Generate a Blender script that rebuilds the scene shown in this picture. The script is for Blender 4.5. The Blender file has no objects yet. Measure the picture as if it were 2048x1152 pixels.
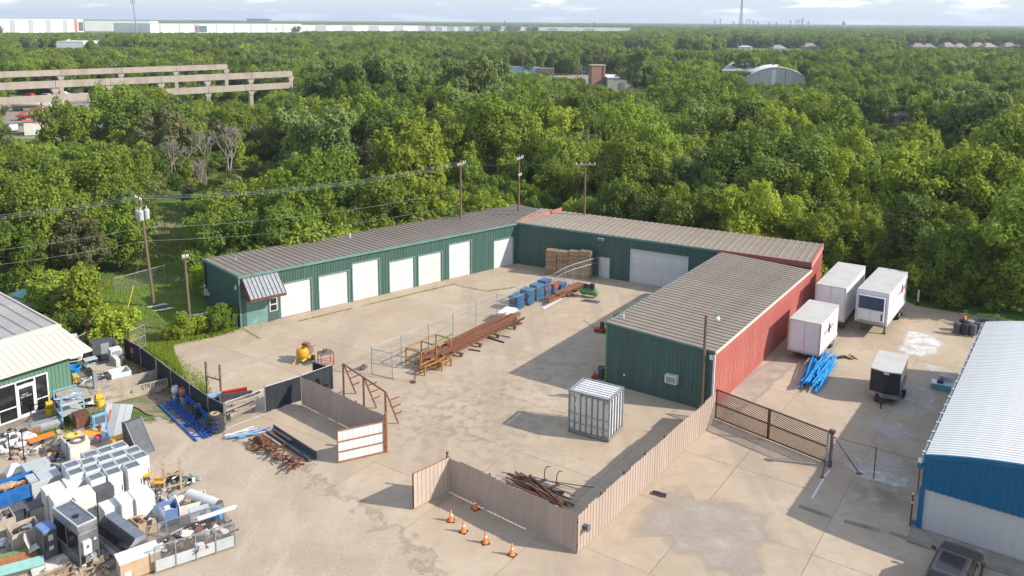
import bpy, math, random
import numpy as np
from mathutils import Vector, Matrix

random.seed(11)
R = math.radians
sc = bpy.context.scene
COL = sc.collection
# ------------------------------------------------------------------ camera
FPX, PX, PY, CAMZ, HORY, ROLL = 1680.0, 1020.0, 340.0, 26.5, 42.0, 0.007   # focal length, principal point and horizon for a 2048 px wide frame
pitch = math.atan((PY - HORY) / FPX)
fw = Vector((0, math.cos(pitch), -math.sin(pitch)))
_r0 = Vector((1, 0, 0)); _u0 = _r0.cross(fw)
rt = _r0 * math.cos(ROLL) + _u0 * math.sin(ROLL)
up = _u0 * math.cos(ROLL) - _r0 * math.sin(ROLL)
cam = bpy.data.cameras.new('camera'); camo = bpy.data.objects.new('camera', cam); COL.objects.link(camo)
m = Matrix((rt, up, -fw)).transposed().to_4x4(); m.translation = (0, 0, CAMZ)
camo.matrix_world = m
cam.sensor_fit = 'HORIZONTAL'; cam.sensor_width = 36; cam.lens = 36 * FPX / 2048
cam.shift_x = (1024 - PX) / 2048; cam.shift_y = -(576 - PY) / 2048
cam.clip_start = 0.5; cam.clip_end = 60000
sc.camera = camo
# ------------------------------------------------------------------ sun, sky, exposure
SUN_AZ, SUN_EL = 102.5, 33.0
sun = bpy.data.lights.new('sun', 'SUN'); suno = bpy.data.objects.new('sun', sun); COL.objects.link(suno)
sun.energy = 4.7; sun.angle = R(0.6); sun.color = (1.0, 0.94, 0.84)
sd = Vector((math.sin(R(SUN_AZ)) * math.cos(R(SUN_EL)), math.cos(R(SUN_AZ)) * math.cos(R(SUN_EL)), math.sin(R(SUN_EL))))
suno.rotation_euler = (-sd).to_track_quat('-Z', 'Y').to_euler()
W = bpy.data.worlds.new('World'); sc.world = W; W.use_nodes = True
wn = W.node_tree.nodes; wl = W.node_tree.links
sky = wn.new('ShaderNodeTexSky'); sky.sky_type = 'NISHITA'; sky.sun_disc = False
sky.sun_elevation = R(SUN_EL); sky.sun_rotation = R(SUN_AZ); sky.altitude = 200; sky.air_density = 1.0; sky.dust_density = 0.6; sky.ozone_density = 1.6
bg = wn['Background']; bg.inputs[1].default_value = 0.148
# fair weather clouds all round the sky: noise on the view direction flattened towards the horizon
tc = wn.new('ShaderNodeTexCoord'); mp = wn.new('ShaderNodeMapping'); mp.inputs['Scale'].default_value = (9, 9, 60)
no = wn.new('ShaderNodeTexNoise'); no.inputs['Scale'].default_value = 1.5; no.inputs['Detail'].default_value = 7; no.inputs['Roughness'].default_value = .55
rp = wn.new('ShaderNodeValToRGB'); rp.color_ramp.elements[0].position = .53; rp.color_ramp.elements[1].position = .63
rp.color_ramp.elements[1].color = (.95, .95, .95, 1)
mx = wn.new('ShaderNodeMix'); mx.data_type = 'RGBA'; mx.inputs[7].default_value = (8.6, 8.6, 8.8, 1)
hv = wn.new('ShaderNodeMix'); hv.data_type = 'RGBA'; hv.inputs[0].default_value = .5; hv.inputs[7].default_value = (2.7, 3.6, 5.0, 1)
wl.new(tc.outputs['Generated'], mp.inputs[0]); wl.new(mp.outputs[0], no.inputs[0]); wl.new(no.outputs[0], rp.inputs[0])
wl.new(sky.outputs[0], hv.inputs[6]); wl.new(rp.outputs[0], mx.inputs[0]); wl.new(hv.outputs[2], mx.inputs[6]); wl.new(mx.outputs[2], bg.inputs[0])
vs = sc.view_settings; vs.view_transform = 'Standard'; vs.look = 'None'; vs.exposure = 0.45; vs.gamma = 1; vs.use_curve_mapping = False
sc.cycles.use_denoising = True; sc.cycles.max_bounces = 6; sc.cycles.diffuse_bounces = 3; sc.cycles.transparent_max_bounces = 16; sc.cycles.volume_bounces = 0

# ------------------------------------------------------------------ helpers
def P(x, y, z=0.0):
    """the place in the world, at height z, that the photograph shows at pixel x, y (2048 wide)"""
    d = rt * ((x - PX) / FPX) - up * ((y - PY) / FPX) + fw
    return Vector((0, 0, CAMZ)) + d * ((z - CAMZ) / d.z)
def proj(p):
    v = Vector(p) - Vector((0, 0, CAMZ)); w = v.dot(fw)
    return PX + FPX * v.dot(rt) / w, PY - FPX * v.dot(up) / w, w
def D(az): return Vector((math.sin(R(az)), math.cos(R(az)), 0))
def AZ(a, b): return math.degrees(math.atan2(b[0] - a[0], b[1] - a[1]))

class MB:
    def __init__(s): s.v = []; s.f = []; s.m = []
    def add(s, vs_, fs, m=0):
        o = len(s.v); s.v += [tuple(v) for v in vs_]; s.f += [tuple(i + o for i in f) for f in fs]; s.m += [m] * len(fs); return s
    def hexa(s, c, m=0):
        return s.add(c, [(0, 3, 2, 1), (4, 5, 6, 7), (0, 1, 5, 4), (1, 2, 6, 5), (2, 3, 7, 6), (3, 0, 4, 7)], m)
    def box(s, x0, x1, y0, y1, z0, z1, m=0):
        return s.hexa([(x0, y0, z0), (x1, y0, z0), (x1, y1, z0), (x0, y1, z0), (x0, y0, z1), (x1, y0, z1), (x1, y1, z1), (x0, y1, z1)], m)
    def obox(s, c, d, rot=(0, 0, 0), m=0):
        from mathutils import Euler
        e = Euler([R(a) for a in rot]).to_matrix(); c = Vector(c); o = []
        for z in (-1, 1):
            for x, y in ((-1, -1), (1, -1), (1, 1), (-1, 1)): o.append(c + e @ Vector((x * d[0] / 2, y * d[1] / 2, z * d[2] / 2)))
        return s.hexa(o, m)
    def bar(s, p, q, w, h=None, m=0):
        p = Vector(p); q = Vector(q); h = h or w; d = (q - p).normalized()
        a = d.cross(Vector((0, 0, 1)));  a = Vector((1, 0, 0)) if a.length < 1e-3 else a.normalized(); b = a.cross(d)
        a = a * w / 2; b = b * h / 2
        return s.hexa([p - a - b, p + a - b, p + a + b, p - a + b, q - a - b, q + a - b, q + a + b, q - a + b], m)
    def tube(s, p, q, r, n=8, r2=None, m=0, cap=True):
        p = Vector(p); q = Vector(q); r2 = r if r2 is None else r2; d = (q - p).normalized()
        a = d.cross(Vector((0, 0, 1)));  a = Vector((1, 0, 0)) if a.length < 1e-3 else a.normalized(); b = a.cross(d)
        vs_ = []
        for c, rr in ((p, r), (q, r2)):
            for i in range(n):
                t = 2 * math.pi * i / n; vs_.append(c + a * math.cos(t) * rr + b * math.sin(t) * rr)
        fs = [(i, (i + 1) % n, n + (i + 1) % n, n + i) for i in range(n)]
        if cap: fs += [tuple(range(n))[::-1], tuple(range(n, 2 * n))]
        return s.add(vs_, fs, m)
    def path(s, pts, r, n=5, m=0):
        for a, b in zip(pts[:-1], pts[1:]): s.tube(a, b, r, n, m=m, cap=False)
        return s
    def lathe(s, prof, n=14, c=(0, 0, 0), m=0, axis='z'):
        vs_ = []; k = len(prof)
        for r, z in prof:
            for i in range(n):
                t = 2 * math.pi * i / n
                q = (r * math.cos(t), r * math.sin(t), z)
                if axis == 'y': q = (q[0], q[2], q[1])
                if axis == 'x': q = (q[2], q[0], q[1])
                vs_.append((q[0] + c[0], q[1] + c[1], q[2] + c[2]))
        fs = []
        for j in range(k - 1):
            for i in range(n): fs.append((j * n + i, j * n + (i + 1) % n, (j + 1) * n + (i + 1) % n, (j + 1) * n + i))
        if axis == 'y': fs = [f[::-1] for f in fs]
        return s.add(vs_, fs, m)
    def prism(s, pts, z0, z1, m=0):
        n = len(pts)
        vs_ = [(p[0], p[1], z0) for p in pts] + [(p[0], p[1], z1) for p in pts]
        fs = [tuple(range(n))[::-1], tuple(range(n, 2 * n))] + [(i, (i + 1) % n, n + (i + 1) % n, n + i) for i in range(n)]
        return s.add(vs_, fs, m)
    def side(s, pts, y0, y1, m=0):          # outline in x, z pushed along y
        n = len(pts)
        vs_ = [(p[0], y0, p[1]) for p in pts] + [(p[0], y1, p[1]) for p in pts]
        fs = [tuple(range(n)), tuple(range(n, 2 * n))[::-1]] + [(i, n + i, n + (i + 1) % n, (i + 1) % n) for i in range(n)]
        return s.add(vs_, fs, m)
    def blob(s, c, d, seed=0, n=7, k=5, j=.25, m=0):
        rnd = random.Random(seed); vs_ = []; fs = []
        for i in range(k + 1):
            t = math.pi * i / k
            for q in range(n):
                a = 2 * math.pi * q / n; f = 1 + rnd.uniform(-j, j)
                vs_.append((c[0] + d[0] / 2 * math.sin(t) * math.cos(a) * f, c[1] + d[1] / 2 * math.sin(t) * math.sin(a) * f, c[2] + d[2] / 2 * math.cos(t) * f))
        for i in range(k):
            for q in range(n): fs.append((i * n + q, (i + 1) * n + q, (i + 1) * n + (q + 1) % n, i * n + (q + 1) % n))
        return s.add(vs_, fs, m)
    def mesh(s, name, mats, smooth=False):
        me = bpy.data.meshes.new(name); me.from_pydata(s.v, [], s.f)
        for t in (mats if isinstance(mats, (list, tuple)) else [mats]): me.materials.append(t)
        if any(s.m): me.polygons.foreach_set('material_index', s.m)
        if smooth: me.polygons.foreach_set('use_smooth', [True] * len(s.f))
        me.update(); return me
    def build(s, name, mats, parent=None, loc=(0, 0, 0), rz=0, smooth=False, **kw):
        return link(name, s.mesh(name, mats, smooth), parent, loc, rz, **kw)

def link(name, me, parent=None, loc=(0, 0, 0), rz=0, label=None, cat=None, group=None, kind=None, az=None):
    o = bpy.data.objects.new(name, me); COL.objects.link(o); o.location = loc
    o.rotation_euler = (0, 0, R(90 - az) if az is not None else R(rz))
    if parent is not None: o.parent = parent
    if label: o['label'] = label
    if cat: o['category'] = cat
    if group: o['group'] = group
    if kind: o['kind'] = kind
    return o
def thing(name, label, cat, loc=(0, 0, 0), az=90, group=None):
    """an Empty at a thing's base; its local x runs along the compass heading az, local y to the left of it"""
    return link(name, None, None, loc, label=label, cat=cat, group=group, az=az)
def twin(root, loc, az=None, label=None, group=None):
    r = root.copy(); COL.objects.link(r); r.location = loc
    if az is not None: r.rotation_euler = (0, 0, R(90 - az))
    if label: r['label'] = label
    if group: r['group'] = group
    for ch in [c for c in root.children]:
        c = ch.copy(); COL.objects.link(c); c.parent = r
        for g in [x for x in ch.children]:
            d = g.copy(); COL.objects.link(d); d.parent = c
    return r

# ------------------------------------------------------------------ materials
def mat(name, c, c2=None, sc_=2.0, rough=.7, metal=0, bump=0, bsc=None, stretch=None, rnd=0, spec=.3, lo=.4, hi=.65, c3=None, sc3=.5, lo3=.58, hi3=.72, detail=5):
    M = bpy.data.materials.new(name); M.use_nodes = True; n = M.node_tree.nodes; l = M.node_tree.links
    b = n['Principled BSDF']; b.inputs['Roughness'].default_value = rough; b.inputs['Metallic'].default_value = metal
    b.inputs['Specular IOR Level'].default_value = spec
    t = n.new('ShaderNodeTexCoord'); vec = t.outputs['Object']
    if stretch:
        mp_ = n.new('ShaderNodeMapping'); mp_.inputs['Scale'].default_value = stretch; l.new(vec, mp_.inputs[0]); vec = mp_.outputs[0]
    def layer(base, colr, s_, lo_, hi_, vv):
        q = n.new('ShaderNodeTexNoise'); q.inputs['Scale'].default_value = s_; q.inputs['Detail'].default_value = detail; q.inputs['Roughness'].default_value = .62
        l.new(vv, q.inputs['Vector'])
        r = n.new('ShaderNodeMapRange'); r.inputs[1].default_value = lo_; r.inputs[2].default_value = hi_; l.new(q.outputs[0], r.inputs[0])
        x = n.new('ShaderNodeMix'); x.data_type = 'RGBA'; l.new(r.outputs[0], x.inputs[0])
        if isinstance(base, tuple): x.inputs[6].default_value = (*base, 1)
        else: l.new(base, x.inputs[6])
        x.inputs[7].default_value = (*colr, 1)
        return x.outputs[2]
    out = None
    if c2: out = layer(c, c2, sc_, lo, hi, vec)
    if c3: out = layer(out or c, c3, sc3, lo3, hi3, t.outputs['Object'])
    if rnd:
        oi = n.new('ShaderNodeObjectInfo'); h = n.new('ShaderNodeHueSaturation'); r = n.new('ShaderNodeMapRange')
        r.inputs[3].default_value = 1 - rnd; r.inputs[4].default_value = 1 + rnd; l.new(oi.outputs['Random'], r.inputs[0]); l.new(r.outputs[0], h.inputs['Value'])
        if out: l.new(out, h.inputs['Color'])
        else: h.inputs['Color'].default_value = (*c, 1)
        out = h.outputs[0]
    if out: l.new(out, b.inputs['Base Color'])
    else: b.inputs['Base Color'].default_value = (*c, 1)
    if bump:
        q = n.new('ShaderNodeTexNoise'); q.inputs['Scale'].default_value = bsc or sc_ * 6; q.inputs['Detail'].default_value = 4; l.new(t.outputs['Object'], q.inputs['Vector'])
        bp = n.new('ShaderNodeBump'); bp.inputs['Strength'].default_value = bump; bp.inputs['Distance'].default_value = .03; l.new(q.outputs[0], bp.inputs['Height']); l.new(bp.outputs[0], b.inputs['Normal'])
    return M
MT = {}
def mm(key, *a, **k):
    MT[key] = mat(key, *a, **k); return MT[key]
mm('green', (.052, .102, .084), (.070, .130, .107), 1.2, rough=.45, stretch=(1, 1, .12), rnd=.06, c3=(.11, .17, .145), sc3=.9, lo3=.64, hi3=.84)
mm('teal_faded', (.12, .22, .20), (.17, .28, .255), 1.5, rough=.6, c3=(.26, .34, .32), sc3=1.2)
mm('green_trim', (.14, .25, .21), (.10, .2, .165), 3, rough=.5)
mm('roof_tan', (.235, .190, .148), (.275, .225, .178), .7, rough=.6, rnd=.05, c3=(.20, .158, .12), sc3=.25, lo3=.5, hi3=.7)
mm('roof_brown', (.215, .175, .142), (.255, .21, .17), .7, rough=.6, rnd=.05, c3=(.18, .142, .112), sc3=.25, lo3=.5, hi3=.7)
mm('red_wall', (.43, .125, .100), (.48, .165, .135), .8, rough=.55, stretch=(1, 1, .15), rnd=.05, c3=(.54, .25, .21), sc3=.5, lo3=.5, hi3=.75)
mm('red_dark', (.36, .10, .085), (.40, .13, .11), 1.2, rough=.55)
mm('white_door', (.61, .60, .585), (.55, .535, .515), .9, rough=.5, rnd=.05, stretch=(1, 1, .25), c3=(.56, .50, .44), sc3=.7, lo3=.58, hi3=.8)
mm('white', (.66, .66, .65), (.57, .565, .55), 1.5, rough=.45, rnd=.04)
mm('off_white', (.66, .63, .57), (.58, .55, .49), 1.5, rough=.5, rnd=.05)
mm('tan_fence', (.40, .31, .255), (.445, .35, .29), 1.0, rough=.6, stretch=(1, 1, .2), rnd=.05, c3=(.33, .245, .195), sc3=.5)
mm('tan_gate', (.50, .40, .32), (.46, .36, .29), 1.0, rough=.6, rnd=.04)
mm('rust', (.150, .060, .034), (.225, .10, .055), 5, rough=.85, rnd=.2, c3=(.09, .04, .025), sc3=3)
mm('rust_dark', (.10, .045, .03), (.16, .075, .045), 5, rough=.85, rnd=.2)
mm('rust_orange', (.30, .125, .06), (.21, .085, .042), 5, rough=.85, rnd=.1)
mm('gate_brown', (.085, .043, .026), (.125, .06, .035), 4, rough=.75)
mm('galv', (.33, .35, .36), (.26, .28, .29), 3, rough=.5, metal=.4, rnd=.08)
mm('steel', (.34, .35, .36), (.26, .27, .28), 2.5, rough=.36, metal=.75, rnd=.1)
mm('steel_dark', (.12, .12, .125), (.17, .17, .175), 2.5, rough=.5, metal=.4, rnd=.1)
mm('grey', (.30, .31, .32), (.24, .25, .26), 2, rough=.55, rnd=.08)
mm('grey_light', (.46, .48, .48), (.40, .42, .42), 2, rough=.5, rnd=.06)
mm('grey_dark', (.075, .078, .085), (.105, .108, .115), 2, rough=.55, rnd=.1)
mm('black', (.018, .018, .02), (.03, .03, .032), 3, rough=.55, rnd=.1)
mm('rubber', (.030, .030, .031), (.055, .053, .05), 4, rough=.9, rnd=.15)
mm('screen_black', (.022, .026, .032), (.034, .038, .044), 1.2, rough=.9)
mm('straw', (.36, .31, .15), (.28, .26, .11), 2, rough=.9)
mm('door_stained', (.64, .62, .59), (.52, .36, .27), .7, rough=.55, lo=.56, hi=.8)
mm('rack_yellow', (.38, .20, .05), (.26, .125, .04), 3, rough=.6, rnd=.1)
mm('wood', (.42, .285, .165), (.31, .21, .12), 4, rough=.85, rnd=.25, c3=(.52, .38, .24), sc3=2)
mm('wood_grey', (.31, .265, .215), (.24, .20, .16), 3, rough=.9, rnd=.15)
mm('wood_old', (.20, .155, .12), (.14, .105, .08), 4, rough=.9, rnd=.15)
mm('plank', (.40, .30, .20), (.33, .24, .155), 3, rough=.85, rnd=.15)
mm('pole_wood', (.185, .125, .085), (.14, .092, .062), 3, rough=.9, stretch=(1, 1, .1))
mm('blue', (.015, .115, .36), (.03, .16, .43), 3, rough=.5, rnd=.12)
mm('blue_crate', (.035, .125, .24), (.06, .17, .30), 3, rough=.55, rnd=.15)
mm('blue_bright', (.01, .20, .52), (.03, .28, .60), 3, rough=.4, rnd=.15)
mm('blue_wall', (.006, .105, .215), (.010, .128, .25), 1, rough=.45, stretch=(1, 1, .12))
mm('blue_rack', (.012, .07, .32), (.02, .10, .40), 3, rough=.5, rnd=.1)
mm('blue_faded', (.12, .20, .42), (.17, .26, .48), 2, rough=.55, rnd=.06)
mm('light_blue', (.15, .36, .62), (.20, .42, .66), 2, rough=.5, rnd=.06)
mm('red', (.48, .035, .022), (.40, .03, .02), 3, rough=.5, rnd=.1)
mm('red_crate', (.42, .11, .075), (.34, .08, .06), 3, rough=.55, rnd=.12)
mm('orange', (.80, .20, .035), (.70, .16, .03), 4, rough=.5, rnd=.06)
mm('yellow', (.72, .52, .03), (.62, .42, .03), 3, rough=.5, rnd=.06)
mm('amber', (.68, .33, .03), (.56, .25, .025), 3, rough=.55, rnd=.08)
mm('green_paint', (.10, .20, .065), (.14, .26, .09), 4, rough=.5)
mm('mint', (.25, .45, .40), (.20, .38, .34), 3, rough=.6)
mm('teal', (.14, .36, .36), (.11, .30, .30), 3, rough=.5)
mm('dirty_beige', (.42, .355, .28), (.33, .27, .205), 2.2, rough=.85, rnd=.08, c3=(.24, .19, .145), sc3=1.1)
mm('cardboard', (.46, .33, .22), (.40, .28, .18), 2, rough=.9, rnd=.12)
mm('terracotta', (.48, .155, .08), (.40, .125, .065), 4, rough=.85, rnd=.12)
mm('conc_old', (.37, .315, .26), (.30, .25, .205), .35, rough=.9, stretch=(1, 1, .25), c3=(.22, .165, .125), sc3=.22, lo3=.55, hi3=.8)
mm('conc_curb', (.30, .26, .215), (.22, .19, .155), 1.5, rough=.9)
mm('glass_dark', (.012, .014, .017), (.022, .02, .02), 1.5, rough=.12, spec=.6)
mm('glass_grey', (.09, .10, .12), (.14, .15, .17), 2.5, rough=.25, spec=.5, rnd=.1)
mm('beige_roof', (.62, .54, .445), (.58, .50, .41), .6, rough=.5)
mm('shop_green', (.105, .20, .135), (.125, .23, .155), .8, rough=.5, stretch=(1, 1, .12))
mm('shop_roof', (.30, .285, .275), (.36, .335, .305), .5, rough=.5, c3=(.42, .35, .26), sc3=.2, lo3=.6, hi3=.75)
mm('white_roof', (.76, .735, .69), (.71, .69, .65), .5, rough=.6, spec=.15)
mm('grey_wall', (.50, .48, .465), (.44, .42, .405), .6, rough=.6, stretch=(1, 1, .15))
mm('trailer_roof', (.50, .47, .43), (.44, .41, .375), .7, rough=.55)
mm('trailer_white', (.68, .685, .695), (.60, .60, .605), .7, rough=.4, c3=(.60, .565, .53), sc3=.35, lo3=.6, hi3=.8)
mm('car_black', (.042, .038, .035), (.048, .044, .04), 1, rough=.22, spec=.6)
mm('wire', (.28, .28, .27), rough=.5)
mm('wire_dark', (.12, .12, .12), rough=.5)
mm('navy', (.015, .03, .075), (.03, .05, .11), 2, rough=.3, spec=.5)
mm('bark', (.12, .095, .072), (.19, .155, .125), 4, rough=.95)
mm('bark_dead', (.26, .225, .19), (.33, .285, .24), 3, rough=.95, rnd=.12)
mm('scrap', (.30, .30, .30), (.09, .08, .075), 6, rough=.6, metal=.2, rnd=.15, c3=(.5, .5, .49), sc3=4, lo3=.55, hi3=.62)
mm('bag_white', (.70, .64, .60), (.55, .48, .44), 4, rough=.7, rnd=.12)
mm('house_roof', (.25, .215, .19), (.31, .27, .235), .4, rough=.9, rnd=.12)
mm('slate_roof', (.13, .125, .13), (.17, .165, .17), 1.2, rough=.9)
mm('brick', (.34, .20, .145), (.26, .15, .11), 3, rough=.9)
mm('stone', (.38, .32, .26), (.30, .25, .20), 1.5, rough=.9)
mm('far_white', (.74, .73, .70), (.68, .67, .65), .02, rough=.6)
mm('far_grey', (.40, .41, .43), (.36, .37, .39), .02, rough=.6)
mm('pale_blue', (.36, .52, .62), (.42, .58, .66), 1, rough=.5)
mm('asphalt', (.075, .072, .07), (.10, .096, .09), .3, rough=.9)
def glassy(name, c, a):
    M = bpy.data.materials.new(name); M.use_nodes = True; n = M.node_tree.nodes; l = M.node_tree.links
    b = n['Principled BSDF']; b.inputs['Base Color'].default_value = (*c, 1); b.inputs['Roughness'].default_value = .8; b.inputs['Alpha'].default_value = a
    MT[name] = M
def netting(name, c, pitch_, thr):
    """woven wire: crossed diagonal strands with open gaps"""
    M = bpy.data.materials.new(name); M.use_nodes = True; n = M.node_tree.nodes; l = M.node_tree.links
    b = n['Principled BSDF']; b.inputs['Base Color'].default_value = (*c, 1); b.inputs['Roughness'].default_value = .5; b.inputs['Metallic'].default_value = .3
    t = n.new('ShaderNodeTexCoord'); s = n.new('ShaderNodeSeparateXYZ'); l.new(t.outputs['Object'], s.inputs[0])
    def mt(op, a, b_):
        q = n.new('ShaderNodeMath'); q.operation = op
        for i, x in enumerate((a, b_)):
            if isinstance(x, (int, float)): q.inputs[i].default_value = x
            else: l.new(x, q.inputs[i])
        return q.outputs[0]
    u = mt('ADD', s.outputs[0], s.outputs[1])
    a1 = mt('LESS_THAN', mt('FRACT', mt('MULTIPLY', mt('ADD', u, s.outputs[2]), 1 / pitch_), 0), thr)
    a2 = mt('LESS_THAN', mt('FRACT', mt('MULTIPLY', mt('SUBTRACT', u, s.outputs[2]), 1 / pitch_), 0), thr)
    l.new(mt('MAXIMUM', a1, a2), b.inputs['Alpha']); MT[name] = M
netting('chain_link', (.34, .35, .36), .07, .045)
netting('cage_mesh', (.30, .29, .27), .06, .16)
# ------------------------------------------------------------------ ground, paving, gravel
def ground_mat(name, build):
    M = bpy.data.materials.new(name); M.use_nodes = True; MT[name] = M
    n = M.node_tree.nodes; l = M.node_tree.links; b = n['Principled BSDF']; b.inputs['Specular IOR Level'].default_value = .15
    g = n.new('ShaderNodeNewGeometry')
    def noise_(s_, d=5, st=None, off=0):
        v = g.outputs['Position']
        mp_ = n.new('ShaderNodeMapping'); mp_.inputs['Scale'].default_value = (st or (1, 1, 1))[:3]; mp_.inputs['Location'].default_value = (off, off * 1.7, 0)
        if st and len(st) == 4: mp_.inputs['Rotation'].default_value = (0, 0, st[3])
        l.new(v, mp_.inputs[0])
        q = n.new('ShaderNodeTexNoise'); q.inputs['Scale'].default_value = s_; q.inputs['Detail'].default_value = d; q.inputs['Roughness'].default_value = .62
        l.new(mp_.outputs[0], q.inputs['Vector']); return q.outputs[0]
    def rng(x, a, b_, lo=0, hi=1):
        r = n.new('ShaderNodeMapRange'); r.inputs[1].default_value = a; r.inputs[2].default_value = b_; r.inputs[3].default_value = lo; r.inputs[4].default_value = hi; l.new(x, r.inputs[0]); return r.outputs[0]
    def mix(a, c, f):
        x = n.new('ShaderNodeMix'); x.data_type = 'RGBA'
        if isinstance(f, float): x.inputs[0].default_value = f
        else: l.new(f, x.inputs[0])
        for i, q in ((6, a), (7, c)):
            if isinstance(q, tuple): x.inputs[i].default_value = (*q, 1)
            else: l.new(q, x.inputs[i])
        return x.outputs[2]
    def near(c, r0, r1):
        d = n.new('ShaderNodeVectorMath'); d.operation = 'DISTANCE'; l.new(g.outputs['Position'], d.inputs[0]); d.inputs[1].default_value = c
        return rng(d.outputs['Value'], r0, r1, 1, 0)
    def mul(a, c):
        q = n.new('ShaderNodeMath'); q.operation = 'MULTIPLY'; l.new(a, q.inputs[0])
        if isinstance(c, (int, float)): q.inputs[1].default_value = c
        else: l.new(c, q.inputs[1])
        return q.outputs[0]
    def bump(h, s_=.3, d=.02):
        p_ = n.new('ShaderNodeBump'); p_.inputs['Strength'].default_value = s_; p_.inputs['Distance'].default_value = d; l.new(h, p_.inputs['Height']); l.new(p_.outputs[0], b.inputs['Normal'])
    oi = n.new('ShaderNodeObjectInfo')
    b.inputs['Roughness'].default_value = .9
    l.new(build(noise_, rng, mix, near, mul, bump, oi), b.inputs['Base Color'])
    return M
def m_conc(noise_, rng, mix, near, mul, bump, oi):
    c = mix((.41, .315, .225), (.48, .38, .278), rng(noise_(.25), .35, .65))
    c = mix(c, (.335, .268, .205), mul(rng(noise_(1.1, 6, None, 7), .52, .75), .7))
    c = mix(c, (.27, .22, .175), mul(rng(noise_(.8, 7, (1, 2.4, 1, R(35)), 3), .58, .74), .4))
    c = mix(c, (.20, .165, .135), mul(mul(rng(noise_(1.3, 8, None, 21), .50, .58), near((-2.5, 53.5, 0), 2.5, 8.5)), .62))   # oil and tyre marks in front of the gates
    c = mix(c, (.20, .17, .145), mul(mul(rng(noise_(.9, 8, None, 31), .50, .60), near((2.5, 61, 0), 2, 8)), .45))
    c = mix(c, (.50, .29, .13), mul(mul(rng(noise_(1.4, 6, None, 51), .5, .62), near((.4, 60.5, 0), .5, 3.2)), .5))             # rust runs
    c = mix(c, (.47, .27, .13), mul(mul(rng(noise_(1.2, 6, None, 61), .48, .62), near((6.5, 74, 0), 2, 6)), .5))
    c = mix(c, (.47, .29, .15), mul(mul(rng(noise_(1.4, 6, None, 71), .5, .62), near((-11.2, 67.4, 0), .3, 2.2)), .6))
    c = mix(c, (.10, .09, .08), mul(mul(rng(noise_(.9, 6, None, 81), .36, .55), near((21.3, 43.9, 0), .4, 2.4)), .6))             # burnt ring by the blue hall
    c = mix(c, (.14, .12, .10), mul(mul(rng(noise_(.6, 6, None, 85), .45, .6), near((17, 79.5, 0), 1, 6)), .7))
    c = mix(c, (.17, .145, .12), mul(rng(noise_(.22, 9, (1, 1.5, 1, R(20)), 91), .575, .582), .0))
    c = mix(c, (.29, .235, .185), mul(rng(noise_(.35, 7, (1, .12, 1, R(-20)), 17), .54, .66), .45))
    c = mix(c, (.55, .46, .36), mul(rng(noise_(.6, 8, None, 27), .55, .72), .4))
    c = mix(c, (.30, .25, .20), mul(rng(noise_(14, 3), .55, .7), .35))
    h = oi.outputs['Random']; c = mix(c, (.32, .25, .18), rng(h, 0, 1, 0, .28))
    bump(noise_(9, 4), .25, .01)
    return c
def m_gravel(noise_, rng, mix, near, mul, bump, oi):
    c = mix((.435, .345, .255), (.37, .29, .215), rng(noise_(.3, 6), .4, .62))
    c = mix(c, (.47, .395, .315), mul(rng(noise_(.5, 6, (1, .22, 1, R(-52)), 5), .5, .68), .8))
    c = mix(c, (.29, .23, .175), mul(rng(noise_(5, 7, None, 9), .54, .68), .5))
    c = mix(c, (.52, .46, .385), mul(rng(noise_(9, 5, None, 19), .56, .68), .6))
    bump(noise_(7, 6), .6, .03)
    return c
def m_patch(noise_, rng, mix, near, mul, bump, oi):
    c = mix((.43, .365, .305), (.375, .315, .262), rng(noise_(.5, 6), .4, .62))
    c = mix(c, (.49, .425, .36), mul(rng(noise_(6, 6, None, 9), .5, .66), .6))
    bump(noise_(8, 6), .5, .02)
    return c
def m_grass(noise_, rng, mix, near, mul, bump, oi):
    c = mix((.085, .155, .028), (.13, .21, .04), rng(noise_(.35, 6), .38, .62))
    c = mix(c, (.21, .175, .085), mul(rng(noise_(.16, 6, None, 9), .50, .66), .75))
    c = mix(c, (.05, .085, .02), mul(rng(noise_(2.5, 6, None, 4), .5, .68), .7))
    bump(noise_(3, 6), 1.0, .25)
    return c
def m_dirt(noise_, rng, mix, near, mul, bump, oi):
    c = mix((.30, .235, .17), (.22, .17, .12), rng(noise_(.8, 6), .4, .62))
    c = mix(c, (.13, .17, .05), mul(rng(noise_(.6, 6, None, 9), .5, .62), .9))
    c = mix(c, (.12, .095, .075), mul(rng(noise_(3, 6, None, 3), .52, .66), .8))
    bump(noise_(6, 6), .7, .04)
    return c
for k_, fn in (('concrete', m_conc), ('gravel', m_gravel), ('gravel_patch', m_patch), ('grass', m_grass), ('dirt', m_dirt)): ground_mat(k_, fn)

g = MB(); NG = 24
gx = [-14000 + 28000 * i / NG for i in range(NG + 1)]; gy = [-200 + 16200 * (i / NG) ** 2 for i in range(NG + 1)]
for y in gy:
    for x in gx: g.v.append((x, y, -0.06))
for j in range(NG):
    for i in range(NG): g.f.append((j * (NG + 1) + i, j * (NG + 1) + i + 1, (j + 1) * (NG + 1) + i + 1, (j + 1) * (NG + 1) + i)); g.m.append(0)
g.build('ground', MT['grass'], kind='structure')

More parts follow.
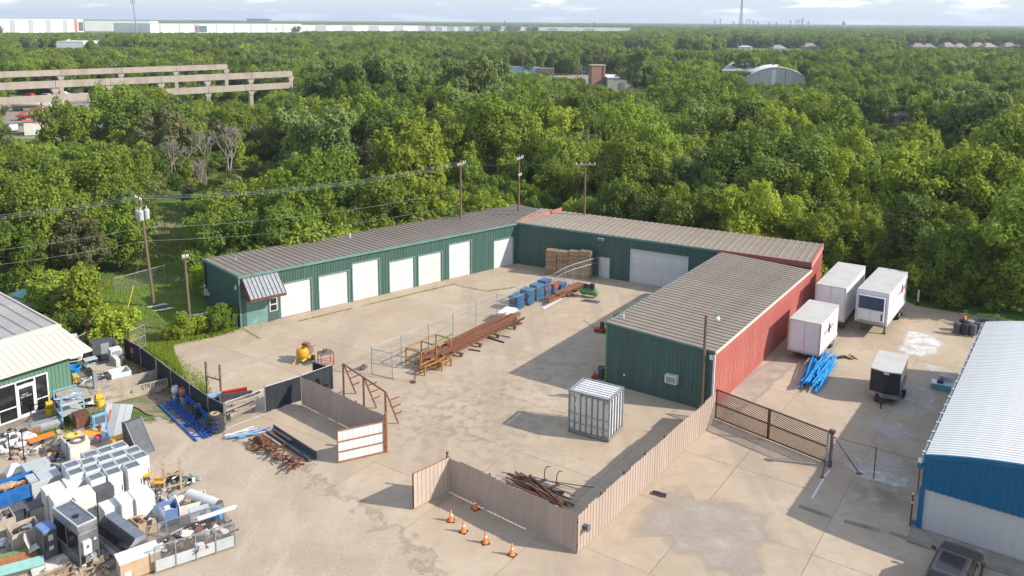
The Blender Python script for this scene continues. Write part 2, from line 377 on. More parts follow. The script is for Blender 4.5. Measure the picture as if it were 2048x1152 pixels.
def clip(poly, a, b):
    """keep the part of a convex polygon to the left of the line a-b"""
    out = []; d = (b[0] - a[0], b[1] - a[1])
    sd_ = lambda p: d[0] * (p[1] - a[1]) - d[1] * (p[0] - a[0])
    for i in range(len(poly)):
        p, q = poly[i], poly[(i + 1) % len(poly)]; sp, sq = sd_(p), sd_(q)
        if sp >= 0: out.append(p)
        if (sp > 0 > sq) or (sp < 0 < sq):
            t = sp / (sp - sq); out.append((p[0] + (q[0] - p[0]) * t, p[1] + (q[1] - p[1]) * t))
    return out
def wobbly(pts, amp, seed, n=6):
    rnd = random.Random(seed); out = []
    for i in range(len(pts)):
        a, b = pts[i], pts[(i + 1) % len(pts)]
        dx, dy = b[0] - a[0], b[1] - a[1]; L = math.hypot(dx, dy)
        for k in range(n):
            t = k / n; o = rnd.uniform(-amp, amp) if k else 0
            out.append((a[0] + dx * t - dy / L * o, a[1] + dy * t + dx / L * o))
    for _ in range(2):                                  # round the corners off
        out = [q for i in range(len(out)) for q in ((out[i][0] * .75 + out[(i + 1) % len(out)][0] * .25, out[i][1] * .75 + out[(i + 1) % len(out)][1] * .25), (out[i][0] * .25 + out[(i + 1) % len(out)][0] * .75, out[i][1] * .25 + out[(i + 1) % len(out)][1] * .75))]
    return out
def sheet(name, pts, z, material, kind='structure', parent=None, **kw):
    b = MB(); b.add([(p[0], p[1], z) for p in pts], [tuple(range(len(pts)))]); return b.build(name, material, parent, kind=kind, **kw)

def soft_sheet(name, px, z, material, seed, amp=.4):
    """a spill whose cover thins out towards its edge (attribute edge: 1 inside, 0 at the rim)"""
    pts = wobbly([tuple(P(x, y)[:2]) for x, y in px], amp, seed, 5); n = len(pts); cx = sum(p[0] for p in pts) / n; cy = sum(p[1] for p in pts) / n; b = MB()
    b.v = [(p[0], p[1], z) for p in pts] + [(cx + (p[0] - cx) * .62, cy + (p[1] - cy) * .62, z) for p in pts] + [(cx, cy, z)]
    for i in range(n): j = (i + 1) % n; b.f += [(i, j, n + j, n + i), (n + i, n + j, 2 * n)]; b.m += [0, 0]
    o = b.build(name, MT[material], kind='structure'); o.data.attributes.new('edge', 'FLOAT', 'POINT').data.foreach_set('value', [0.0] * n + [1.0] * (n + 1)); return o
def fray(name, s_, bias, wid=.16):
    """let a ground material fray out by its edge attribute"""
    n = MT[name].node_tree.nodes; l = MT[name].node_tree.links; b = n['Principled BSDF']; g = n.new('ShaderNodeNewGeometry'); a = n.new('ShaderNodeAttribute'); a.attribute_name = 'edge'
    q = n.new('ShaderNodeTexNoise'); q.inputs['Scale'].default_value = s_; q.inputs['Detail'].default_value = 8; q.inputs['Roughness'].default_value = .68; l.new(g.outputs['Position'], q.inputs['Vector'])
    oi = n.new('ShaderNodeObjectInfo'); m1 = n.new('ShaderNodeMath'); m1.operation = 'MULTIPLY_ADD'; l.new(a.outputs['Fac'], m1.inputs[0]); m1.inputs[1].default_value = .55; l.new(q.outputs[0], m1.inputs[2])
    m2 = n.new('ShaderNodeMath'); m2.operation = 'MULTIPLY_ADD'; l.new(oi.outputs['Color'], m2.inputs[0]); m2.inputs[1].default_value = .4; l.new(m1.outputs[0], m2.inputs[2])
    r = n.new('ShaderNodeMapRange'); r.inputs[1].default_value = bias; r.inputs[2].default_value = bias + wid; l.new(m2.outputs[0], r.inputs[0]); l.new(r.outputs[0], b.inputs['Alpha'])
# outline of the paved land (world coordinates from the plan), cut into cast slabs with joints between them
LWo = P(482, 655); INo = P(1030, 526); RWo = Vector((7.25, 58.9, 0))
pave = [tuple(P(x, y)[:2]) for x, y in ((-700, 1400), (2700, 1400), (2560, 700), (2048, 645), (1832, 612), (1650, 528))] + [tuple((INo + D(119) * 31)[:2]), tuple((INo + D(30) * 4)[:2]), tuple(INo[:2]), tuple(LWo[:2])] + \
       [tuple(P(x, y)[:2]) for x, y in ((468, 662), (420, 676), (340, 690), (330, 715), (372, 755), (410, 800), (448, 850), (240, 860), (60, 860), (-700, 1000))]
base = sheet('pavement_bed', pave, -0.03, MT['dirt'])
yard = link('paving', None, None, kind='structure')
def inside(p, poly):
    x, y = p; c = False; n = len(poly)
    for i in range(n):
        x1, y1 = poly[i]; x2, y2 = poly[(i + 1) % n]
        if (y1 > y) != (y2 > y) and x < (x2 - x1) * (y - y1) / (y2 - y1) + x1: c = not c
    return c
import bmesh
def slabs(origin, az, nx, ny, sx, sy, outline, gap=.02, z=0.0, name='slab'):
    """cells of a grid cut to an outline by a boolean-free bisect: the outline mesh is sliced along every joint"""
    bm = bmesh.new(); vs_ = [bm.verts.new((p[0], p[1], 0)) for p in outline]; f = bm.faces.new(vs_); bmesh.ops.triangulate(bm, faces=[f])
    u, v = D(az), D(az + 90)
    for k in range(nx + 1):
        bmesh.ops.bisect_plane(bm, geom=bm.verts[:] + bm.edges[:] + bm.faces[:], plane_co=origin + u * sx * k, plane_no=u)
    for k in range(ny + 1):
        bmesh.ops.bisect_plane(bm, geom=bm.verts[:] + bm.edges[:] + bm.faces[:], plane_co=origin + v * sy * k, plane_no=v)
    cells = {}
    for f in bm.faces:
        c = f.calc_center_median() - origin
        cells.setdefault((math.floor(c.dot(u) / sx), math.floor(c.dot(v) / sy)), []).append(f)
    for key, fs in cells.items():
        if sum(f.calc_area() for f in fs) < .5: continue
        lo = origin + u * sx * (key[0] + .5) + v * sy * (key[1] + .5)
        b = MB(); idx = {}
        for f in fs:
            ff = []
            for w in f.verts:
                if w.index not in idx or True:
                    q = w.co - lo; a, c = q.dot(u), q.dot(v)
                    a = max(-sx / 2 + gap / 2, min(sx / 2 - gap / 2, a)); c = max(-sy / 2 + gap / 2, min(sy / 2 - gap / 2, c))
                    p_ = lo + u * a + v * c; key2 = (round(p_.x, 3), round(p_.y, 3))
                    if key2 not in idx: idx[key2] = len(b.v); b.v.append((p_.x, p_.y, z + ((key[0] * 7 + key[1] * 13) % 5) * .0012))
                    ff.append(idx[key2])
            ff2 = [a for i, a in enumerate(ff) if a != ff[i - 1]]
            if len(set(ff2)) >= 3: b.f.append(tuple(ff2)); b.m.append(0)
        if b.f: b.build(name, MT['concrete'], yard)
    bm.free()
slabs(RWo - D(34.5) * 36.6 - D(124.5) * 42.7, 34.5, 13, 18, 6.1, 6.1, pave)

# packed gravel of the scrap lot, with a loose edge
fray('gravel', .9, .62); fray('gravel_patch', .7, .66, .6)
soft_sheet('gravel_lot', ((-720, 1420), (300, 1420), (980, 1300), (900, 1150), (760, 1010), (600, 915), (470, 862), (330, 826), (150, 862), (-720, 880)), .012, 'gravel', 4, .5).color = (0.3, 0.3, 0.3, 1)
sheet('dirt_strip', wobbly([tuple(P(x, y)[:2]) for x, y in ((-60, 905), (60, 868), (150, 842), (262, 812), (330, 838), (420, 862), (452, 852), (414, 792), (330, 728), (256, 690), (150, 700), (60, 760), (-120, 850))], .25, 9, 4), .016, MT['dirt'])
soft_sheet('gravel_apron', ((1235, 1050), (1330, 965), (1430, 985), (1560, 1020), (1570, 1090), (1540, 1190), (1440, 1175), (1320, 1100)), .012, 'gravel_patch', 5, .7).color = (.0, .0, .0, 1)
soft_sheet('gravel_verge', ((1425, 862), (1500, 815), (1625, 705), (1585, 690), (1420, 795)), .02, 'gravel_patch', 6, .15).color = (.2, .2, .2, 1)
# white lime and paint spills on the concrete by the trailers
mm('spill', (.66, .635, .60), (.56, .53, .49), 1.5, rough=.85); fray('spill', 1.1, .94, .38)
for k_, (pts, dens) in enumerate(((((1806, 650), (1872, 662), (1900, 682), (1880, 716), (1840, 724), (1778, 712)), .48),
                     (((1740, 830), (1798, 800), (1808, 752), (1895, 770), (1890, 835), (1820, 852)), .06), (((1708, 842), (1790, 828), (1842, 868), (1790, 884)), -.02),
                     (((1655, 915), (1720, 924), (1800, 950), (1846, 962), (1842, 986), (1760, 974), (1690, 952)), .26), (((1706, 836), (1780, 854), (1852, 872), (1852, 892), (1770, 880)), .02),
                     (((1815, 720), (1900, 732), (1920, 758), (1870, 758)), .06), (((1680, 895), (1834, 915), (1834, 964), (1700, 938)), -.2))):
    soft_sheet('paint_patch', pts, .014 + .001 * k_, 'spill', 40 + k_, .15).color = (dens, dens, dens, 1)
for (x0, y0), (x1, y1) in (((1659, 940), (1648, 955)), ((1647, 958), (1624, 997))):
    a, b = P(x0, y0), P(x1, y1); w = (b - a).normalized().cross(Vector((0, 0, 1))) * .06
    sheet('painted_line', [tuple((p)[:2]) for p in (a - w, b - w, b + w, a + w)], .016, MT['white'])

# ------------------------------------------------------------------ clad metal buildings
def rib_profile(w, pitch_, rw, rh):
    """x offsets and depths of a ribbed sheet of width w"""
    out = []; n = max(1, round(w / pitch_)); p = w / n
    for i in range(n):
        a = i * p
        out += [(a, rh), (a + rw * .5, rh), (a + rw, 0), (a + p - rw * .5, 0)]
    out.append((w, rh)); return out
_pc = {}
def wall_panel(name, w, z0, z1, material, pitch_=.305, rw=.075, rh=.035, key=None):
    """a sheet standing in the x-z plane, its face towards -y; z1 may be a pair (left, right)"""
    zl, zr = (z1, z1) if not isinstance(z1, tuple) else z1
    k = (name, round(w, 3), round(z0, 3), round(zl, 3), round(zr, 3), material.name, pitch_)
    if k in _pc: return _pc[k]
    b = MB(); pr = rib_profile(w, pitch_, rw, rh); n = len(pr)
    for x, d in pr:
        zt = zl + (zr - zl) * x / w
        b.v += [(x, -d, z0), (x, -d, zt)]
    for i in range(n - 1): b.f.append((2 * i, 2 * i + 2, 2 * i + 3, 2 * i + 1)); b.m.append(0)
    _pc[k] = b.mesh(name, material); return _pc[k]
def clad(parent, x0, x1, z0, ztop, material, o=(0, 0), rz=0, name='wall_panel', pw=.915, pitch_=.305, rw=.075, rh=.035):
    """sheets side by side from x0 to x1 along a wall that starts at o and runs along local angle rz; ztop(x) gives the height"""
    n = max(1, round((x1 - x0) / pw)); w = (x1 - x0) / n; c, s = math.cos(R(rz)), math.sin(R(rz))
    for i in range(n):
        a = x0 + i * w
        me = wall_panel(name, w, z0, (ztop(a), ztop(a + w)), material, pitch_, rw, rh)
        link(name, me, parent, (o[0] + c * a, o[1] + s * a, 0), rz)
def roof(parent, x0, x1, y0, y1, z0, z1, material, pitch_=.61, rh=.06, name='roof_panel', o=(0, 0), rz=0, skew=0):
    """standing seam sheets running from (y0, z0) to (y1, z1)"""
    n = max(1, round((x1 - x0) / pitch_)); w = (x1 - x0) / n
    b = MB(); t = .03
    prof = [(0, 0), (.03, rh), (.085, rh), (.115, 0), (w, 0)]
    for x, d in prof: b.v += [(x, y0, z0 + d), (x + skew, y1, z1 + d)]
    for i in range(4): b.f.append((2 * i, 2 * i + 2, 2 * i + 3, 2 * i + 1)); b.m.append(0)
    for x in (0, w): b.v += [(x, y0, z0 - t), (x + skew, y1, z1 - t)]
    k = 10; b.f += [(k, k + 1, k + 3, k + 2), (0, k, k + 2, 8)]; b.m += [0, 0]
    me = b.mesh(name, material); c, s = math.cos(R(rz)), math.sin(R(rz))
    for i in range(n):
        a = x0 + i * w
        link(name, me, parent, (o[0] + c * a, o[1] + s * a, 0), rz)
def roll_door(parent, x0, x1, h, y=.10, name='overhead_door', n=None, material='white_door', face=-1):
    """an overhead door: a parent slab with one sub-part for each section, tracks at the sides"""
    d = MB(); d.box(x0, x1, y, y + .04, .0, h); d = d.build(name, MT[material], parent)
    n = n or max(5, round(h / .53)); s = h / n
    b = MB(); b.box(x0 + .01, x1 - .01, y - .018, y - .002, .012, s - .014); me = b.mesh('section', MT[material])
    for i in range(n): link('section', me, d, (0, 0, i * s))
    return d
def reveal(parent, x0, x1, h, depth=.14, material='green_trim', t=.10):
    b = MB(); b.box(x0 - t, x0, -.06, depth, 0, h + t); b.build('door_jamb', MT[material], parent)
    b = MB(); b.box(x1, x1 + t, -.06, depth, 0, h + t); b.build('door_jamb', MT[material], parent)
    b = MB(); b.box(x0, x1, -.06, depth, h, h + t); b.build('door_head', MT[material], parent)

# the long left wing
LW = thing('garage_building', 'long green metal garage wing with seven white overhead doors on the left of the yard', 'building', LWo, 50)
LL, LD, LF, LB = 38.6, 8.4, 4.62, 4.28
doors = [(3.75, 6.78, 3.15), (7.55, 10.6, 3.15), (11.07, 13.98, 3.72), (15.16, 18.06, 3.15), (18.56, 21.43, 3.15), (22.36, 25.2, 3.7), (28.32, 31.05, 3.12)]
x = 0.0; top = lambda q: LF
clad(LW, 0, .55, 0, top, MT['green'])
clad(LW, .55, 3.65, 2.35, top, MT['green'])
x = 3.75
for i, (a, b_, h) in enumerate(doors):
    if i: clad(LW, doors[i - 1][1] + .1, a - .1, 0, top, MT['green'])
    clad(LW, a - .1, b_ + .1, h + .1, top, MT['green'])
    roll_door(LW, a, b_, h, material='door_stained' if i == 6 else 'white_door'); reveal(LW, a, b_, h)
clad(LW, 31.15, LL, 0, top, MT['green'])
clad(LW, 0, LD, 0, lambda q: LB + (LF - LB) * q / LD, MT['green'], (0, LD), -90)           # near end wall
clad(LW, 0, LL, 0, lambda q: LB, MT['green'], (LL, LD), 180)
clad(LW, 0, LD, 0, lambda q: LF + (LB - LF) * q / LD, MT['green'], (LL, 0), 90)
roof(LW, 0, 31.5, -.12, LD + .1, LF + .02, LB + .02, MT['roof_brown'])
roof(LW, 31.5, LL, -.0, LD + .1, LF + .01, LB + .01, MT['roof_brown'])
b = MB(); b.box(-.12, 31.4, -.22, -.10, LF - .16, LF + .05); b.build('gutter', MT['green_trim'], LW)
b = MB(); b.hexa([(-.12, -.1, LF - .12), (-.03, -.1, LF - .12), (-.03, LD + .1, LB - .12), (-.12, LD + .1, LB - .12), (-.12, -.1, LF + .1), (-.03, -.1, LF + .1), (-.03, LD + .1, LB + .1), (-.12, LD + .1, LB + .1)]); b.build('rake_trim', MT['green_trim'], LW)
b = MB(); b.box(-.05, .06, -.09, .02, 0, LF - .16); b.build('corner_trim', MT['teal_faded'], LW)
b = MB(); b.box(.55, 3.65, .0, .08, 0, 2.35); b.build('office_wall', MT['teal_faded'], LW)
b = MB(); b.box(2.55, 3.55, -.03, .0, 0, 2.32); fr_ = b.build('side_door', MT['green'], LW)
b = MB(); b.box(2.68, 3.42, -.05, -.032, .85, 2.1); wf = b.build('window', MT['white'], LW)
for z_ in (.92, 1.53): MB().box(2.76, 3.34, -.058, -.052, z_, z_ + .5).build('pane', MT['glass_dark'], wf)
MB().box(2.66, 3.44, -.06, -.052, 1.44, 1.51).build('sash', MT['white'], wf)
# sheet metal awning over the office door
aw = MB(); aw.v = [(.25, -.06, 4.42), (3.55, -.06, 4.42), (3.55, -1.75, 2.92), (.25, -1.75, 2.92), (3.55, -1.75, 2.66), (.25, -1.75, 2.66), (.25, -.06, 2.66), (3.55, -.06, 2.66)]
aw.f = [(0, 3, 2, 1)]; aw.m = [0]
A = aw.build('awning', MT['galv'], LW)
e = MB(); e.v = list(aw.v); e.f = [(3, 5, 4, 2), (0, 6, 5, 3), (1, 2, 4, 7)]; e.m = [0] * 3; e.build('awning_skirt', MT['rust_dark'], A)
rb = MB(); rb.hexa([(0, -.06, 4.425), (.035, -.06, 4.425), (.035, -1.75, 2.925), (0, -1.75, 2.925), (0, -.06, 4.47), (.035, -.06, 4.47), (.035, -1.78, 2.97), (0, -1.78, 2.97)]); rbm = rb.mesh('awning_rib', MT['rust_dark'])
for i in range(10): link('awning_rib', rbm, A, (.25 + i * .363, 0, 0))
MB().box(.22, 3.58, -.12, -.04, 4.4, 4.5).build('awning_flashing', MT['rust'], A)
# meter, conduit, air conditioner, lamp on the near end wall (x = 0, facing -x)
cd = MB().box(-.14, -.04, LD - .75, LD - .63, .8, 4.2); cd.build('conduit', MT['black'], LW)
MB().box(-.30, -.04, LD - .95, LD - .6, 1.0, 1.6).build('meter_box', MT['grey_light'], LW)
MB().lathe([(0, -.12), (.14, -.1), (.14, 0), (0, 0)], 10, (-.22, LD - .78, 1.9), axis='x').build('meter', MT['white'], LW)
MB().box(-.22, -.04, LD - 1.35, LD - 1.1, 1.05, 1.35).build('switch_box', MT['grey_light'], LW)
ac = MB().box(-.55, -.04, 3.0, 3.75, .75, 1.3).build('air_conditioner', MT['grey_light'], LW)
MB().box(-.565, -.552, 3.06, 3.69, .8, 1.25).build('grille', MT['grey'], ac)
MB().box(-.16, -.04, .42, .58, 3.35, 3.7).build('wall_lamp', MT['white'], LW)
MB().tube((14.5, 6.5, 4.3), (14.5, 6.5, 4.85), .08).build('vent_pipe', MT['white'], LW)
MB().tube((2.2, 6.0, 4.38), (2.2, 6.0, 4.55), .06).build('vent_pipe', MT['white'], LW)

# the back wing
BW = thing('warehouse_wing', 'green metal wing with tan roof and one wide white door across the back', 'building', INo, 119)
BL, BD, BF, BB = 31.2, 6.4, 4.66, 4.95
top = lambda q: BF
clad(BW, .05, 10.1, 0, top, MT['green']); clad(BW, 10.1, 11.3, 2.2, top, MT['green']); clad(BW, 11.3, 13.35, 0, top, MT['green'])
clad(BW, 13.35, 19.75, 3.65, top, MT['green']); clad(BW, 19.75, BL, 0, top, MT['green'])
roll_door(BW, 13.45, 19.65, 3.58, n=7); reveal(BW, 13.45, 19.65, 3.58, material='green')
MB().box(10.12, 11.28, -.07, .05, 0, 2.18).build('door_frame', MT['white'], BW)
d_ = MB().box(10.2, 11.2, -.10, -.075, .03, 2.1).build('door', MT['white_door'], BW)
MB().tube((11.1, -.16, 1.0), (11.1, -.09, 1.0), .045).build('handle', MT['steel'], d_)
wlm = MB().box(9.95, 10.65, -.28, -.05, 4.0, 4.28).build('wall_light', MT['off_white'], BW)
MB().box(10.0, 10.6, -.30, -.285, 4.03, 4.2).build('lens', MT['glass_grey'], wlm)
roof(BW, 0.0, BL, -.1, BD, BF + .03, BB + .03, MT['roof_tan'], skew=0)
MB().box(.0, 22.4, -.2, -.08, BF - .14, BF + .05).build('gutter', MT['green_trim'], BW)
clad(BW, 0, BD, 0, lambda q: BF + (BB - BF) * q / BD, MT['red_wall'], (BL, 0), 90)
clad(BW, 0, BL, 0, lambda q: BB, MT['red_wall'], (BL, BD), 180)
MB().hexa([(BL, -.14, BF - .25), (BL + .12, -.14, BF - .25), (BL + .12, BD, BB - .25), (BL, BD, BB - .25), (BL, -.14, BF + .12), (BL + .12, -.14, BF + .12), (BL + .12, BD, BB + .12), (BL, BD, BB + .12)]).build('rake_fascia', MT['red_wall'], BW)
MB().hexa([(BL + .0, -.14, BF - .42), (BL + .1, -.14, BF - .42), (BL + .1, BD, BB - .42), (BL, BD, BB - .42), (BL, -.14, BF - .252), (BL + .1, -.14, BF - .252), (BL + .1, BD, BB - .252), (BL, BD, BB - .252)]).build('rake_soffit', MT['white'], BW)
MB().box(22.5, BL + .12, -.20, -.10, BF - .45, BF + .08).build('fascia', MT['red_dark'], BW)
# red flashing where the back roof climbs over the left roof
q0 = Vector((0, 0, 0)); ang = R(50 - 119); fx, fy = math.cos(-ang), math.sin(-ang)
fl = MB(); fl.hexa([(0, 0, BF - .1), (.10, -.02, BF - .1), (fx * 6.9 + .1, fy * 6.9, BB - .2), (fx * 6.9, fy * 6.9, BB - .2), (-.03, 0, BF + .12), (.12, -.02, BF + .12), (fx * 6.9 + .12, fy * 6.9, BB + .42), (fx * 6.9, fy * 6.9, BB + .42)])
fl.build('flashing', MT['red_wall'], BW)

# the right wing, local x along the red wall
RW = thing('workshop_building', 'green and red metal wing with tan ribbed roof reaching towards the front fence', 'building', RWo, 34.5)
RL, RD, RF, RB = 23.6, 8.25, 4.66, 4.36
clad(RW, 0, RD, 0, lambda q: RF + (RB - RF) * q / RD, MT['green'], (0, 0), -90)
clad(RW, 0, RL, 0, lambda q: RB, MT['red_wall'], (0, -RD), 0, name='wall_panel')
clad(RW, 0, RL, 0, lambda q: RF, MT['green'], (RL, 0), 180)
roof(RW, 0, RL, .12, -RD - .08, RF + .02, RB + .02, MT['roof_tan'])
MB().box(-.08, RL - .5, .10, .20, RF - .12, RF + .04).build('gutter', MT['green_trim'], RW)
MB().hexa([(-.12, -RD - .05, RB - .12), (-.03, -RD - .05, RB - .12), (-.03, .12, RF - .12), (-.12, .12, RF - .12), (-.12, -RD - .05, RB + .06), (-.03, -RD - .05, RB + .06), (-.03, .12, RF + .06), (-.12, .12, RF + .06)]).build('rake_trim', MT['green'], RW)
MB().box(-.1, RL, -RD - .16, -RD - .045, RB - .10, RB + .05).build('eave_trim', MT['beige_roof'], RW)
MB().box(-.07, .05, -.06, .08, 0, RF - .12).build('corner_trim', MT['green_paint'], RW)
MB().box(-.07, .05, -RD - .07, -RD + .06, 0, RB - .1).build('corner_trim', MT['white'], RW)
ac = MB().box(-.42, -.03, -5.75, -4.85, 1.45, 2.05).build('air_conditioner', MT['white'], RW)
MB().box(-.435, -.422, -5.65, -4.97, 1.52, 1.93).build('grille', MT['grey'], ac)
MB().box(-.16, -.04, -RD + .1, -RD + .3, RB - .55, RB - .2).build('wall_lamp', MT['white'], RW)
MB().tube((1.6, -.5, RF), (1.6, -.5, RF + .35), .06).build('vent_pipe', MT['white'], RW)
MB().box(-.08, -.04, -1.6, -1.45, .95, 1.1).build('tap_box', MT['white'], RW)
# ------------------------------------------------------------------ trees
def leaf_mat(name, c1, c2, c3):
    M = bpy.data.materials.new(name); M.use_nodes = True; n = M.node_tree.nodes; l = M.node_tree.links
    b = n['Principled BSDF']; b.inputs['Roughness'].default_value = .6; b.inputs['Specular IOR Level'].default_value = .18
    at = n.new('ShaderNodeAttribute'); at.attribute_name = 'tint'
    oi = n.new('ShaderNodeObjectInfo')
    x = n.new('ShaderNodeMix'); x.data_type = 'RGBA'; x.inputs[6].default_value = (*c1, 1); x.inputs[7].default_value = (*c2, 1); l.new(at.outputs['Fac'], x.inputs[0])
    y = n.new('ShaderNodeMix'); y.data_type = 'RGBA'; y.inputs[7].default_value = (*c3, 1); l.new(x.outputs[2], y.inputs[6])
    r = n.new('ShaderNodeMapRange'); r.inputs[1].default_value = .2; r.inputs[2].default_value = 1; r.inputs[4].default_value = .85; l.new(oi.outputs['Random'], r.inputs[0]); l.new(r.outputs[0], y.inputs[0])
    h = n.new('ShaderNodeHueSaturation'); q = n.new('ShaderNodeMath'); q.operation = 'MULTIPLY'; q.inputs[1].default_value = 7.31; fr = n.new('ShaderNodeMath'); fr.operation = 'FRACT'
    l.new(oi.outputs['Random'], q.inputs[0]); l.new(q.outputs[0], fr.inputs[0]); v = n.new('ShaderNodeMapRange'); v.inputs[3].default_value = .72; v.inputs[4].default_value = 1.28; l.new(fr.outputs[0], v.inputs[0])
    l.new(v.outputs[0], h.inputs['Value']); l.new(y.outputs[2], h.inputs['Color']); l.new(h.outputs[0], b.inputs['Base Color'])
    tr = n.new('ShaderNodeBsdfTranslucent'); l.new(h.outputs[0], tr.inputs['Color'])
    ms = n.new('ShaderNodeMixShader'); ms.inputs[0].default_value = .36; l.new(b.outputs[0], ms.inputs[1]); l.new(tr.outputs[0], ms.inputs[2]); l.new(ms.outputs[0], n['Material Output'].inputs[0])
    MT[name] = M; return M
leaf_mat('leaf_mid', (0.194, 0.259, 0.028), (0.273, 0.343, 0.039), (0.147, 0.218, 0.028))
leaf_mat('leaf_bright', (0.267, 0.327, 0.026), (0.354, 0.409, 0.039), (0.223, 0.292, 0.031))
leaf_mat('leaf_dark', (0.118, 0.180, 0.028), (0.185, 0.249, 0.037), (0.129, 0.194, 0.033))
leaf_mat('leaf_pale', (0.180, 0.245, 0.065), (0.256, 0.316, 0.098), (0.147, 0.213, 0.055))
leaf_mat('leaf_brown', (0.164, 0.169, 0.065), (0.218, 0.207, 0.087), (0.142, 0.153, 0.065))
def leaves(name, lobes, nl, size, material, seed, up_bias=.25, sink=.35, jitter=.75):
    """leaf-sized faces through the outer layers of a heap of lobes (centre, radii)"""
    rs = np.random.RandomState(seed)
    vol = np.array([r[0] * r[1] + r[0] * r[2] + r[1] * r[2] for c, r in lobes]); vol = vol / vol.sum()
    C = np.array([c for c, r in lobes]); Rr = np.array([r for c, r in lobes])
    li = rs.choice(len(lobes), nl * 2, p=vol)
    d = rs.normal(size=(nl * 2, 3)); d[:, 2] += up_bias; d /= np.linalg.norm(d, axis=1)[:, None]
    rad = 1 - sink * rs.rand(nl * 2) ** 1.6 + .55 * rs.rand(nl * 2) ** 5
    p = C[li] + d * Rr[li] * rad[:, None]
    keep = np.ones(len(p), bool)
    for k in range(len(lobes)):                      # drop what lies deep inside another lobe
        q = np.linalg.norm((p - C[k]) / Rr[k], axis=1); keep &= ~((q < .6) & (li != k))
    p = p[keep][:nl]; d = d[keep][:nl]; li = li[keep][:nl]; n_ = len(p)
    nn = d / Rr[li]; nn /= np.linalg.norm(nn, axis=1)[:, None]
    nn = nn + rs.normal(size=(n_, 3)) * jitter * .6; nn[:, 2] += .25; nn /= np.linalg.norm(nn, axis=1)[:, None]
    a = np.cross(nn, rs.normal(size=(n_, 3))); a /= np.linalg.norm(a, axis=1)[:, None]; b = np.cross(nn, a)
    s = size * (.6 + .8 * rs.rand(n_))[:, None]
    v = np.empty((n_, 4, 3)); v[:, 0] = p - a * s * .5; v[:, 1] = p + b * s * .33 - nn * s * .08; v[:, 2] = p + a * s * .5; v[:, 3] = p - b * s * .33 - nn * s * .08
    me = bpy.data.meshes.new(name); me.vertices.add(n_ * 4); me.vertices.foreach_set('co', v.reshape(-1))
    me.loops.add(n_ * 4); me.loops.foreach_set('vertex_index', np.arange(n_ * 4, dtype=np.int32)); me.polygons.add(n_)
    me.polygons.foreach_set('loop_start', np.arange(0, n_ * 4, 4, dtype=np.int32))
    try: me.polygons.foreach_set('loop_total', np.full(n_, 4, dtype=np.int32))
    except Exception: pass
    t = me.attributes.new('tint', 'FLOAT', 'FACE'); lt = rs.rand(len(lobes))
    t.data.foreach_set('value', np.clip(lt[li] * .65 + rs.rand(n_) * .45 - .05, 0, 1))
    me.materials.append(MT[material]); me.update(calc_edges=True); return me
def make_lobes(seed, w, h, z0, n, r0, r1, shape='round'):
    rnd = random.Random(seed); out = []
    for k in range(n):
        t = (k + .5) / n; z = z0 + (h - z0) * (.12 + .80 * t)
        if shape == 'round': wr = math.sqrt(max(.05, 1 - ((t - .42) / .62) ** 2))
        elif shape == 'cone': wr = max(.12, 1.02 - t * .95)
        elif shape == 'vase': wr = .35 + .65 * math.sin(min(1, t * 1.15) * math.pi * .62)
        else: wr = .9 - .3 * t
        a = k * 2.399 + rnd.uniform(-.6, .6); q = (w / 2) * wr * math.sqrt(rnd.uniform(.08, 1)) * .82
        r = rnd.uniform(r0, r1)
        c = Vector((math.cos(a) * q, math.sin(a) * q, z)); out.append((tuple(c), (r * .9, r * .9, r * .7)))
        for _ in range(8):                             # tufts standing out of each bough
            d = Vector((rnd.gauss(0, 1) + c.x * .25, rnd.gauss(0, 1) + c.y * .25, rnd.gauss(.55, .7))).normalized(); e = c + Vector((d.x, d.y, d.z * .8)) * r * rnd.uniform(.75, 1.12)
            t_ = r * rnd.uniform(.18, .46); out.append((tuple(e), (t_ * rnd.uniform(.8, 1.3), t_ * rnd.uniform(.8, 1.3), t_ * rnd.uniform(.8, 1.9))))
    return out
def limbs(seed, h, lobes, r=.2, material='bark', k=7):
    rnd = random.Random(seed); b = MB(); p = Vector((0, 0, -.3)); n = 5; pts = [p]
    for i in range(1, n + 1): pts.append(Vector((rnd.uniform(-.12, .12) * i, rnd.uniform(-.12, .12) * i, h * .72 * i / n)))
    for i in range(n): b.tube(pts[i], pts[i + 1], r * (1 - i / (n + 1)), 7, r * (1 - (i + 1) / (n + 1)), cap=False)
    for c, rr in rnd.sample(lobes, min(k, len(lobes))):
        c = Vector(c); s = pts[rnd.randint(1, n - 1)]; mid = (s + c) / 2 + Vector((0, 0, rnd.uniform(-.2, .4)))
        b.tube(s, mid, r * .42, 5, r * .26, cap=False); b.tube(mid, c, r * .26, 5, r * .10, cap=False)
    return b.mesh('trunk', MT[material], True)
KINDS = []      # (crown, trunk, nominal width, height, words)
def kind(seed, w, h, z0, n, r0, r1, nl, size, material, words, shape='round', **k):
    lb = make_lobes(seed, w, h, z0, n, r0, r1, shape)
    KINDS.append((leaves('crown', lb, nl, size, material, seed, **k), limbs(seed, h, lb, .17 + h * .008), w, h, words))
kind(1, 8.5, 9.5, .6, 17, 1.1, 1.9, 15000, .34, 'leaf_mid', 'rounded mid green tree')
kind(2, 9.5, 10.5, .7, 19, 1.1, 2.1, 17000, .34, 'leaf_mid', 'broad mid green tree')
kind(3, 7.5, 9.0, .6, 15, .9, 1.6, 13000, .33, 'leaf_bright', 'bright yellow green tree', 'vase')
kind(4, 8.5, 10.0, .6, 17, 1.0, 1.9, 15000, .34, 'leaf_bright', 'bright green bushy tree')
kind(5, 9.0, 9.5, .6, 17, 1.1, 2.0, 15000, .34, 'leaf_dark', 'dark green dense tree')
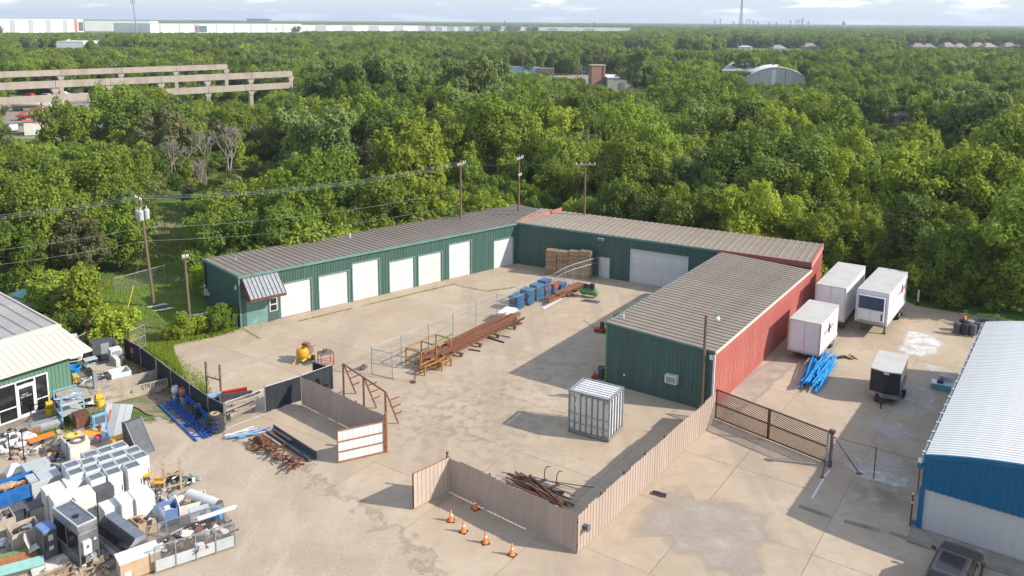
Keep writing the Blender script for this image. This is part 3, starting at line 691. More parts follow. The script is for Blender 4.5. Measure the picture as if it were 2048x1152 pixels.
kind(6, 7.0, 10.5, .5, 17, .9, 1.6, 14000, .33, 'leaf_dark', 'tall dark green tree', 'cone')
kind(7, 9.5, 12.5, 1.5, 20, .9, 1.7, 16000, .36, 'leaf_pale', 'tall pale green poplar', 'vase', sink=.6)
kind(8, 8.0, 8.5, .4, 16, .9, 1.8, 14000, .33, 'leaf_mid', 'low spreading green tree', 'vase')
kind(9, 8.0, 9.0, 1.0, 16, .7, 1.3, 8000, .34, 'leaf_brown', 'thin olive tree with bare twigs', 'round', sink=.8)
kind(10, 6.0, 7.0, .4, 14, .8, 1.4, 11000, .31, 'leaf_bright', 'small yellow green tree', 'cone')
def bare(seed, h, depth=5, r=.16, spread=.55):
    rnd = random.Random(seed); b = MB()
    def grow(p, d, L, r_, k):
        q = p + d * L; b.tube(p, q, r_, 5 if k > 2 else 3, r_ * .68, cap=False)
        if k == 0: return
        for _ in range(rnd.choice((2, 3)) if k > 1 else 3):
            e = (d + Vector((rnd.uniform(-1, 1), rnd.uniform(-1, 1), rnd.uniform(-.25, .75))) * spread).normalized(); grow(q, e, L * rnd.uniform(.62, .86), r_ * .66, k - 1)
    for i in range(3): grow(Vector((rnd.uniform(-.4, .4), rnd.uniform(-.4, .4), -.2)), Vector((rnd.uniform(-.3, .3), rnd.uniform(-.3, .3), 1)).normalized(), h * .26, r, depth)
    return b
BARE = [bare(s, 8.5).mesh('branches', MT['bark_dead']) for s in (3, 8)]

# places where no tree stands (pixel outlines of the ground), and windows that nearer trees must not hide (x0, y0, x1, y1, distance)
siteW = [tuple(p[:2]) for p in (P(-900, 1400), P(-900, 640), P(40, 585), P(225, 560), P(300, 470), P(318, 412), P(366, 412), P(372, 470), P(386, 520))] + \
        [tuple((LWo + D(50) * a - D(140) * b)[:2]) for a, b in ((0, 10.5), (16, 11.2), (38, 11))] + [tuple((INo + D(119) * a + D(29) * b)[:2]) for a, b in ((4, 12), (16, 11.5), (31, 11))] + [tuple(P(x, y)[:2]) for x, y in ((1700, 520), (1840, 596), (2048, 626), (2700, 690), (2700, 1400))]
KEEP = [(0, 118, 222, 268, 292), (222, 118, 462, 166, 292), (462, 132, 596, 174, 260), (360, 150, 520, 196, 262), (305, 416, 372, 500, 118), (212, 500, 388, 610, 86), (330, 305, 372, 352, 132), (436, 275, 476, 330, 145), (388, 290, 420, 340, 142), (515, 262, 560, 305, 160), (1000, 122, 1110, 142, 425), (1100, 122, 1215, 152, 425),
        (1178, 132, 1222, 168, 335), (1216, 150, 1300, 174, 330), (1488, 126, 1618, 164, 352), (1440, 120, 1530, 140, 420), (1720, 206, 1832, 234, 222), (0, 30, 605, 65, 1780), (1130, 116, 1240, 136, 400),
        (36, 76, 168, 94, 620), (196, 78, 345, 92, 620), (265, 0, 276, 78, 500), (600, 46, 1262, 62, 2170), (1450, 90, 1640, 98, 900), (1810, 82, 2048, 94, 1000), (840, 108, 866, 118, 250), (1230, 90, 1300, 98, 700), (1350, 88, 1440, 98, 700), (1540, 86, 1580, 98, 700), (1605, 84, 1650, 92, 800)]
POLES_KEEP = [(905, 316, 940, 344, 120), (1026, 306, 1052, 356, 120), (1158, 318, 1188, 362, 120), (262, 384, 330, 560, 70), (286, 410, 366, 505, 72)]
BIG = [(0, 262), ]
def fits(p, w, h):
    """size factor for a tree at p, or 0"""
    if inside((p[0], p[1]), siteW): return 0
    for f in (1, .75, .55, .38):
        x, y, d = proj((p[0], p[1], h * f * 1.16)); xb, yb, _ = proj((p[0], p[1], 0)); r = w * f * 1.15 / 2 * FPX / d; ok = True
        for x0, y0, x1, y1, dist in KEEP + POLES_KEEP:
            if p[1] < dist and x + r * .7 > x0 and x - r * .7 < x1 and y < y1 - (2 if dist > 400 else 3) and yb > y0: ok = False; break
        if ok: return f
    return 0
def halton(i, b):
    f, r = 1, 0
    while i: f /= b; r += f * (i % b); i //= b
    return r
# candidate places, nearest first; spacing grows with distance
rng_ = random.Random(5); cells = {}; cand = []
def free(x, y, s):
    cx, cy = int(x // 8), int(y // 8); k = int(s // 8) + 1
    for i in range(cx - k, cx + k + 1):
        for j in range(cy - k, cy + k + 1):
            for (a, b_, t) in cells.get((i, j), ()):
                if (a - x) ** 2 + (b_ - y) ** 2 < (min(s, t)) ** 2: return False
    return True
def claim(x, y, s): cells.setdefault((int(x // 8), int(y // 8)), []).append((x, y, s))
# trees that stand out in the photograph: pixel of the foot, kind, scale, label
SPECIAL = [((720, 268), 6, 1.5, 'tall pale poplar left of the middle, crown rising above its neighbours'), ((955, 285), 6, 1.5, 'huge pale green poplar in the middle of the wood'), ((895, 290), 6, 1.25, 'pale poplar crowding the left side of the huge middle poplar'),
           ((1268, 186), 6, 1.42, 'solitary tall tree standing by the brick chimney and white roof'), ((1292, 186), 6, .9, 'smaller pale tree leaning on the solitary tree by the chimney'),
           ((672, 252), 6, 1.3, 'pale poplar at the left shoulder of the tall left poplar'), ((1300, 225), 9, 1.1, 'willowy tree below the solitary tree by the chimney'),
           ((1960, 520), 3, 1.25, 'big bright green tree at the right edge behind the blue hall'), ((1990, 400), 3, 1.2, 'bright green tree at the right edge, higher up'), ((320, 330), 4, 1.3, 'dark tree in front of the concrete frame, left of the dead trees'),
           ((130, 330), 0, 1.15, 'mid green tree covering the foot of the concrete frame on the left'), ((240, 318), 1, 1.25, 'broad tree hiding the middle of the concrete frame')]
TREES = []
for (x, y), k, s, lb in SPECIAL:
    p = P(x, y); TREES.append((p.x, p.y, k, s, lb)); claim(p.x, p.y, 6.5)
n_try = 0
ring = []
for i in range(1, 42000):
    u, v = halton(i, 2), halton(i, 3); d = 72 + (215 - 72) * math.sqrt(u); a = R(-36 + 72 * v)
    ring.append((d, d * math.sin(a), d * math.cos(a)))
ring.sort()
ACC = []
for d, x, y in ring:
    s = 5.2 if d < 130 else 5.8
    px_ = proj((x, y, 3))
    if not (-90 < px_[0] < 2140): continue
    if not free(x, y, s): continue
    k = rng_.choices(range(10), (14, 12, 9, 10, 13, 9, 4, 13, 4, 9))[0]
    if px_[0] > 1500 and rng_.random() < .3: k = 3
    if 300 < px_[0] < 620 and 100 < d < 165 and rng_.random() < .4: k = 8
    q = rng_.choice((rng_.uniform(.66, .9), rng_.uniform(.85, 1.12), rng_.uniform(1.05, 1.4))) * (1 if d > 105 else .86)
    f = fits((x, y), KINDS[k][2] * q, KINDS[k][3] * q)
    if f: claim(x, y, s * (.85 + .2 * q)); ACC.append((x, y, k, f * q))
NSOLO = 288
def zone(px, py, d):
    if px < 400: return 'left of the dead trees' if d > 100 else 'on the far left'
    if px < 1040: return 'behind the long left wing'
    if px < 1660: return 'behind the tan back roof'
    return 'behind the white trailers'
ORD = ['first', 'second', 'third', 'fourth', 'fifth', 'sixth', 'seventh', 'eighth', 'ninth', 'tenth', '11th', '12th', '13th', '14th', '15th', '16th', '17th', '18th', '19th', '20th', '21st', '22nd', '23rd', '24th', '25th', '26th', '27th', '28th', '29th', '30th', '31st', '32nd', '33rd', '34th', '35th', '36th', '37th', '38th', '39th', '40th']
def th(i):
    i += 1
    return ORD[i - 1] if i <= 40 else '%d%s' % (i, 'th' if 10 < i % 100 < 14 else {1: 'st', 2: 'nd', 3: 'rd'}.get(i % 10, 'th'))
solo = ACC[:NSOLO - len(TREES)]; rest = ACC[NSOLO - len(TREES):]
bands = {}
for (x, y, k, s) in solo:
    px_, py_, d = proj((x, y, 5)); bands.setdefault(min(8, int((d - 60) // 12)), []).append((px_, x, y, k, s))
for bi, key in enumerate(sorted(bands)):
    for j, (px_, x, y, k, s) in enumerate(sorted(bands[key])):
        TREES.append((x, y, k, s, '%s %s, %s in %s row' % (KINDS[k][4], zone(px_, 0, 200), th(j), th(bi))))
for (x, y, k, s, lb) in TREES:
    cr, tk, w, h, words = KINDS[k]
    t = thing('tree', lb, 'tree', (x, y, -.05), rng_.uniform(0, 360), 'trees of the wood behind the buildings'); t.scale = (s * rng_.uniform(.92, 1.1), s * rng_.uniform(.92, 1.1), s)
    link('crown', cr, t); link('trunk', tk, t)
# dead and half-dead trees in the left of the wood and by the dome
for i, (x, y, s, lb) in enumerate(((350, 372, 1.0, 'bare grey dead tree, left one in the thin patch of the wood'), (405, 352, 1.05, 'bare grey dead tree in the middle of the thin patch of the wood'), (455, 345, 1.15, 'tangled grey dead tree right of the middle in the thin patch'),
                                   (540, 318, 1.0, 'leaning bare tree at the right end of the thin patch of the wood'), (410, 392, .8, 'small bare dead tree low in the thin patch of the wood'), (1700, 232, 1.3, 'large bare branched tree beside the domed white hall'), (585, 300, .9, 'bare grey tree in shade right of the thin patch'))):
    p = P(x, y); t = thing('dead_tree', lb, 'dead tree', (p.x, p.y, 0), i * 67, 'dead trees in the wood'); t.scale = (s * 1.15, s * 1.15, s)
    link('branches', BARE[i % 2], t)
# the far wood: too many crowns to count, one object that scatters the crowns above
pts, scl, rot, idx = [], [], [], []
def put(x, y, s, k): pts.append((x, y, -.3)); scl.append((s * rng_.uniform(.9, 1.2), s * rng_.uniform(.9, 1.2), s)); rot.append((0, 0, rng_.uniform(0, 6.28))); idx.append(k)
for (x, y, k, s) in rest: put(x, y, s, k)
d = 215.0; far_n = 0
while d < 8500:
    sp = 6.6 + max(0, d - 260) * .011; sp = min(sp, 30); w_ = d * .66; n = int(2 * w_ / sp)
    for i in range(n):
        x = -w_ + (i + rng_.random()) * sp; y = d + rng_.uniform(-.5, .5) * sp
        k = rng_.choices(range(10), (14, 13, 5, 7, 17, 10, 4, 12, 4, 6))[0]; s = rng_.uniform(.8, 1.15) * max(1, min(2.2, sp / 7.6))
        if d > 900: s = rng_.uniform(.75, 1.15) * min(2.4, sp / 8.5)
        h_ = KINDS[k][3] * s
        f = fits((x, y), KINDS[k][2] * s, h_)
        if not f: continue
        hs = s * f
        put(x, y, hs, k); scl[-1] = (scl[-1][0], scl[-1][1], min(hs, 13.5 / KINDS[k][3] * (.8 + .3 * rng_.random())))
    d += sp * .8
me = bpy.data.meshes.new('far_wood'); me.from_pydata(pts, [], [])
for nm, ty, dat in (('scl', 'FLOAT_VECTOR', scl), ('rot', 'FLOAT_VECTOR', rot)):
    a = me.attributes.new(nm, ty, 'POINT'); a.data.foreach_set('vector', [c for v in dat for c in v])
a = me.attributes.new('idx', 'INT', 'POINT'); a.data.foreach_set('value', idx)
fw_o = link('far_wood', me, label='far wood of mixed green trees stretching to the horizon', cat='wood', kind='stuff')
NT = bpy.data.node_groups.new('scatter', 'GeometryNodeTree'); NT.interface.new_socket('Geometry', in_out='INPUT', socket_type='NodeSocketGeometry'); NT.interface.new_socket('Geometry', in_out='OUTPUT', socket_type='NodeSocketGeometry')
gi = NT.nodes.new('NodeGroupInput'); go = NT.nodes.new('NodeGroupOutput'); ip = NT.nodes.new('GeometryNodeInstanceOnPoints'); jn = NT.nodes.new('GeometryNodeGeometryToInstance')
first = {}
for o in bpy.data.objects:
    if o.type == 'MESH' and o.name.startswith('crown') and o.data.name not in first: first[o.data.name] = o
for cr, *_ in reversed(KINDS):
    oi_ = NT.nodes.new('GeometryNodeObjectInfo'); oi_.inputs[0].default_value = first[cr.name]; NT.links.new(oi_.outputs['Geometry'], jn.inputs[0])
def nat(nm, ty):
    q = NT.nodes.new('GeometryNodeInputNamedAttribute'); q.data_type = ty; q.inputs[0].default_value = nm; return q.outputs[0]
NT.links.new(gi.outputs[0], ip.inputs['Points']); NT.links.new(jn.outputs[0], ip.inputs['Instance']); ip.inputs['Pick Instance'].default_value = True
NT.links.new(nat('idx', 'INT'), ip.inputs['Instance Index'])
er = NT.nodes.new('FunctionNodeEulerToRotation'); NT.links.new(nat('rot', 'FLOAT_VECTOR'), er.inputs[0]); NT.links.new(er.outputs[0], ip.inputs['Rotation'])
NT.links.new(nat('scl', 'FLOAT_VECTOR'), ip.inputs['Scale']); NT.links.new(ip.outputs[0], go.inputs[0])
md = fw_o.modifiers.new('scatter', 'NODES'); md.node_group = NT
print('trees', len(TREES), 'far', len(pts), 'order check', [c[0].name for c in KINDS])
# ------------------------------------------------------------------ sheet metal fences and gates of the yard
def sheet_fence(name, a, b, h, label, cat='fence', material='tan_fence', flip=False, posts=True, pw=.915, jag=.06):
    L = (b - a).length; t = thing(name, label, cat, a, AZ(a, b)); n = max(1, round(L / pw)); w = L / n; rnd = random.Random(int(L * 100))
    me = [wall_panel('panel', w, .04, h + d, MT[material], .305, .09, .04) for d in (-jag, 0, jag * .6)]
    for i in range(n):
        o = link('panel', me[rnd.randrange(3)], t, (i * w, 0, 0)) if not flip else link('panel', me[rnd.randrange(3)], t, ((i + 1) * w, 0, 0), 180)
    s = 1 if not flip else -1
    for z_ in (.45, h - .45): MB().box(0, L, s * .012 if s > 0 else -.06, .06 if s > 0 else -.012, z_ - .03, z_ + .03).build('rail', MT['rust_dark'], t)
    k = max(2, round(L / 2.6) + 1)
    for i in range(1, k - 1): MB().box(L * i / (k - 1) - .04, L * i / (k - 1) + .04, s * .062 if s > 0 else -.14, .14 if s > 0 else -.062, 0, h + .02).build('post', MT['rust_dark'], t)
    return t
FC = P(1154, 1108); FB = P(1428, 846); FA = P(898, 984)
sheet_fence('sheet_metal_fence', FA, FC, 2.18, 'shaded tan ribbed metal fence along the front of the yard behind the cones')
sheet_fence('sheet_metal_fence', FC, FB, 2.18, 'sunlit tan ribbed metal fence from the front corner to the brown gate')
S1a, S1b = P(605, 810), P(770, 893)
sheet_fence('sheet_metal_fence', S1a, S1b, 2.12, 'short shaded brown ribbed metal fence left of the open gateway')
# flood lamp on the sunlit fence
fl_o = thing('flood_lamp', 'small grey flood lamp on the near end of the sunlit fence', 'lamp', FC + D(AZ(FC, FB)) * .55 + Vector((0, 0, 0)), AZ(FC, FB))
MB().box(-.12, .12, -.30, -.045, 1.15, 1.38).build('housing', MT['grey_dark'], fl_o); MB().box(-.16, .16, -.36, -.302, 1.12, 1.40).build('lens', MT['glass_grey'], fl_o); MB().tube((0, -.1, .95), (0, -.1, 1.15), .03).build('bracket', MT['galv'], fl_o)
# open gate leaves
GP = P(769, 905); GQ = P(676, 926)
gl_ = thing('gate_leaf', 'open gate leaf of white panels in a rusty pipe frame', 'gate', GQ, AZ(GQ, GP)); L = (GP - GQ).length; h = 2.1
wp = MB().box(0, L / 9 - .012, .0, .02, .1, h - .04).mesh('panel', MT['white'])
for i in range(9): link('panel', wp, gl_, (i * L / 9 + .006, 0, 0))
for z_ in (.08, .72, 1.38, h): MB().tube((0, -.04, z_), (L, -.04, z_), .035).build('rail', MT['rust_orange'], gl_)
for x_ in (0, L): MB().tube((x_, -.04, .06), (x_, -.04, h + .03), .04).build('stile', MT['rust_orange'], gl_)
gpp = thing('gate_post', 'thick rusty orange gate post beside the white gate leaf', 'post', GP + D(AZ(GQ, GP)) * .12, 0)
MB().tube((0, 0, 0), (0, 0, 2.6), .10, 10).build('pipe', MT['rust_orange'], gpp); MB().tube((-.14, 0, 1.9), (.05, 0, 1.9), .04).build('hinge', MT['rust'], gpp); MB().tube((-.14, 0, .4), (.05, 0, .4), .04).build('hinge', MT['rust'], gpp)
GR, GS = P(900, 984), P(828, 1020)
gl2 = thing('gate_leaf', 'open tan sheet metal gate leaf at the front right of the gateway', 'gate', GS, AZ(GS, GR)); L = (GR - GS).length
wp = wall_panel('panel', L / 3, .1, 2.15, MT['tan_gate'], .305, .09, .03)
for i in range(3): link('panel', wp, gl2, (i * L / 3, 0, 0))
for z_ in (.1, 1.1, 2.12): MB().tube((0, .06, z_), (L, .06, z_), .03).build('rail', MT['rust'], gl2)
for x_ in (0, L): MB().tube((x_, .06, .05), (x_, .06, 2.16), .035).build('stile', MT['rust'], gl2)
g2p = thing('gate_post', 'slim rusty post at the corner of the shaded front fence', 'post', FA - D(AZ(FA, FC)) * .12, 0)
MB().tube((0, 0, 0), (0, 0, 2.35), .07, 8).build('pipe', MT['rust_orange'], g2p); MB().tube((0, 0, 2.35), (0, 0, 2.42), .085, 8).build('cap', MT['rust'], g2p)
# brown slatted cantilever gate
CA, CB = P(1431, 838), P(1653, 928)
L = (CB - CA).length; cg = thing('slatted_gate', 'brown steel sliding gate of diagonal slats beside the red wall', 'gate', CA, AZ(CA, CB)); h = 2.12
for z_ in (.12, 1.12, h): MB().box(0, L, -.04, .04, z_ - .04, z_ + .04).build('rail', MT['gate_brown'], cg)
for x_ in (0, L * .49, L * .505, L): MB().box(x_ - .04, x_ + .04, -.045, .045, .1, h + .05).build('stile', MT['gate_brown'], cg)
for (xa, xb) in ((.06, L * .48), (L * .515, L - .06)):
    for (za, zb, sg) in ((.17, 1.07, -1), (1.17, h - .05, 1)):
        n = int((xb - xa + (zb - za)) / .135)
        for i in range(n):
            s = xa - (zb - za) + .07 + i * .135; p, q = [s, za], [s + (zb - za), zb]
            if p[0] < xa: p = [xa, za + (xa - p[0])]
            if q[0] > xb: q = [xb, zb - (q[0] - xb)]
            if q[0] - p[0] < .05: continue
            if sg < 0: p[1], q[1] = za + zb - p[1], za + zb - q[1]
            b = MB(); b.bar((p[0], 0, p[1]), (q[0], 0, q[1]), .018, .045); b.build('slat', MT['gate_brown'], cg)
gp3 = thing('gate_post', 'grey double post with brown roller box at the right end of the slatted gate', 'post', P(1659, 934), AZ(CA, CB))
MB().box(-.08, .08, -.06, .06, 0, 2.2).build('post', MT['grey_dark'], gp3); MB().box(-.28, -.18, -.05, .05, 0, 2.2).build('post', MT['galv'], gp3); MB().box(-.16, .16, -.14, .14, 2.2, 2.4).build('roller_box', MT['gate_brown'], gp3)
b3 = MB(); b3.tube((0, 0, 0), (-.9, -.3, 0.02), .025); gp4 = thing('gate_brace', 'thin rusty rod leaning from the gate foot to the concrete', 'brace', P(1644, 955), 90)
MB().tube((0, 0, .03), P(1652, 926) - P(1644, 955) + Vector((0, 0, .35)), .03).build('rod', MT['rust'], gp4); MB().box(-.12, .12, -.06, .06, 0, .03).build('foot', MT['rust_dark'], gp4)
# chain link runs
def chain_fence(name, pix, h, label, mesh='chain_link', rails=(1,), post_r=.035, rail_r=.022, metal='galv', group=None, skip=()):
    pts = [P(x, y) if not isinstance(x, Vector) else x for x, y in pix]; t = thing(name, label, 'fence', pts[0], 90, group); o = pts[0]
    for p in pts: MB().tube(p - o, p - o + Vector((0, 0, h + .04)), post_r, 7).build('post', MT[metal], t)
    for i, (a, b) in enumerate(zip(pts[:-1], pts[1:])):
        for f in rails: MB().tube(a - o + Vector((0, 0, h * f)), b - o + Vector((0, 0, h * f)), rail_r, 6).build('rail', MT[metal], t)
        if mesh and i not in skip:
            q = MB(); q.add([a - o + Vector((0, 0, .05)), b - o + Vector((0, 0, .05)), b - o + Vector((0, 0, h)), a - o + Vector((0, 0, h))], [(0, 1, 2, 3)]); q.build('netting', MT[mesh], t)
    return t
chain_fence('chain_link_fence', [(744, 749), (803, 725), (857, 700), (906, 678), (952, 651), (994, 635), (1035, 621), (1074, 604), (1110, 591)], 2.25, 'open chain link fence posts running across the yard past the steel pile', rails=(.99, .62), post_r=.032, rail_r=.012)
chain_fence('chain_link_fence', [(744, 749), (785, 758)], 2.1, 'short chain link gate frame at the near end of the yard fence', rails=(.02, .45, .97), post_r=.04, rail_r=.025)
chain_fence('chain_link_fence', [(1110, 590), (1130, 578), (1147, 571), (1196, 556)], 2.3, 'chain link fence corner between the blue stacks and the white door', rails=(.98, .75), post_r=.035, rail_r=.03)
chain_fence('chain_link_fence', [(1662, 934), (1747, 958), (1835, 985)], 2.0, 'chain link fence between gate post and the blue hall', rails=(.98,), metal='grey_dark', post_r=.035, rail_r=.016)
br = thing('fence_brace', 'diagonal brown brace rod on the chain link beside the gate', 'brace', P(1718, 948), 90)
MB().tube((0, 0, .05), P(1664, 934) - P(1718, 948) + Vector((0, 0, 1.95)), .035).build('rod', MT['gate_brown'], br); MB().box(-.18, .18, -.07, .07, 0, .05).build('foot', MT['gate_brown'], br)
# grass lot fence on the left
chain_fence('chain_link_fence', [(356, 672), (392, 668), (432, 660), (474, 655)], 1.75, 'chain link fence overgrown with weeds joining the garage corner', rails=(.98,), post_r=.035, rail_r=.025)
gt = thing('chain_link_gate', 'open galvanised chain link gate on the grass by the black screen', 'gate', P(262, 706), AZ(P(262, 706), P(292, 692)))
L = (P(292, 692) - P(262, 706)).length
for z_ in (.1, .95, 1.85): MB().tube((0, 0, z_), (L, 0, z_), .028).build('rail', MT['galv'], gt)
for x_ in (0, L * .5, L): MB().tube((x_, 0, .08), (x_, 0, 1.9), .03).build('stile', MT['galv'], gt)
MB().add([(0, 0, .1), (L, 0, .1), (L, 0, 1.85), (0, 0, 1.85)], [(0, 1, 2, 3)]).build('netting', MT['chain_link'], gt)
gtp = thing('chain_link_post', 'thick galvanised post standing in weeds right of the small open gate', 'post', P(357, 672), 0); MB().tube((0, 0, 0), (0, 0, 2.1), .06).build('pipe', MT['galv'], gtp); MB().lathe([(.075, 2.1), (.05, 2.18), (0, 2.2)], 8).build('cap', MT['galv'], gtp)
chain_fence('chain_link_fence', [(96, 728), (152, 716), (186, 700)], 1.7, 'chain link fence in front of the white car beside the shop', rails=(.98, .05), rail_r=.03)
chain_fence('chain_link_fence', [(230, 590), (330, 562), (386, 545)], 1.7, 'chain link fence at the back of the grass lot', rails=(.98,), rail_r=.02)
# black privacy screen
def screen_fence(pix, h, label, wav=.05, seed=0, cloth='screen_black', posts=True):
    pts = [P(x, y) for x, y in pix]; t = thing('screened_fence', label, 'fence', pts[0], 90); o = pts[0]; rnd = random.Random(seed)
    for p in pts: MB().tube(p - o, p - o + Vector((0, 0, h + .15)), .035, 7).build('post', MT['galv'], t)
    for a, b in zip(pts[:-1], pts[1:]):
        MB().tube(a - o + Vector((0, 0, h + .04)), b - o + Vector((0, 0, h + .04)), .022, 6).build('rail', MT['galv'], t)
        q = MB(); n = 14; nz = 5; d = (b - a) / n; s = Vector((-d.y, d.x, 0)).normalized()
        for j in range(nz):
            for i in range(n + 1):
                q.v.append(tuple(a - o + d * i + s * (.03 + rnd.uniform(-wav, wav)) + Vector((0, 0, .06 + (h - .04) * j / (nz - 1) + (rnd.uniform(-.05, .02) if j in (0, nz - 1) else 0)))))
        for j in range(nz - 1):
            for i in range(n): q.f.append((j * (n + 1) + i, j * (n + 1) + i + 1, (j + 1) * (n + 1) + i + 1, (j + 1) * (n + 1) + i)); q.m.append(0)
        q.build('screen', MT[cloth], t, smooth=True)
    return t
screen_fence([(250, 718), (283, 738), (314, 762), (344, 786), (382, 816), (418, 842), (450, 860)], 1.75, 'long black screened fence running down beside the potted junk', seed=3)
screen_fence([(531, 826), (603, 802), (666, 778)], 1.85, 'black screened fence panel meeting the short brown metal fence', seed=4)
screen_fence([(666, 778), (627, 768)], 1.7, 'short black screened return at the inner end of the gateway', seed=5)
chain_fence('chain_link_fence', [(452, 858), (531, 828)], 1.85, 'chain link fence with old lumber behind it near the tyre stack', rails=(.99, .02), post_r=.035, rail_r=.02)
for i in range(9):
    a, b = P(456, 852), P(528, 824); f0, f1 = random.uniform(0, .3), random.uniform(.6, 1); d = D(AZ(a, b) - 90) * (.25 + .06 * (i % 3))
    o = MB(); o.bar(Vector((0, 0, 0)), (a.lerp(b, f1) - a.lerp(b, f0)) + Vector((0, 0, random.uniform(-.3, .3))), .05, .16)
    t = o.build('old_board', MT[('wood_grey', 'dirty_beige', 'wood_old')[i % 3]], loc=a.lerp(b, f0) + d + Vector((0, 0, .35 + i * .15)), label='weathered board stacked behind the chain link, %s from the ground' % th(i), cat='board', group='boards behind the chain link')
# ------------------------------------------------------------------ things on the yard
# caged steel container
cgA, cgB, cgD = P(1137, 863), P(1217, 885), P(1244, 857)
t = thing('panel_cage', 'large galvanised cage of white panels standing beside the right wing', 'cage', cgB, AZ(cgB, cgD)); Lx = (cgD - cgB).length; Ly = (cgA - cgB).length; h = 2.92; w = .09
for x_, y_ in ((0, 0), (Lx, 0), (Lx, Ly), (0, Ly)): MB().box(x_ - w / 2, x_ + w / 2, y_ - w / 2, y_ + w / 2, 0, h).build('corner_post', MT['galv'], t)
for z_ in (.14, h - .05):
    MB().box(w, Lx - w, -w / 2, w / 2, z_ - .06, z_ + .06).build('rail', MT['galv'], t); MB().box(w, Lx - w, Ly - w / 2, Ly + w / 2, z_ - .06, z_ + .06).build('rail', MT['galv'], t)
    MB().box(-w / 2, w / 2, w, Ly - w, z_ - .06, z_ + .06).build('rail', MT['galv'], t); MB().box(Lx - w / 2, Lx + w / 2, w, Ly - w, z_ - .06, z_ + .06).build('rail', MT['galv'], t)
n = 7
for i in range(n): MB().box(.06, .10, Ly * i / n + .09, Ly * (i + 1) / n - .03, .22, h - .25).build('panel', MT['off_white'], t)
for i in range(n + 1): MB().box(-.02, .055, Ly * i / n + .0, Ly * i / n + .05, .2, h - .1).build('bar', MT['galv'], t)
for i in range(5): MB().box(Lx * i / 5 + .08, Lx * (i + 1) / 5 - .05, .06, .10, .22, h - .25).build('panel', MT['white'], t); MB().box(Lx * i / 5 + .01, Lx * i / 5 + .06, -.02, .055, .2, h - .1).build('bar', MT['galv'], t)
MB().box(.1, Lx - .1, Ly - .12, Ly - .08, .2, h - .2).build('back_panel', MT['off_white'], t); MB().box(Lx - .12, Lx - .08, .1, Ly - .14, .2, h - .2).build('back_panel', MT['off_white'], t)
for z_ in (.75, 1.35): MB().box(-.05, -.022, .05, Ly - .05, z_, z_ + .06).build('cross_rail', MT['galv'], t)
for i in range(7): MB().box(Lx * (i + .15) / 7, Lx * (i + .75) / 7, .12, Ly - .12, h - .16, h - .06).build('top_panel', MT['white'], t)
for (p, q) in (((-.03, .05, .2), (-.03, .5, .6)), ((-.03, Ly - .05, .2), (-.03, Ly - .5, .6)), ((-.03, .05, h - .2), (-.03, .5, h - .5)), ((-.03, Ly - .05, h - .2), (-.03, Ly - .5, h - .5))): MB().bar(p, q, .04).build('brace', MT['galv'], t)
MB().box(-.0, Lx, 0, Ly, .02, .07).build('base', MT['steel_dark'], t)
# traffic cones
def cone(label, loc, s=1, az=0, group='cones beside the front fence'):
    t = thing('traffic_cone', label, 'cone', loc, az, group); t.scale = (s, s, s)
    MB().lathe([(.19, .04), (.15, .05), (.035, .72), (.0, .72)], 14).build('body', MT['orange'], t, smooth=True)
    MB().lathe([(.106, .38), (.085, .47)], 14, (0, 0, 0)).build('collar', MT['white'], t, smooth=True)
    MB().box(-.21, .21, -.21, .21, 0, .04).build('base', MT['black'], t)
for x_, y_, lb in ((902, 1042, 'orange traffic cone, leftmost of the near row'), (927, 1064, 'orange traffic cone, second in the near row'), (971, 1086, 'orange traffic cone, third in the near row'), (1024, 1110, 'orange traffic cone, nearest and rightmost of the row'), (951, 1018, 'orange traffic cone in the shadow of the front fence')): cone(lb, P(x_, y_), .92, x_)
# pallets: one mesh for a wooden pallet, one for a plastic one
def pallet_mesh(w, d, h, material, slats=7):
    b = MB()
    for i in range(3): b.box(-w / 2, w / 2, -d / 2 + i * (d - .09) / 2, -d / 2 + i * (d - .09) / 2 + .09, .022, h - .022)
    for i in range(slats):
        x = -w / 2 + i * (w - .09) / (slats - 1); b.box(x, x + .095, -d / 2, d / 2, h - .02, h)
        if i % 2 == 0: b.box(x, x + .095, -d / 2, d / 2, 0, .02)
    return b
wpal = pallet_mesh(1.15, 1.0, .135, None).mesh('wooden_pallet', MT['wood'])
a, b_ = P(1102, 549), P(1172, 557); az_ = AZ(a, b_)
for s in range(4):
    n = (19, 19, 20, 21)[s]; c = a.lerp(b_, (s + .05) / 3.1) + D(az_ - 90) * .2
    for k in range(n):
        o = link('wooden_pallet', wpal, None, c + D(random.uniform(0, 360)) * .035 + Vector((0, 0, k * .142)), label='wooden pallet, %s from the ground in the %s brown stack' % (th(k), th(s)), cat='pallet', group='brown pallet stacks by the back wall', az=az_ + random.uniform(-3, 3))
def crate_mesh(m):
    b = MB(); w, d, h = 1.1, 1.0, .2
    b.box(-w / 2, w / 2, -d / 2, d / 2, h - .045, h); b.box(-w / 2, w / 2, -d / 2, d / 2, 0, .03)
    for i in range(4):
        x = -w / 2 + i * (w - .1) / 3
        for y in (-d / 2, -.05, d / 2 - .1): b.box(x, x + .1, y, y + .1, .03, h - .045)
    return b.mesh('plastic_pallet', m)
pm = {'blue': crate_mesh(MT['blue_crate']), 'red': crate_mesh(MT['red_crate'])}
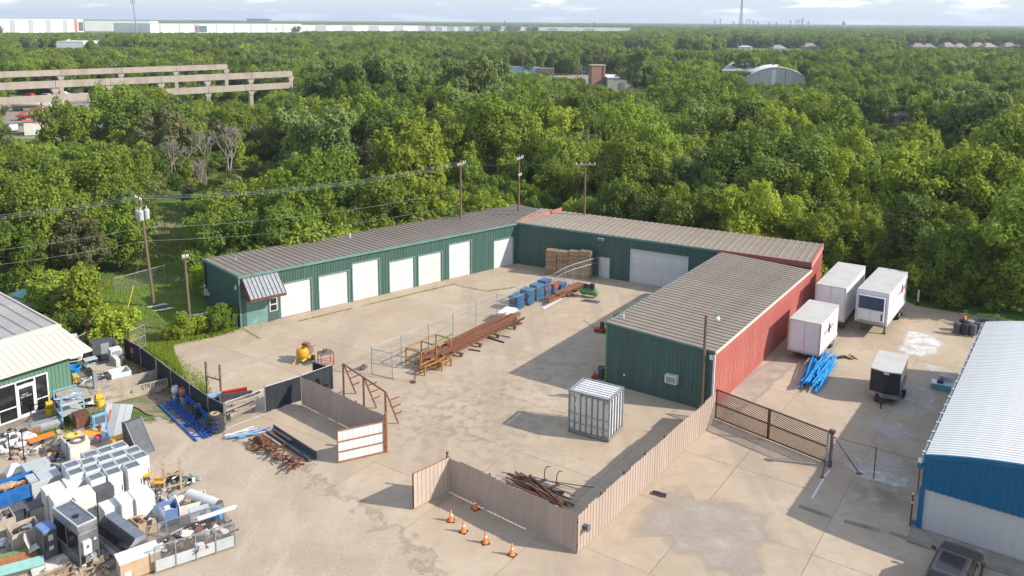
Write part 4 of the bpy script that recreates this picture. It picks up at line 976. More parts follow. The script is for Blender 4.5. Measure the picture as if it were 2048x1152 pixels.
for s, (x_, y_, n) in enumerate(((1033, 616, 6), (1054, 607, 7), (1073, 598, 7), (1088, 592, 8), (1105, 586, 5), (1120, 582, 4))):
    c = P(x_, y_)
    for k in range(n):
        cl = 'red' if (s == 4 and k >= 3) or random.random() < .05 else 'blue'
        link('plastic_pallet', pm[cl], None, c + D(random.uniform(0, 360)) * .03 + Vector((0, 0, k * .215)), label='%s plastic pallet, %s from the ground in the %s plastic stack' % (cl, th(k), th(s)), cat='pallet', group='plastic pallet stacks in the yard', az=33 + random.uniform(-4, 4))
# long rusty steel pile with its racks
pa, pb = P(836, 742), P(1040, 640); paz = AZ(pa, pb); PL = (pb - pa).length; rnd = random.Random(3)
for i in range(30):
    L = PL * rnd.uniform(.55, 1.0); st = rnd.uniform(0, PL - L); lay = i // 9; off = (i % 9 - 4) * .145 + rnd.uniform(-.05, .05)
    kind_ = i % 3; b = MB(); hz = .10 if kind_ else .14
    if kind_ == 0: b.box(0, L, -.07, .07, 0, .012); b.box(0, L, -.07, .07, .128, .14); b.box(0, L, -.008, .008, .012, .128)
    elif kind_ == 1: b.tube((0, 0, .05), (L, 0, .05), .05, 8)
    else: b.box(0, L, -.06, .06, 0, .09)
    o = b.build('steel_beam', MT[('rust', 'rust', 'rust', 'rust_dark')[rnd.randrange(4)]], None, pa + D(paz) * st + D(paz + 90) * off + Vector((0, 0, .35 + lay * .15)), az=paz + rnd.uniform(-1.6, 1.6),
                label='rusty steel %s in the long pile, %s of its %s layer' % (('beam', 'pipe', 'bar')[kind_], th(i % 9), th(lay)), cat='steel beam', group='long rusty steel pile in the yard')
for i, f in enumerate((.12, .3, .48, .66, .84)):
    q = thing('timber_support', 'timber support under the long steel pile, %s from the near end' % th(i), 'support', pa + D(paz) * PL * f, paz, 'supports under the steel pile'); MB().box(-.07, .07, -1.15, 1.15, .2, .34).build('beam', MT['wood_old'], q)
    for y_ in (-.95, .95): MB().box(-.09, .09, y_ - .1, y_ + .1, 0, .2).build('block', MT['wood_old'], q)
def rack(label, loc, az, n=3, L=3.4, W=1.0, hh=1.35, m='rack_yellow'):
    t = thing('steel_rack', label, 'rack', loc, az, 'yellow racks at the steel pile')
    for i in range(n):
        x = L * i / (n - 1)
        for y in (0, W): MB().box(x - .05, x + .05, y - .05, y + .05, 0, hh).build('post', MT[m], t)
        for z_ in (.5, hh): MB().box(x - .04, x + .04, .05, W - .05, z_ - .08, z_).build('cross_bar', MT[m], t)
    for y in (0, W):
        MB().box(.05, L - .05, y - .04, y + .04, .42, .5).build('rail', MT['rust'], t); MB().box(.05, L - .05, y - .04, y + .04, hh - .07, hh).build('rail', MT[m], t)
    return t
rack('yellow steel rack cradling the near end of the rusty pile', P(842, 740), paz, 3, 3.6, 1.5, 1.45)
q = rack('low yellow saw horse in front of the rusty pile', P(850, 752), paz + 4, 2, 1.6, .55, .75)
q = rack('low yellow saw horse, right one in front of the rusty pile', P(884, 742), paz - 3, 2, 1.2, .5, .7)
o = MB().bar((0, 0, 0), (2.8, 0, .05), .1, .1).build('painted_tube', MT['green_paint'], None, P(862, 722) + Vector((0, 0, 1.35)), az=paz, label='green painted tube lying on top of the yellow rack', cat='tube')
t = thing('hand_truck', 'small rusty hand truck standing left of the yellow rack', 'hand truck', P(829, 764), 70)
for y in (-.2, .2): MB().tube((0, y, .05), (.1, y, 1.15), .03).build('rail', MT['rust'], t)
MB().box(-.3, .05, -.25, .25, 0, .04).build('toe_plate', MT['rust_dark'], t); MB().tube((.1, -.2, 1.15), (.1, .2, 1.15), .03).build('handle', MT['rust'], t)
for i, (x_, y_, dx, m, lb) in enumerate(((938, 700, 1.0, 'rust_dark', 'short dark beam offcut lying right of the pile middle'), (1003, 672, .9, 'grey', 'short grey beam offcut by the far half of the pile'), (975, 676, 1.8, 'rust_dark', 'thin dark bar lying on the concrete beside the pile'))):
    MB().bar((0, 0, .06), (dx, 0, .06), .1).build('steel_offcut', MT[m], None, P(x_, y_), az=110 + i * 9, label=lb, cat='offcut')
t = thing('white_sheet_stack', 'stack of white corrugated sheets on the far end of the steel pile', 'sheets', P(1014, 640) + Vector((0, 0, .78)), paz)
for i in range(3): link('sheet', MB().box(-1, 1.0, -.6 + .05 * i, .5 + .03 * i, i * .05, i * .05 + .03).mesh('sheet', MT['white']), t, rz=i * 5)
t = thing('angle_bundle', 'bundle of small dark angles at the far end of the steel pile', 'bundle', P(1030, 652), paz + 20)
for i in range(7): MB().bar((0, i * .14, .05), (.8, i * .16, .08), .07).build('angle', MT['rust_dark'], t)
# smaller rusty stack and white board beyond, green compressor
pa2, pb2 = P(1082, 612), P(1160, 575); az2 = AZ(pa2, pb2)
for i in range(9):
    L = (pb2 - pa2).length * rnd.uniform(.5, 1.05); MB().box(0, L, -.12, .12, 0, .09).build('steel_plank', MT[('rust', 'rust_orange')[i % 2]], None, pb2 - D(az2) * L + D(az2 + 90) * ((i % 5) * .25 - .2) + Vector((0, 0, .12 + .1 * (i // 5) + .25)), az=az2 + rnd.uniform(-2, 2), label='flat rusty steel plank beside the blue stacks, %s from the left' % th(i), cat='steel plank', group='small rusty stack by the compressor')
for f in (.55, .9): MB().box(-.06, .06, -.8, .9, 0, .36).build('timber_support', MT['wood_old'], None, pa2.lerp(pb2, f), az=az2, label='timber block under the %s end of the small rusty stack' % ('near', 'far')[f > .6], cat='support')
MB().box(0, 6.0, -.14, .14, 0, .05).build('white_plank', MT['white'], None, P(1086, 618), az=AZ(P(1086, 618), P(1122, 597)), label='long white plank on the concrete before the small rusty stack', cat='plank')
t = thing('air_compressor', 'green air compressor with a lying tank and dark motor', 'compressor', P(1178, 594), 118)
MB().lathe([(0, -.95), (.26, -.9), (.34, -.78), (.34, .78), (.26, .9), (0, .95)], 14, (0, 0, .55), axis='x').build('tank', MT['green_paint'], t, smooth=True)
for x_ in (-.6, .6):
    for y in (-.22, .22): MB().box(x_ - .04, x_ + .04, y - .03, y + .03, 0, .35).build('foot', MT['green_paint'], t)
MB().box(-.7, .7, -.22, .22, .88, .93).build('deck', MT['green_paint'], t); MB().lathe([(0, -.25), (.19, -.22), (.19, .22), (0, .25)], 12, (-.35, 0, 1.12), axis='x').build('motor', MT['black'], t); MB().box(.15, .55, -.17, .17, .93, 1.42).build('pump', MT['grey_dark'], t); MB().lathe([(0, -.05), (.28, -.05), (.28, .05), (0, .05)], 14, (.34, -.26, 1.2), axis='y').build('flywheel', MT['black'], t)
t = thing('steel_plate', 'flat dark plate lying in front of the green compressor', 'plate', P(1181, 603), 110); MB().prism([(-.9, -.3), (.8, -.35), (.9, .3), (-.7, .35)], 0, .06).build('plate', MT['steel_dark'], t); MB().bar((-.5, 0, .09), (.5, .1, .09), .06).build('handle', MT['steel_dark'], t)
# yellow saw and red table at the gateway
t = thing('concrete_mixer', 'yellow drum machine with rusty engine standing on the yard', 'machine', P(609, 722), 20)
MB().lathe([(0, -.1), (.35, -.05), (.5, .25), (.45, .6), (.3, .8), (.27, .8), (.4, .55)], 14, (-.25, 0, .42)).build('drum', MT['amber'], t, smooth=True); MB().box(-.1, .7, -.4, .4, .5, 1.05).build('engine', MT['wood_old'], t); MB().box(.1, .5, -.28, .28, 1.05, 1.38).build('tank', MT['rust'], t)
MB().box(-.8, .8, -.38, -.28, .3, .4).build('frame', MT['yellow'], t); MB().box(-.8, .8, .28, .38, .3, .4).build('frame', MT['yellow'], t)
for y in (-.5, .5): MB().lathe([(0, -.07), (.22, -.07), (.22, .07), (0, .07)], 12, (.45, y, .22), axis='y').build('wheel', MT['rubber'], t)
MB().tube((-.7, .3, .35), (-.95, .4, .0), .04).build('leg', MT['yellow'], t); MB().tube((.7, -.3, .9), (1.1, -.35, 1.0), .03).build('handle', MT['steel_dark'], t)
t = thing('work_table', 'red legged steel table with a vice on its rusty top', 'table', P(652, 728), 60)
MB().box(-.55, .55, -.45, .45, .92, .98).build('top', MT['wood_old'], t)
for x_ in (-.5, .5):
    for y in (-.4, .4): MB().box(x_ - .03, x_ + .03, y - .03, y + .03, 0, .92).build('leg', MT['red'], t)
for y in (-.4, .4): MB().box(-.47, .47, y - .02, y + .02, .25, .29).build('stretcher', MT['red'], t)
v_ = MB().box(-.12, .12, -.1, .1, .98, 1.12).build('vice', MT['steel_dark'], t); MB().box(-.2, -.1, -.07, .07, 1.12, 1.26).build('jaw', MT['rust_dark'], v_); MB().box(.0, .1, -.07, .07, 1.12, 1.26).build('jaw', MT['rust_dark'], v_)
t = thing('iron_lump', 'dark iron casting lying alone on the concrete by the fence gate', 'casting', P(726, 738), 20); MB().blob((0, 0, .12), (1.0, .5, .3), 5).build('casting', MT['steel_dark'], t); MB().bar((-.3, 0, .25), (.3, .1, .27), .08).build('lug', MT['rust_dark'], t)
# rusty cantilever rack behind the brown fence
ra, rb_ = P(688, 795), P(772, 856); raz = AZ(ra, rb_); RLn = (rb_ - ra).length
t = thing('cantilever_rack', 'rusty cantilever rack with stub arms behind the brown fence', 'rack', ra, raz)
for i in range(3):
    x = RLn * i / 2; MB().box(x - .05, x + .05, -.05, .05, 0, 2.55).build('upright', MT['rust_dark'], t); MB().bar((x, .05, 2.5), (x, .95, .05), .09).build('leg', MT['rust'], t)
    for k in range(3): MB().bar((x, .25 + .22 * (2 - k), .75 + .55 * k), (x, 1.05 + .1 * (2 - k), .8 + .55 * k), .07).build('arm', MT['rust'], t)
MB().box(0, RLn, -.04, .04, 2.5, 2.58).build('top_rail', MT['rust'], t)
# pole frame left of the gateway
t = thing('pole_frame', 'two weathered steel posts joined by one cross pipe', 'frame', P(415, 788), AZ(P(415, 788), P(440, 794))); L = (P(440, 796) - P(415, 788)).length
for x_ in (0, L): MB().tube((x_, 0, 0), (x_, 0, 2.45), .085).build('post', MT['wood_old'], t)
MB().tube((0, 0, 1.35), (L, 0, 1.3), .05).build('cross_pipe', MT['wood_old'], t)
# red and black bins inside the black screen
t = thing('skip_bin', 'black open steel bin with a red lid edge inside the screened corner', 'bin', P(474, 822), 70)
MB().box(-1.1, 1.1, -.62, -.55, .1, 1.1).build('side', MT['grey_dark'], t); MB().box(-1.1, 1.1, .55, .62, .1, 1.1).build('side', MT['grey_dark'], t); MB().box(-1.1, -1.03, -.55, .55, .1, 1.1).build('end', MT['grey_dark'], t); MB().box(1.03, 1.1, -.55, .55, .1, 1.1).build('end', MT['grey_dark'], t); MB().box(-1.1, 1.1, -.62, .62, 0, .1).build('floor', MT['black'], t)
MB().obox((-.1, .75, 1.15), (1.7, .12, .28), (15, 0, 6)).build('lid', MT['red'], t)
t = thing('steel_frame_bundle', 'pale blue steel frame leaning inside the screened corner', 'frame', P(438, 818), 70)
for i in range(4): MB().bar((-.7, i * .12, .9 + .05 * i), (.8, i * .16, 1.05), .07).build('bar', MT['light_blue' if i % 2 else 'grey_light'], t)
MB().box(-.5, .5, -.1, .4, 0, .85).build('crate', MT['steel_dark'], t)
# tyres
def tyre_mesh(r, w):
    return MB().lathe([(r * .58, 0), (r * .9, 0), (r, w * .18), (r, w * .82), (r * .9, w), (r * .58, w), (r * .55, w * .5), (r * .58, 0)], 20).mesh('tyre', MT['rubber'], False)
tm = tyre_mesh(.56, .30); tm2 = tyre_mesh(.45, .26)
for k in range(4): link('tyre', tm, None, P(432, 862) + Vector((.03 * (k % 2), .02 * k, k * .31)), label='large black tyre, %s from the ground in the corner stack' % th(k), cat='tyre', group='tyre stack at the fence corner')
t = thing('rusty_disc', 'rusty orange disc lying on top of the corner tyre stack', 'rim', P(432, 862) + Vector((0, 0, 1.2)), 0); MB().lathe([(0, .02), (.25, .02), (.3, .06), (.33, .0)], 16).build('disc', MT['plank'], t); MB().lathe([(.1, .02), (.1, .06), (0, .06)], 10).build('hub', MT['rust'], t)
for k in range(3): link('tyre', tm2, None, P(398, 832) + Vector((.02 * k, 0, k * .27)), label='black tyre, %s from the ground in the smaller stack' % th(k), cat='tyre', group='small tyre stack by the screen')
t = thing('rusty_disc', 'rusty disc lying on the smaller tyre stack', 'rim', P(398, 832) + Vector((0, 0, .78)), 0); MB().lathe([(0, .02), (.2, .02), (.25, .05), (.27, 0)], 14).build('disc', MT['plank'], t); MB().lathe([(.08, .02), (.08, .06), (0, .06)], 10).build('hub', MT['rust'], t)
# blue pallet racking along the screen
ka, kb = P(352, 800), P(430, 872); kaz = AZ(ka, kb); KL = (kb - ka).length
for j, (off, lean, lb) in enumerate(((.0, 0, 'blue rack upright lying flat, nearest the gravel'), (-.55, .5, 'blue rack upright leaning, middle one by the tyres'), (-.75, .9, 'blue rack upright standing on edge nearest the screen'))):
    t = thing('rack_upright', lb, 'rack', ka + D(kaz + 90) * (1.2 + off) + Vector((0, 0, .08)), kaz, 'blue rack uprights along the black screen'); 
    c_, s_ = math.cos(lean), math.sin(lean)
    for y in (0, 1.0): MB().bar((0, y * c_, y * s_), (KL, y * c_, y * s_), .10, .09).build('column', MT['blue_rack'], t)
    for i in range(8):
        x0 = KL * i / 8 + .1; x1 = KL * (i + 1) / 8; y0, y1 = (0, 1) if i % 2 else (1, 0); MB().bar((x0, y0 * c_, y0 * s_), (x1, y1 * c_, y1 * s_), .05).build('brace', MT['blue_rack'], t)
# tubes, rusty scrap and dark trough by the gateway
ta, tb_ = P(452, 878), P(520, 862)
for i in range(16):
    a = P(448 + rnd.uniform(0, 34), 884 - rnd.uniform(0, 12)); L = rnd.uniform(1.2, 2.6); MB().tube((0, 0, .06 + .05 * (i % 4)), (L, 0, .06 + .05 * (i // 4)), .035, 6).build('short_tube', MT[('blue', 'white', 'light_blue', 'galv')[i % 4]], None, a, az=62 + rnd.uniform(-14, 14), label='short %s tube in the blue and white heap, %s laid' % (('blue', 'white', 'pale blue', 'grey')[i % 4], th(i)), cat='tube', group='heap of blue and white tubes')
sa, sb_ = P(522, 882), P(608, 940); saz = AZ(sa, sb_); SL = (sb_ - sa).length
for i in range(56):
    f = i / 56 + rnd.uniform(-.02, .02); p = sa.lerp(sb_, max(0, f)) + D(saz + 90) * rnd.uniform(-.1, .75); L = rnd.uniform(.3, .8); hz = .55 * math.sin(math.pi * (.15 + .75 * rnd.random())) * rnd.random()
    b = MB(); b.tube((-L / 2, 0, .07), (L / 2, rnd.uniform(-.1, .1), .07 + rnd.uniform(-.05, .25)), rnd.uniform(.04, .075), 6)
    b.build('scrap_stub', MT[('rust', 'rust_dark', 'rust')[i % 3]], None, p + Vector((0, 0, hz)), az=saz + rnd.uniform(-80, 80), label='rusty pipe stub in the scrap heap, %s from the fence end' % th(i), cat='pipe stub', group='heap of rusty pipe stubs')
for i in range(6): MB().bar((0, 0, .1), (2.2, 0, .1), .12).build('timber_baulk', MT[('plank', 'rust', 'wood_grey')[i % 3]], None, P(510 + 7 * i, 880 - i * 3) + Vector((0, 0, .08 * (i % 3))), az=saz + rnd.uniform(-6, 6), label='baulk at the top of the rusty heap, %s from the left' % th(i), cat='baulk', group='baulks beside the rusty heap')
MB().lathe([(0, 0), (.45, 0), (.5, .1), (.42, .12), (0, .14)], 14).build('rusty_cover', MT['rust_orange'], None, P(510, 895), label='round rusty orange cover lying at the near end of the baulks', cat='cover')
t = thing('steel_trough', 'long dark steel channel behind the rusty heap', 'channel', P(540, 866), saz)
MB().box(0, SL * 1.0, -.3, .3, 0, .06).build('bed', MT['grey_dark'], t); MB().box(0, SL, .24, .3, .06, .5).build('flange', MT['grey_dark'], t); MB().box(0, SL, -.3, -.24, .06, .3).build('flange', MT['grey_dark'], t)
# rods stored inside the front corner
for i in range(22):
    a = P(1010 + rnd.uniform(0, 60), 956 + rnd.uniform(-8, 14)); b = P(1110 + rnd.uniform(0, 36), 1000 + rnd.uniform(-6, 16)); L = (b - a).length * rnd.uniform(.8, 1.1)
    q = MB(); q.bar((0, 0, .06), (L, 0, .06), .05 + .05 * (i % 2), .07); q.build('steel_rod', MT[('rust_dark', 'rust', 'steel_dark')[i % 3]], None, a + Vector((0, 0, .07 * (i // 7))), az=AZ(a, b) + rnd.uniform(-5, 5), label='rusty rod in the front corner, %s from the gate end' % th(i), cat='steel rod', group='rods stored in the front corner')
for i, (x_, y_, x2, y2) in enumerate(((1003, 952, 1068, 966), (1068, 962, 1158, 988), (1075, 968, 1150, 1002), (1098, 970, 1188, 985))):
    a, b = P(x_, y_), P(x2, y2); MB().tube((0, 0, .25), ((b - a).length, 0, .3), .03, 6).build('bent_rod', MT['steel_dark'], None, a, az=AZ(a, b), label='long thin rod across the corner heap, %s from the left' % th(i), cat='rod', group='thin rods on the corner heap')
for i, (x_, y_) in enumerate(((1088, 968), (1112, 978))):
    t = thing('hook_stand', 'small hooked iron stand on the corner heap, %s one' % ('left', 'right')[i], 'stand', P(x_, y_) + Vector((0, 0, .2)), 60); MB().path([(0, 0, 0), (.05, 0, .7), (.2, 0, .85), (.4, 0, .78)], .03).build('hook', MT['rust_dark'], t); MB().box(-.2, .2, -.1, .1, 0, .05).build('foot', MT['rust_dark'], t)
# loose things along the right wing
t = thing('red_lift', 'dark red jack with long handle in the shadow of the right wing', 'jack', P(1200, 664), 100)
MB().box(-.5, .5, -.25, .25, .1, .35).build('chassis', MT['red'], t); MB().tube((-.4, 0, .3), (-1.5, 0, 1.0), .03).build('handle', MT['steel_dark'], t); MB().box(.0, .35, -.15, .15, .35, .9).build('mast', MT['rust_dark'], t)
for y in (-.3, .3): MB().lathe([(0, -.05), (.16, -.05), (.16, .05), (0, .05)], 10, (.35, y, .16), axis='y').build('wheel', MT['rubber'], t)
t = thing('drum_cart', 'dark motor lying against the far eave shadow of the right wing', 'motor', P(1236, 640), 40); MB().lathe([(0, -.4), (.3, -.38), (.3, .38), (0, .4)], 12, (0, 0, .3), axis='x').build('motor', MT['black'], t); MB().box(-.3, .3, -.3, .3, 0, .06).build('base', MT['steel_dark'], t)
t = thing('steel_barrel', 'grey barrel at the front left corner of the right wing', 'barrel', P(1203, 756), 0); MB().lathe([(0, 0), (.29, 0), (.29, .88), (.26, .88), (.25, .82), (0, .82)], 14).build('body', MT['grey_dark'], t); MB().lathe([(.30, .3), (.31, .32), (.30, .34)], 14).build('hoop', MT['steel_dark'], t)
t = thing('red_bundle', 'small dark red machine part behind the caged panels', 'machine part', P(1189, 762), 20); MB().blob((0, 0, .3), (.7, .5, .6), 3).build('body', MT['red'], t); MB().bar((-.4, 0, .5), (.3, .1, .6), .08).build('lever', MT['rust_dark'], t)
for i, (x_, y_) in enumerate(((1312, 988), (1325, 992))):
    t = thing('floor_box', 'small dark box on the drive beside the sunlit fence, %s one' % ('left', 'right')[i], 'box', P(x_, y_), 110); MB().box(-.22, .22, -.16, .16, 0, .1).build('body', MT['steel_dark'], t); MB().box(-.18, .18, -.12, .12, .1, .13).build('lid', MT['black'], t)
# yard lamp post
LP0 = P(1403, 822); t = thing('lamp_post', 'wooden lamp post with a white globe lamp at the right wing corner', 'lamp post', LP0, 80)
MB().tube((0, 0, 0), (0, 0, 6.95), .13, 10, .10).build('pole', MT['pole_wood'], t); MB().tube((0, 0, 6.75), (.75, 0, 6.9), .03).build('arm', MT['galv'], t); lm = MB().lathe([(0, 6.45), (.14, 6.5), (.2, 6.64), (.16, 6.8), (0, 6.84)], 12, (.8, 0, 0)).build('lamp', MT['white'], t, smooth=True); MB().box(.72, .88, -.08, .08, 6.84, 7.04).build('photocell', MT['galv'], lm)
# weeds in the joints along the overhead doors
# ------------------------------------------------------------------ the green shop on the left
S0 = P(8, 852); t = thing('shop_building', 'green metal shop with beige canopy and glazed front at the left edge', 'building', S0, 36); SX = 4.55
def zt(q): return 3.72
clad(t, -12, -.25, 0, zt, MT['shop_green'], pitch_=.305); clad(t, -.25, 3.0, 2.75, zt, MT['shop_green']); clad(t, 3.0, SX, 0, zt, MT['shop_green'])
clad(t, 0, 15, 0, lambda q: 3.7 + q * .09, MT['shop_green'], (SX, 0), 90)
MB().box(-12.1, SX + .05, -.09, .0, 0, .12).build('base_trim', MT['conc_curb'], t)
fr = MB()
for x_ in (-.25, .92, 2.12, 2.95): fr.box(x_ - .05, x_ + .05, -.06, .02, .12, 2.75)
for z_ in (.17, 2.7): fr.box(-.2, 2.9, -.058, .018, z_ - .05, z_ + .05)
fr.box(-.2, .87, -.057, .018, 1.02, 1.1); fr.box(2.17, 2.9, -.057, .018, 1.02, 1.1); fr.box(.97, 2.07, -.057, .018, 2.32, 2.42); fr = fr.build('window_frame', MT['white'], t)
for (a, b, c, d) in ((-.2, .87, .22, 1.02), (-.2, .87, 1.1, 2.65), (2.17, 2.9, .22, 1.02), (2.17, 2.9, 1.1, 2.65), (.97, 2.07, 2.42, 2.65)): MB().box(a, b, -.03, -.02, c, d).build('pane', MT['glass_dark'], t)
dr = MB(); dr.box(.98, 1.08, -.065, -.02, .14, 2.3); dr.box(1.96, 2.06, -.065, -.02, .14, 2.3); dr.box(1.08, 1.96, -.064, -.02, .14, .36); dr.box(1.08, 1.96, -.064, -.02, 2.18, 2.3); dr = dr.build('door', MT['white'], t)
MB().box(1.08, 1.96, -.05, -.04, .36, 2.18).build('pane', MT['glass_dark'], dr); MB().tube((1.14, -.14, 1.0), (1.14, -.14, 1.35), .02).build('handle', MT['steel'], dr)
def lettering(txt, parent, loc, size, material, name='lettering', rz=0, ext=.002, sx=1):
    cu = bpy.data.curves.new(name, 'FONT'); cu.body = txt; cu.size = size; cu.extrude = ext; cu.align_x = 'CENTER'
    o = bpy.data.objects.new(name, cu); COL.objects.link(o); dg = bpy.context.evaluated_depsgraph_get(); me = bpy.data.meshes.new_from_object(o.evaluated_get(dg)); bpy.data.objects.remove(o)
    me.materials.clear(); me.materials.append(MT[material]); ob = link(name, me, parent, loc); ob.rotation_euler = (R(90), 0, R(rz)); ob.scale = (sx, 1, 1); return ob
lettering('1431', dr, (1.5, -.067, 2.34), .2, 'white', 'house_number')
lettering('DON\'T', dr, (1.45, -.052, 1.66), .14, 'white'); lettering('BUY NEW', dr, (1.52, -.052, 1.5), .16, 'white')
# canopy in front of the roof
cn = MB(); ye, ze, yt, ztp, xe = -.65, 3.62, 2.9, 4.62, 5.85
cn.v = [(-12, ye, ze), (xe, ye, ze), (xe, ye, ze - .14), (-12, ye, ze - .14), (-12, yt, ztp), (SX + .9, yt, ztp), (-12, ye + .1, ze - .15), (xe, ye + .1, ze - .15), (xe, 3.5, 3.62), (xe, 3.5, 3.48)]
cn.f = [(0, 1, 5, 4), (0, 3, 2, 1), (3, 6, 7, 2), (1, 8, 5), (1, 2, 9, 8)]; cn.m = [0] * 5; cn = cn.build('canopy', MT['beige_roof'], t)
for i in range(44):
    x = -12 + i * .41
    if x > xe - .2: break
    yb = yt if x < SX + .9 else ye + (yt - ye) * (xe - x) / (xe - SX - .9); f = (yb - ye) / (yt - ye)
    MB().hexa([(x, ye, ze + .005), (x + .03, ye, ze + .005), (x + .03, yb, ze + (ztp - ze) * f + .005), (x, yb, ze + (ztp - ze) * f + .005), (x, ye, ze + .03), (x + .03, ye, ze + .03), (x + .03, yb, ze + (ztp - ze) * f + .03), (x, yb, ze + (ztp - ze) * f + .03)]).build('seam', MT['beige_roof'], cn)
MB().box(-12, SX + .95, yt - .05, yt + .35, ztp - .02, ztp + .12).build('ridge_cap', MT['beige_roof'], t)
roof(t, -12, SX + .9, yt + .3, 15.5, ztp - .05, 5.35, MT['shop_roof'], pitch_=.9, rh=.07)
MB().hexa([(SX + .9, yt, ztp - .2), (SX + 1.0, yt, ztp - .2), (SX + 1.0, 15.5, 5.15), (SX + .9, 15.5, 5.15), (SX + .9, yt, ztp + .06), (SX + 1.0, yt, ztp + .06), (SX + 1.0, 15.5, 5.45), (SX + .9, 15.5, 5.45)]).build('rake_trim', MT['beige_roof'], t)
sl = MB(); sl.prism([(-3, -1.25), (3.1, -1.25), (3.1, -.1), (-3, -.1)], 0, .10); sl.build('door_step', MT['conc_curb'], t)

# ------------------------------------------------------------------ the scrap lot: builders
JA = 46
def K(x, y, z=0.0):
    p = P(x / 3.814, 850 + y / 3.814, z); return Vector((p.x, p.y, 0))
def C6(x, y, z=0.0):
    p = P(x / 6.4, 800 + y / 6.4, z); return Vector((p.x, p.y, 0))
def Q6(x, y, z=0.0):
    p = P(120 + x / 6.4, 680 + y / 6.4, z); return Vector((p.x, p.y, 0))
def B5(x, y, z=0.0):
    p = P(230 + x / 5.76, 930 + y / 5.76, z); return Vector((p.x, p.y, 0))
def L6(x, y, z=0.0):
    p = P(x / 6.0, 960 + y / 6.0, z); return Vector((p.x, p.y, 0))
def cabinet(label, loc, w=.78, d=.88, h=1.9, m='white', top='glass', az=JA, group='white cabinets on the scrap lot', seed=0):
    t = thing('cabinet', label, 'cabinet', loc, az + (seed % 5 - 2) * .7, group)
    MB().box(-w / 2, w / 2, -d / 2, d / 2, .04, h).build('body', MT[m], t); MB().box(-w / 2 + .04, w / 2 - .04, -d / 2 + .03, d / 2 - .03, 0, .04).build('plinth', MT['grey_dark'], t)
    MB().box(-w / 2 + .02, w / 2 - .02, -d / 2 - .025, -d / 2 - .002, .12, h - .04).build('door', MT[m], t)
    MB().tube((w / 2 - .08, -d / 2 - .06, h * .45), (w / 2 - .08, -d / 2 - .06, h * .62), .015, 6).build('handle', MT['steel_dark'], t)
    if top == 'glass':
        f = MB(); f.box(-w / 2 + .02, w / 2 - .02, -d / 2 + .02, -d / 2 + .07, h, h + .03); f.box(-w / 2 + .02, w / 2 - .02, d / 2 - .22, d / 2 - .02, h, h + .03); f.box(-w / 2 + .02, -w / 2 + .07, -d / 2 + .07, d / 2 - .22, h, h + .03); f.box(w / 2 - .07, w / 2 - .02, -d / 2 + .07, d / 2 - .22, h, h + .03); f.build('top_frame', MT['grey_light'], t)
        MB().box(-w / 2 + .07, w / 2 - .07, -d / 2 + .07, d / 2 - .22, h, h + .012).build('top_panel', MT['glass_grey'], t)
    for k in range(3): MB().box(w / 2, w / 2 + .02, -d / 2 + .02, -d / 2 + .07, .3 + k * (h - .6) / 2, .4 + k * (h - .6) / 2).build('hinge', MT['steel_dark'], t)
    return t
CB = [(540, 295), (570, 348), (685, 215), (668, 268), (693, 322), (725, 386), (800, 182), (790, 245), (822, 300), (858, 346), (905, 148), (900, 213), (932, 266), (1003, 300), (1010, 185), (1060, 226)]
for i, (x, y) in enumerate(CB): cabinet('white cabinet with a dark glass top, %s in the tall block counting from the left' % th(i), K(x, y, 1.93), seed=i)
cabinet('plain white cabinet in front of the left of the glass topped block', K(560, 415, 1.7), .95, .9, 1.72, top='', seed=3)
cabinet('cream cabinet standing between the two white ones and the black box', K(625, 510, 1.75), 1.0, 1.15, 1.75, 'off_white', '', seed=2)
cabinet('tall cream cabinet, back one of the left pair', K(400, 470, 1.8), .95, .85, 1.8, 'off_white', '', seed=1)
cabinet('tall cream cabinet, front one of the left pair', K(465, 535, 1.8), .98, 1.0, 1.82, 'off_white', '', seed=4)
cabinet('white cabinet at the left of the bright front trio', K(832, 602, 1.43), .82, .95, 1.43, 'white', '', seed=2)
cabinet('white cabinet in the middle of the bright front trio', K(958, 548, 1.66), .86, 1.05, 1.66, 'white', '', seed=1)
cabinet('white cabinet at the right of the bright front trio', K(1075, 510, 1.7), .98, 1.15, 1.7, 'white', '', seed=3)
cabinet('black control cabinet standing among the white cabinets', K(785, 470, 1.6), .9, .7, 1.6, 'grey_dark', '', seed=2, group='machines on the scrap lot')
cabinet('grey metal cabinet left of the glass topped block', K(330, 380, 1.35), 1.55, 1.2, 1.35, 'grey_light', '', seed=2, group='machines on the scrap lot')
cabinet('pale grey machine cabinet behind the grey metal cabinet', K(270, 290, 1.1), 1.3, .9, 1.1, 'grey_light', '', seed=3, group='machines on the scrap lot')
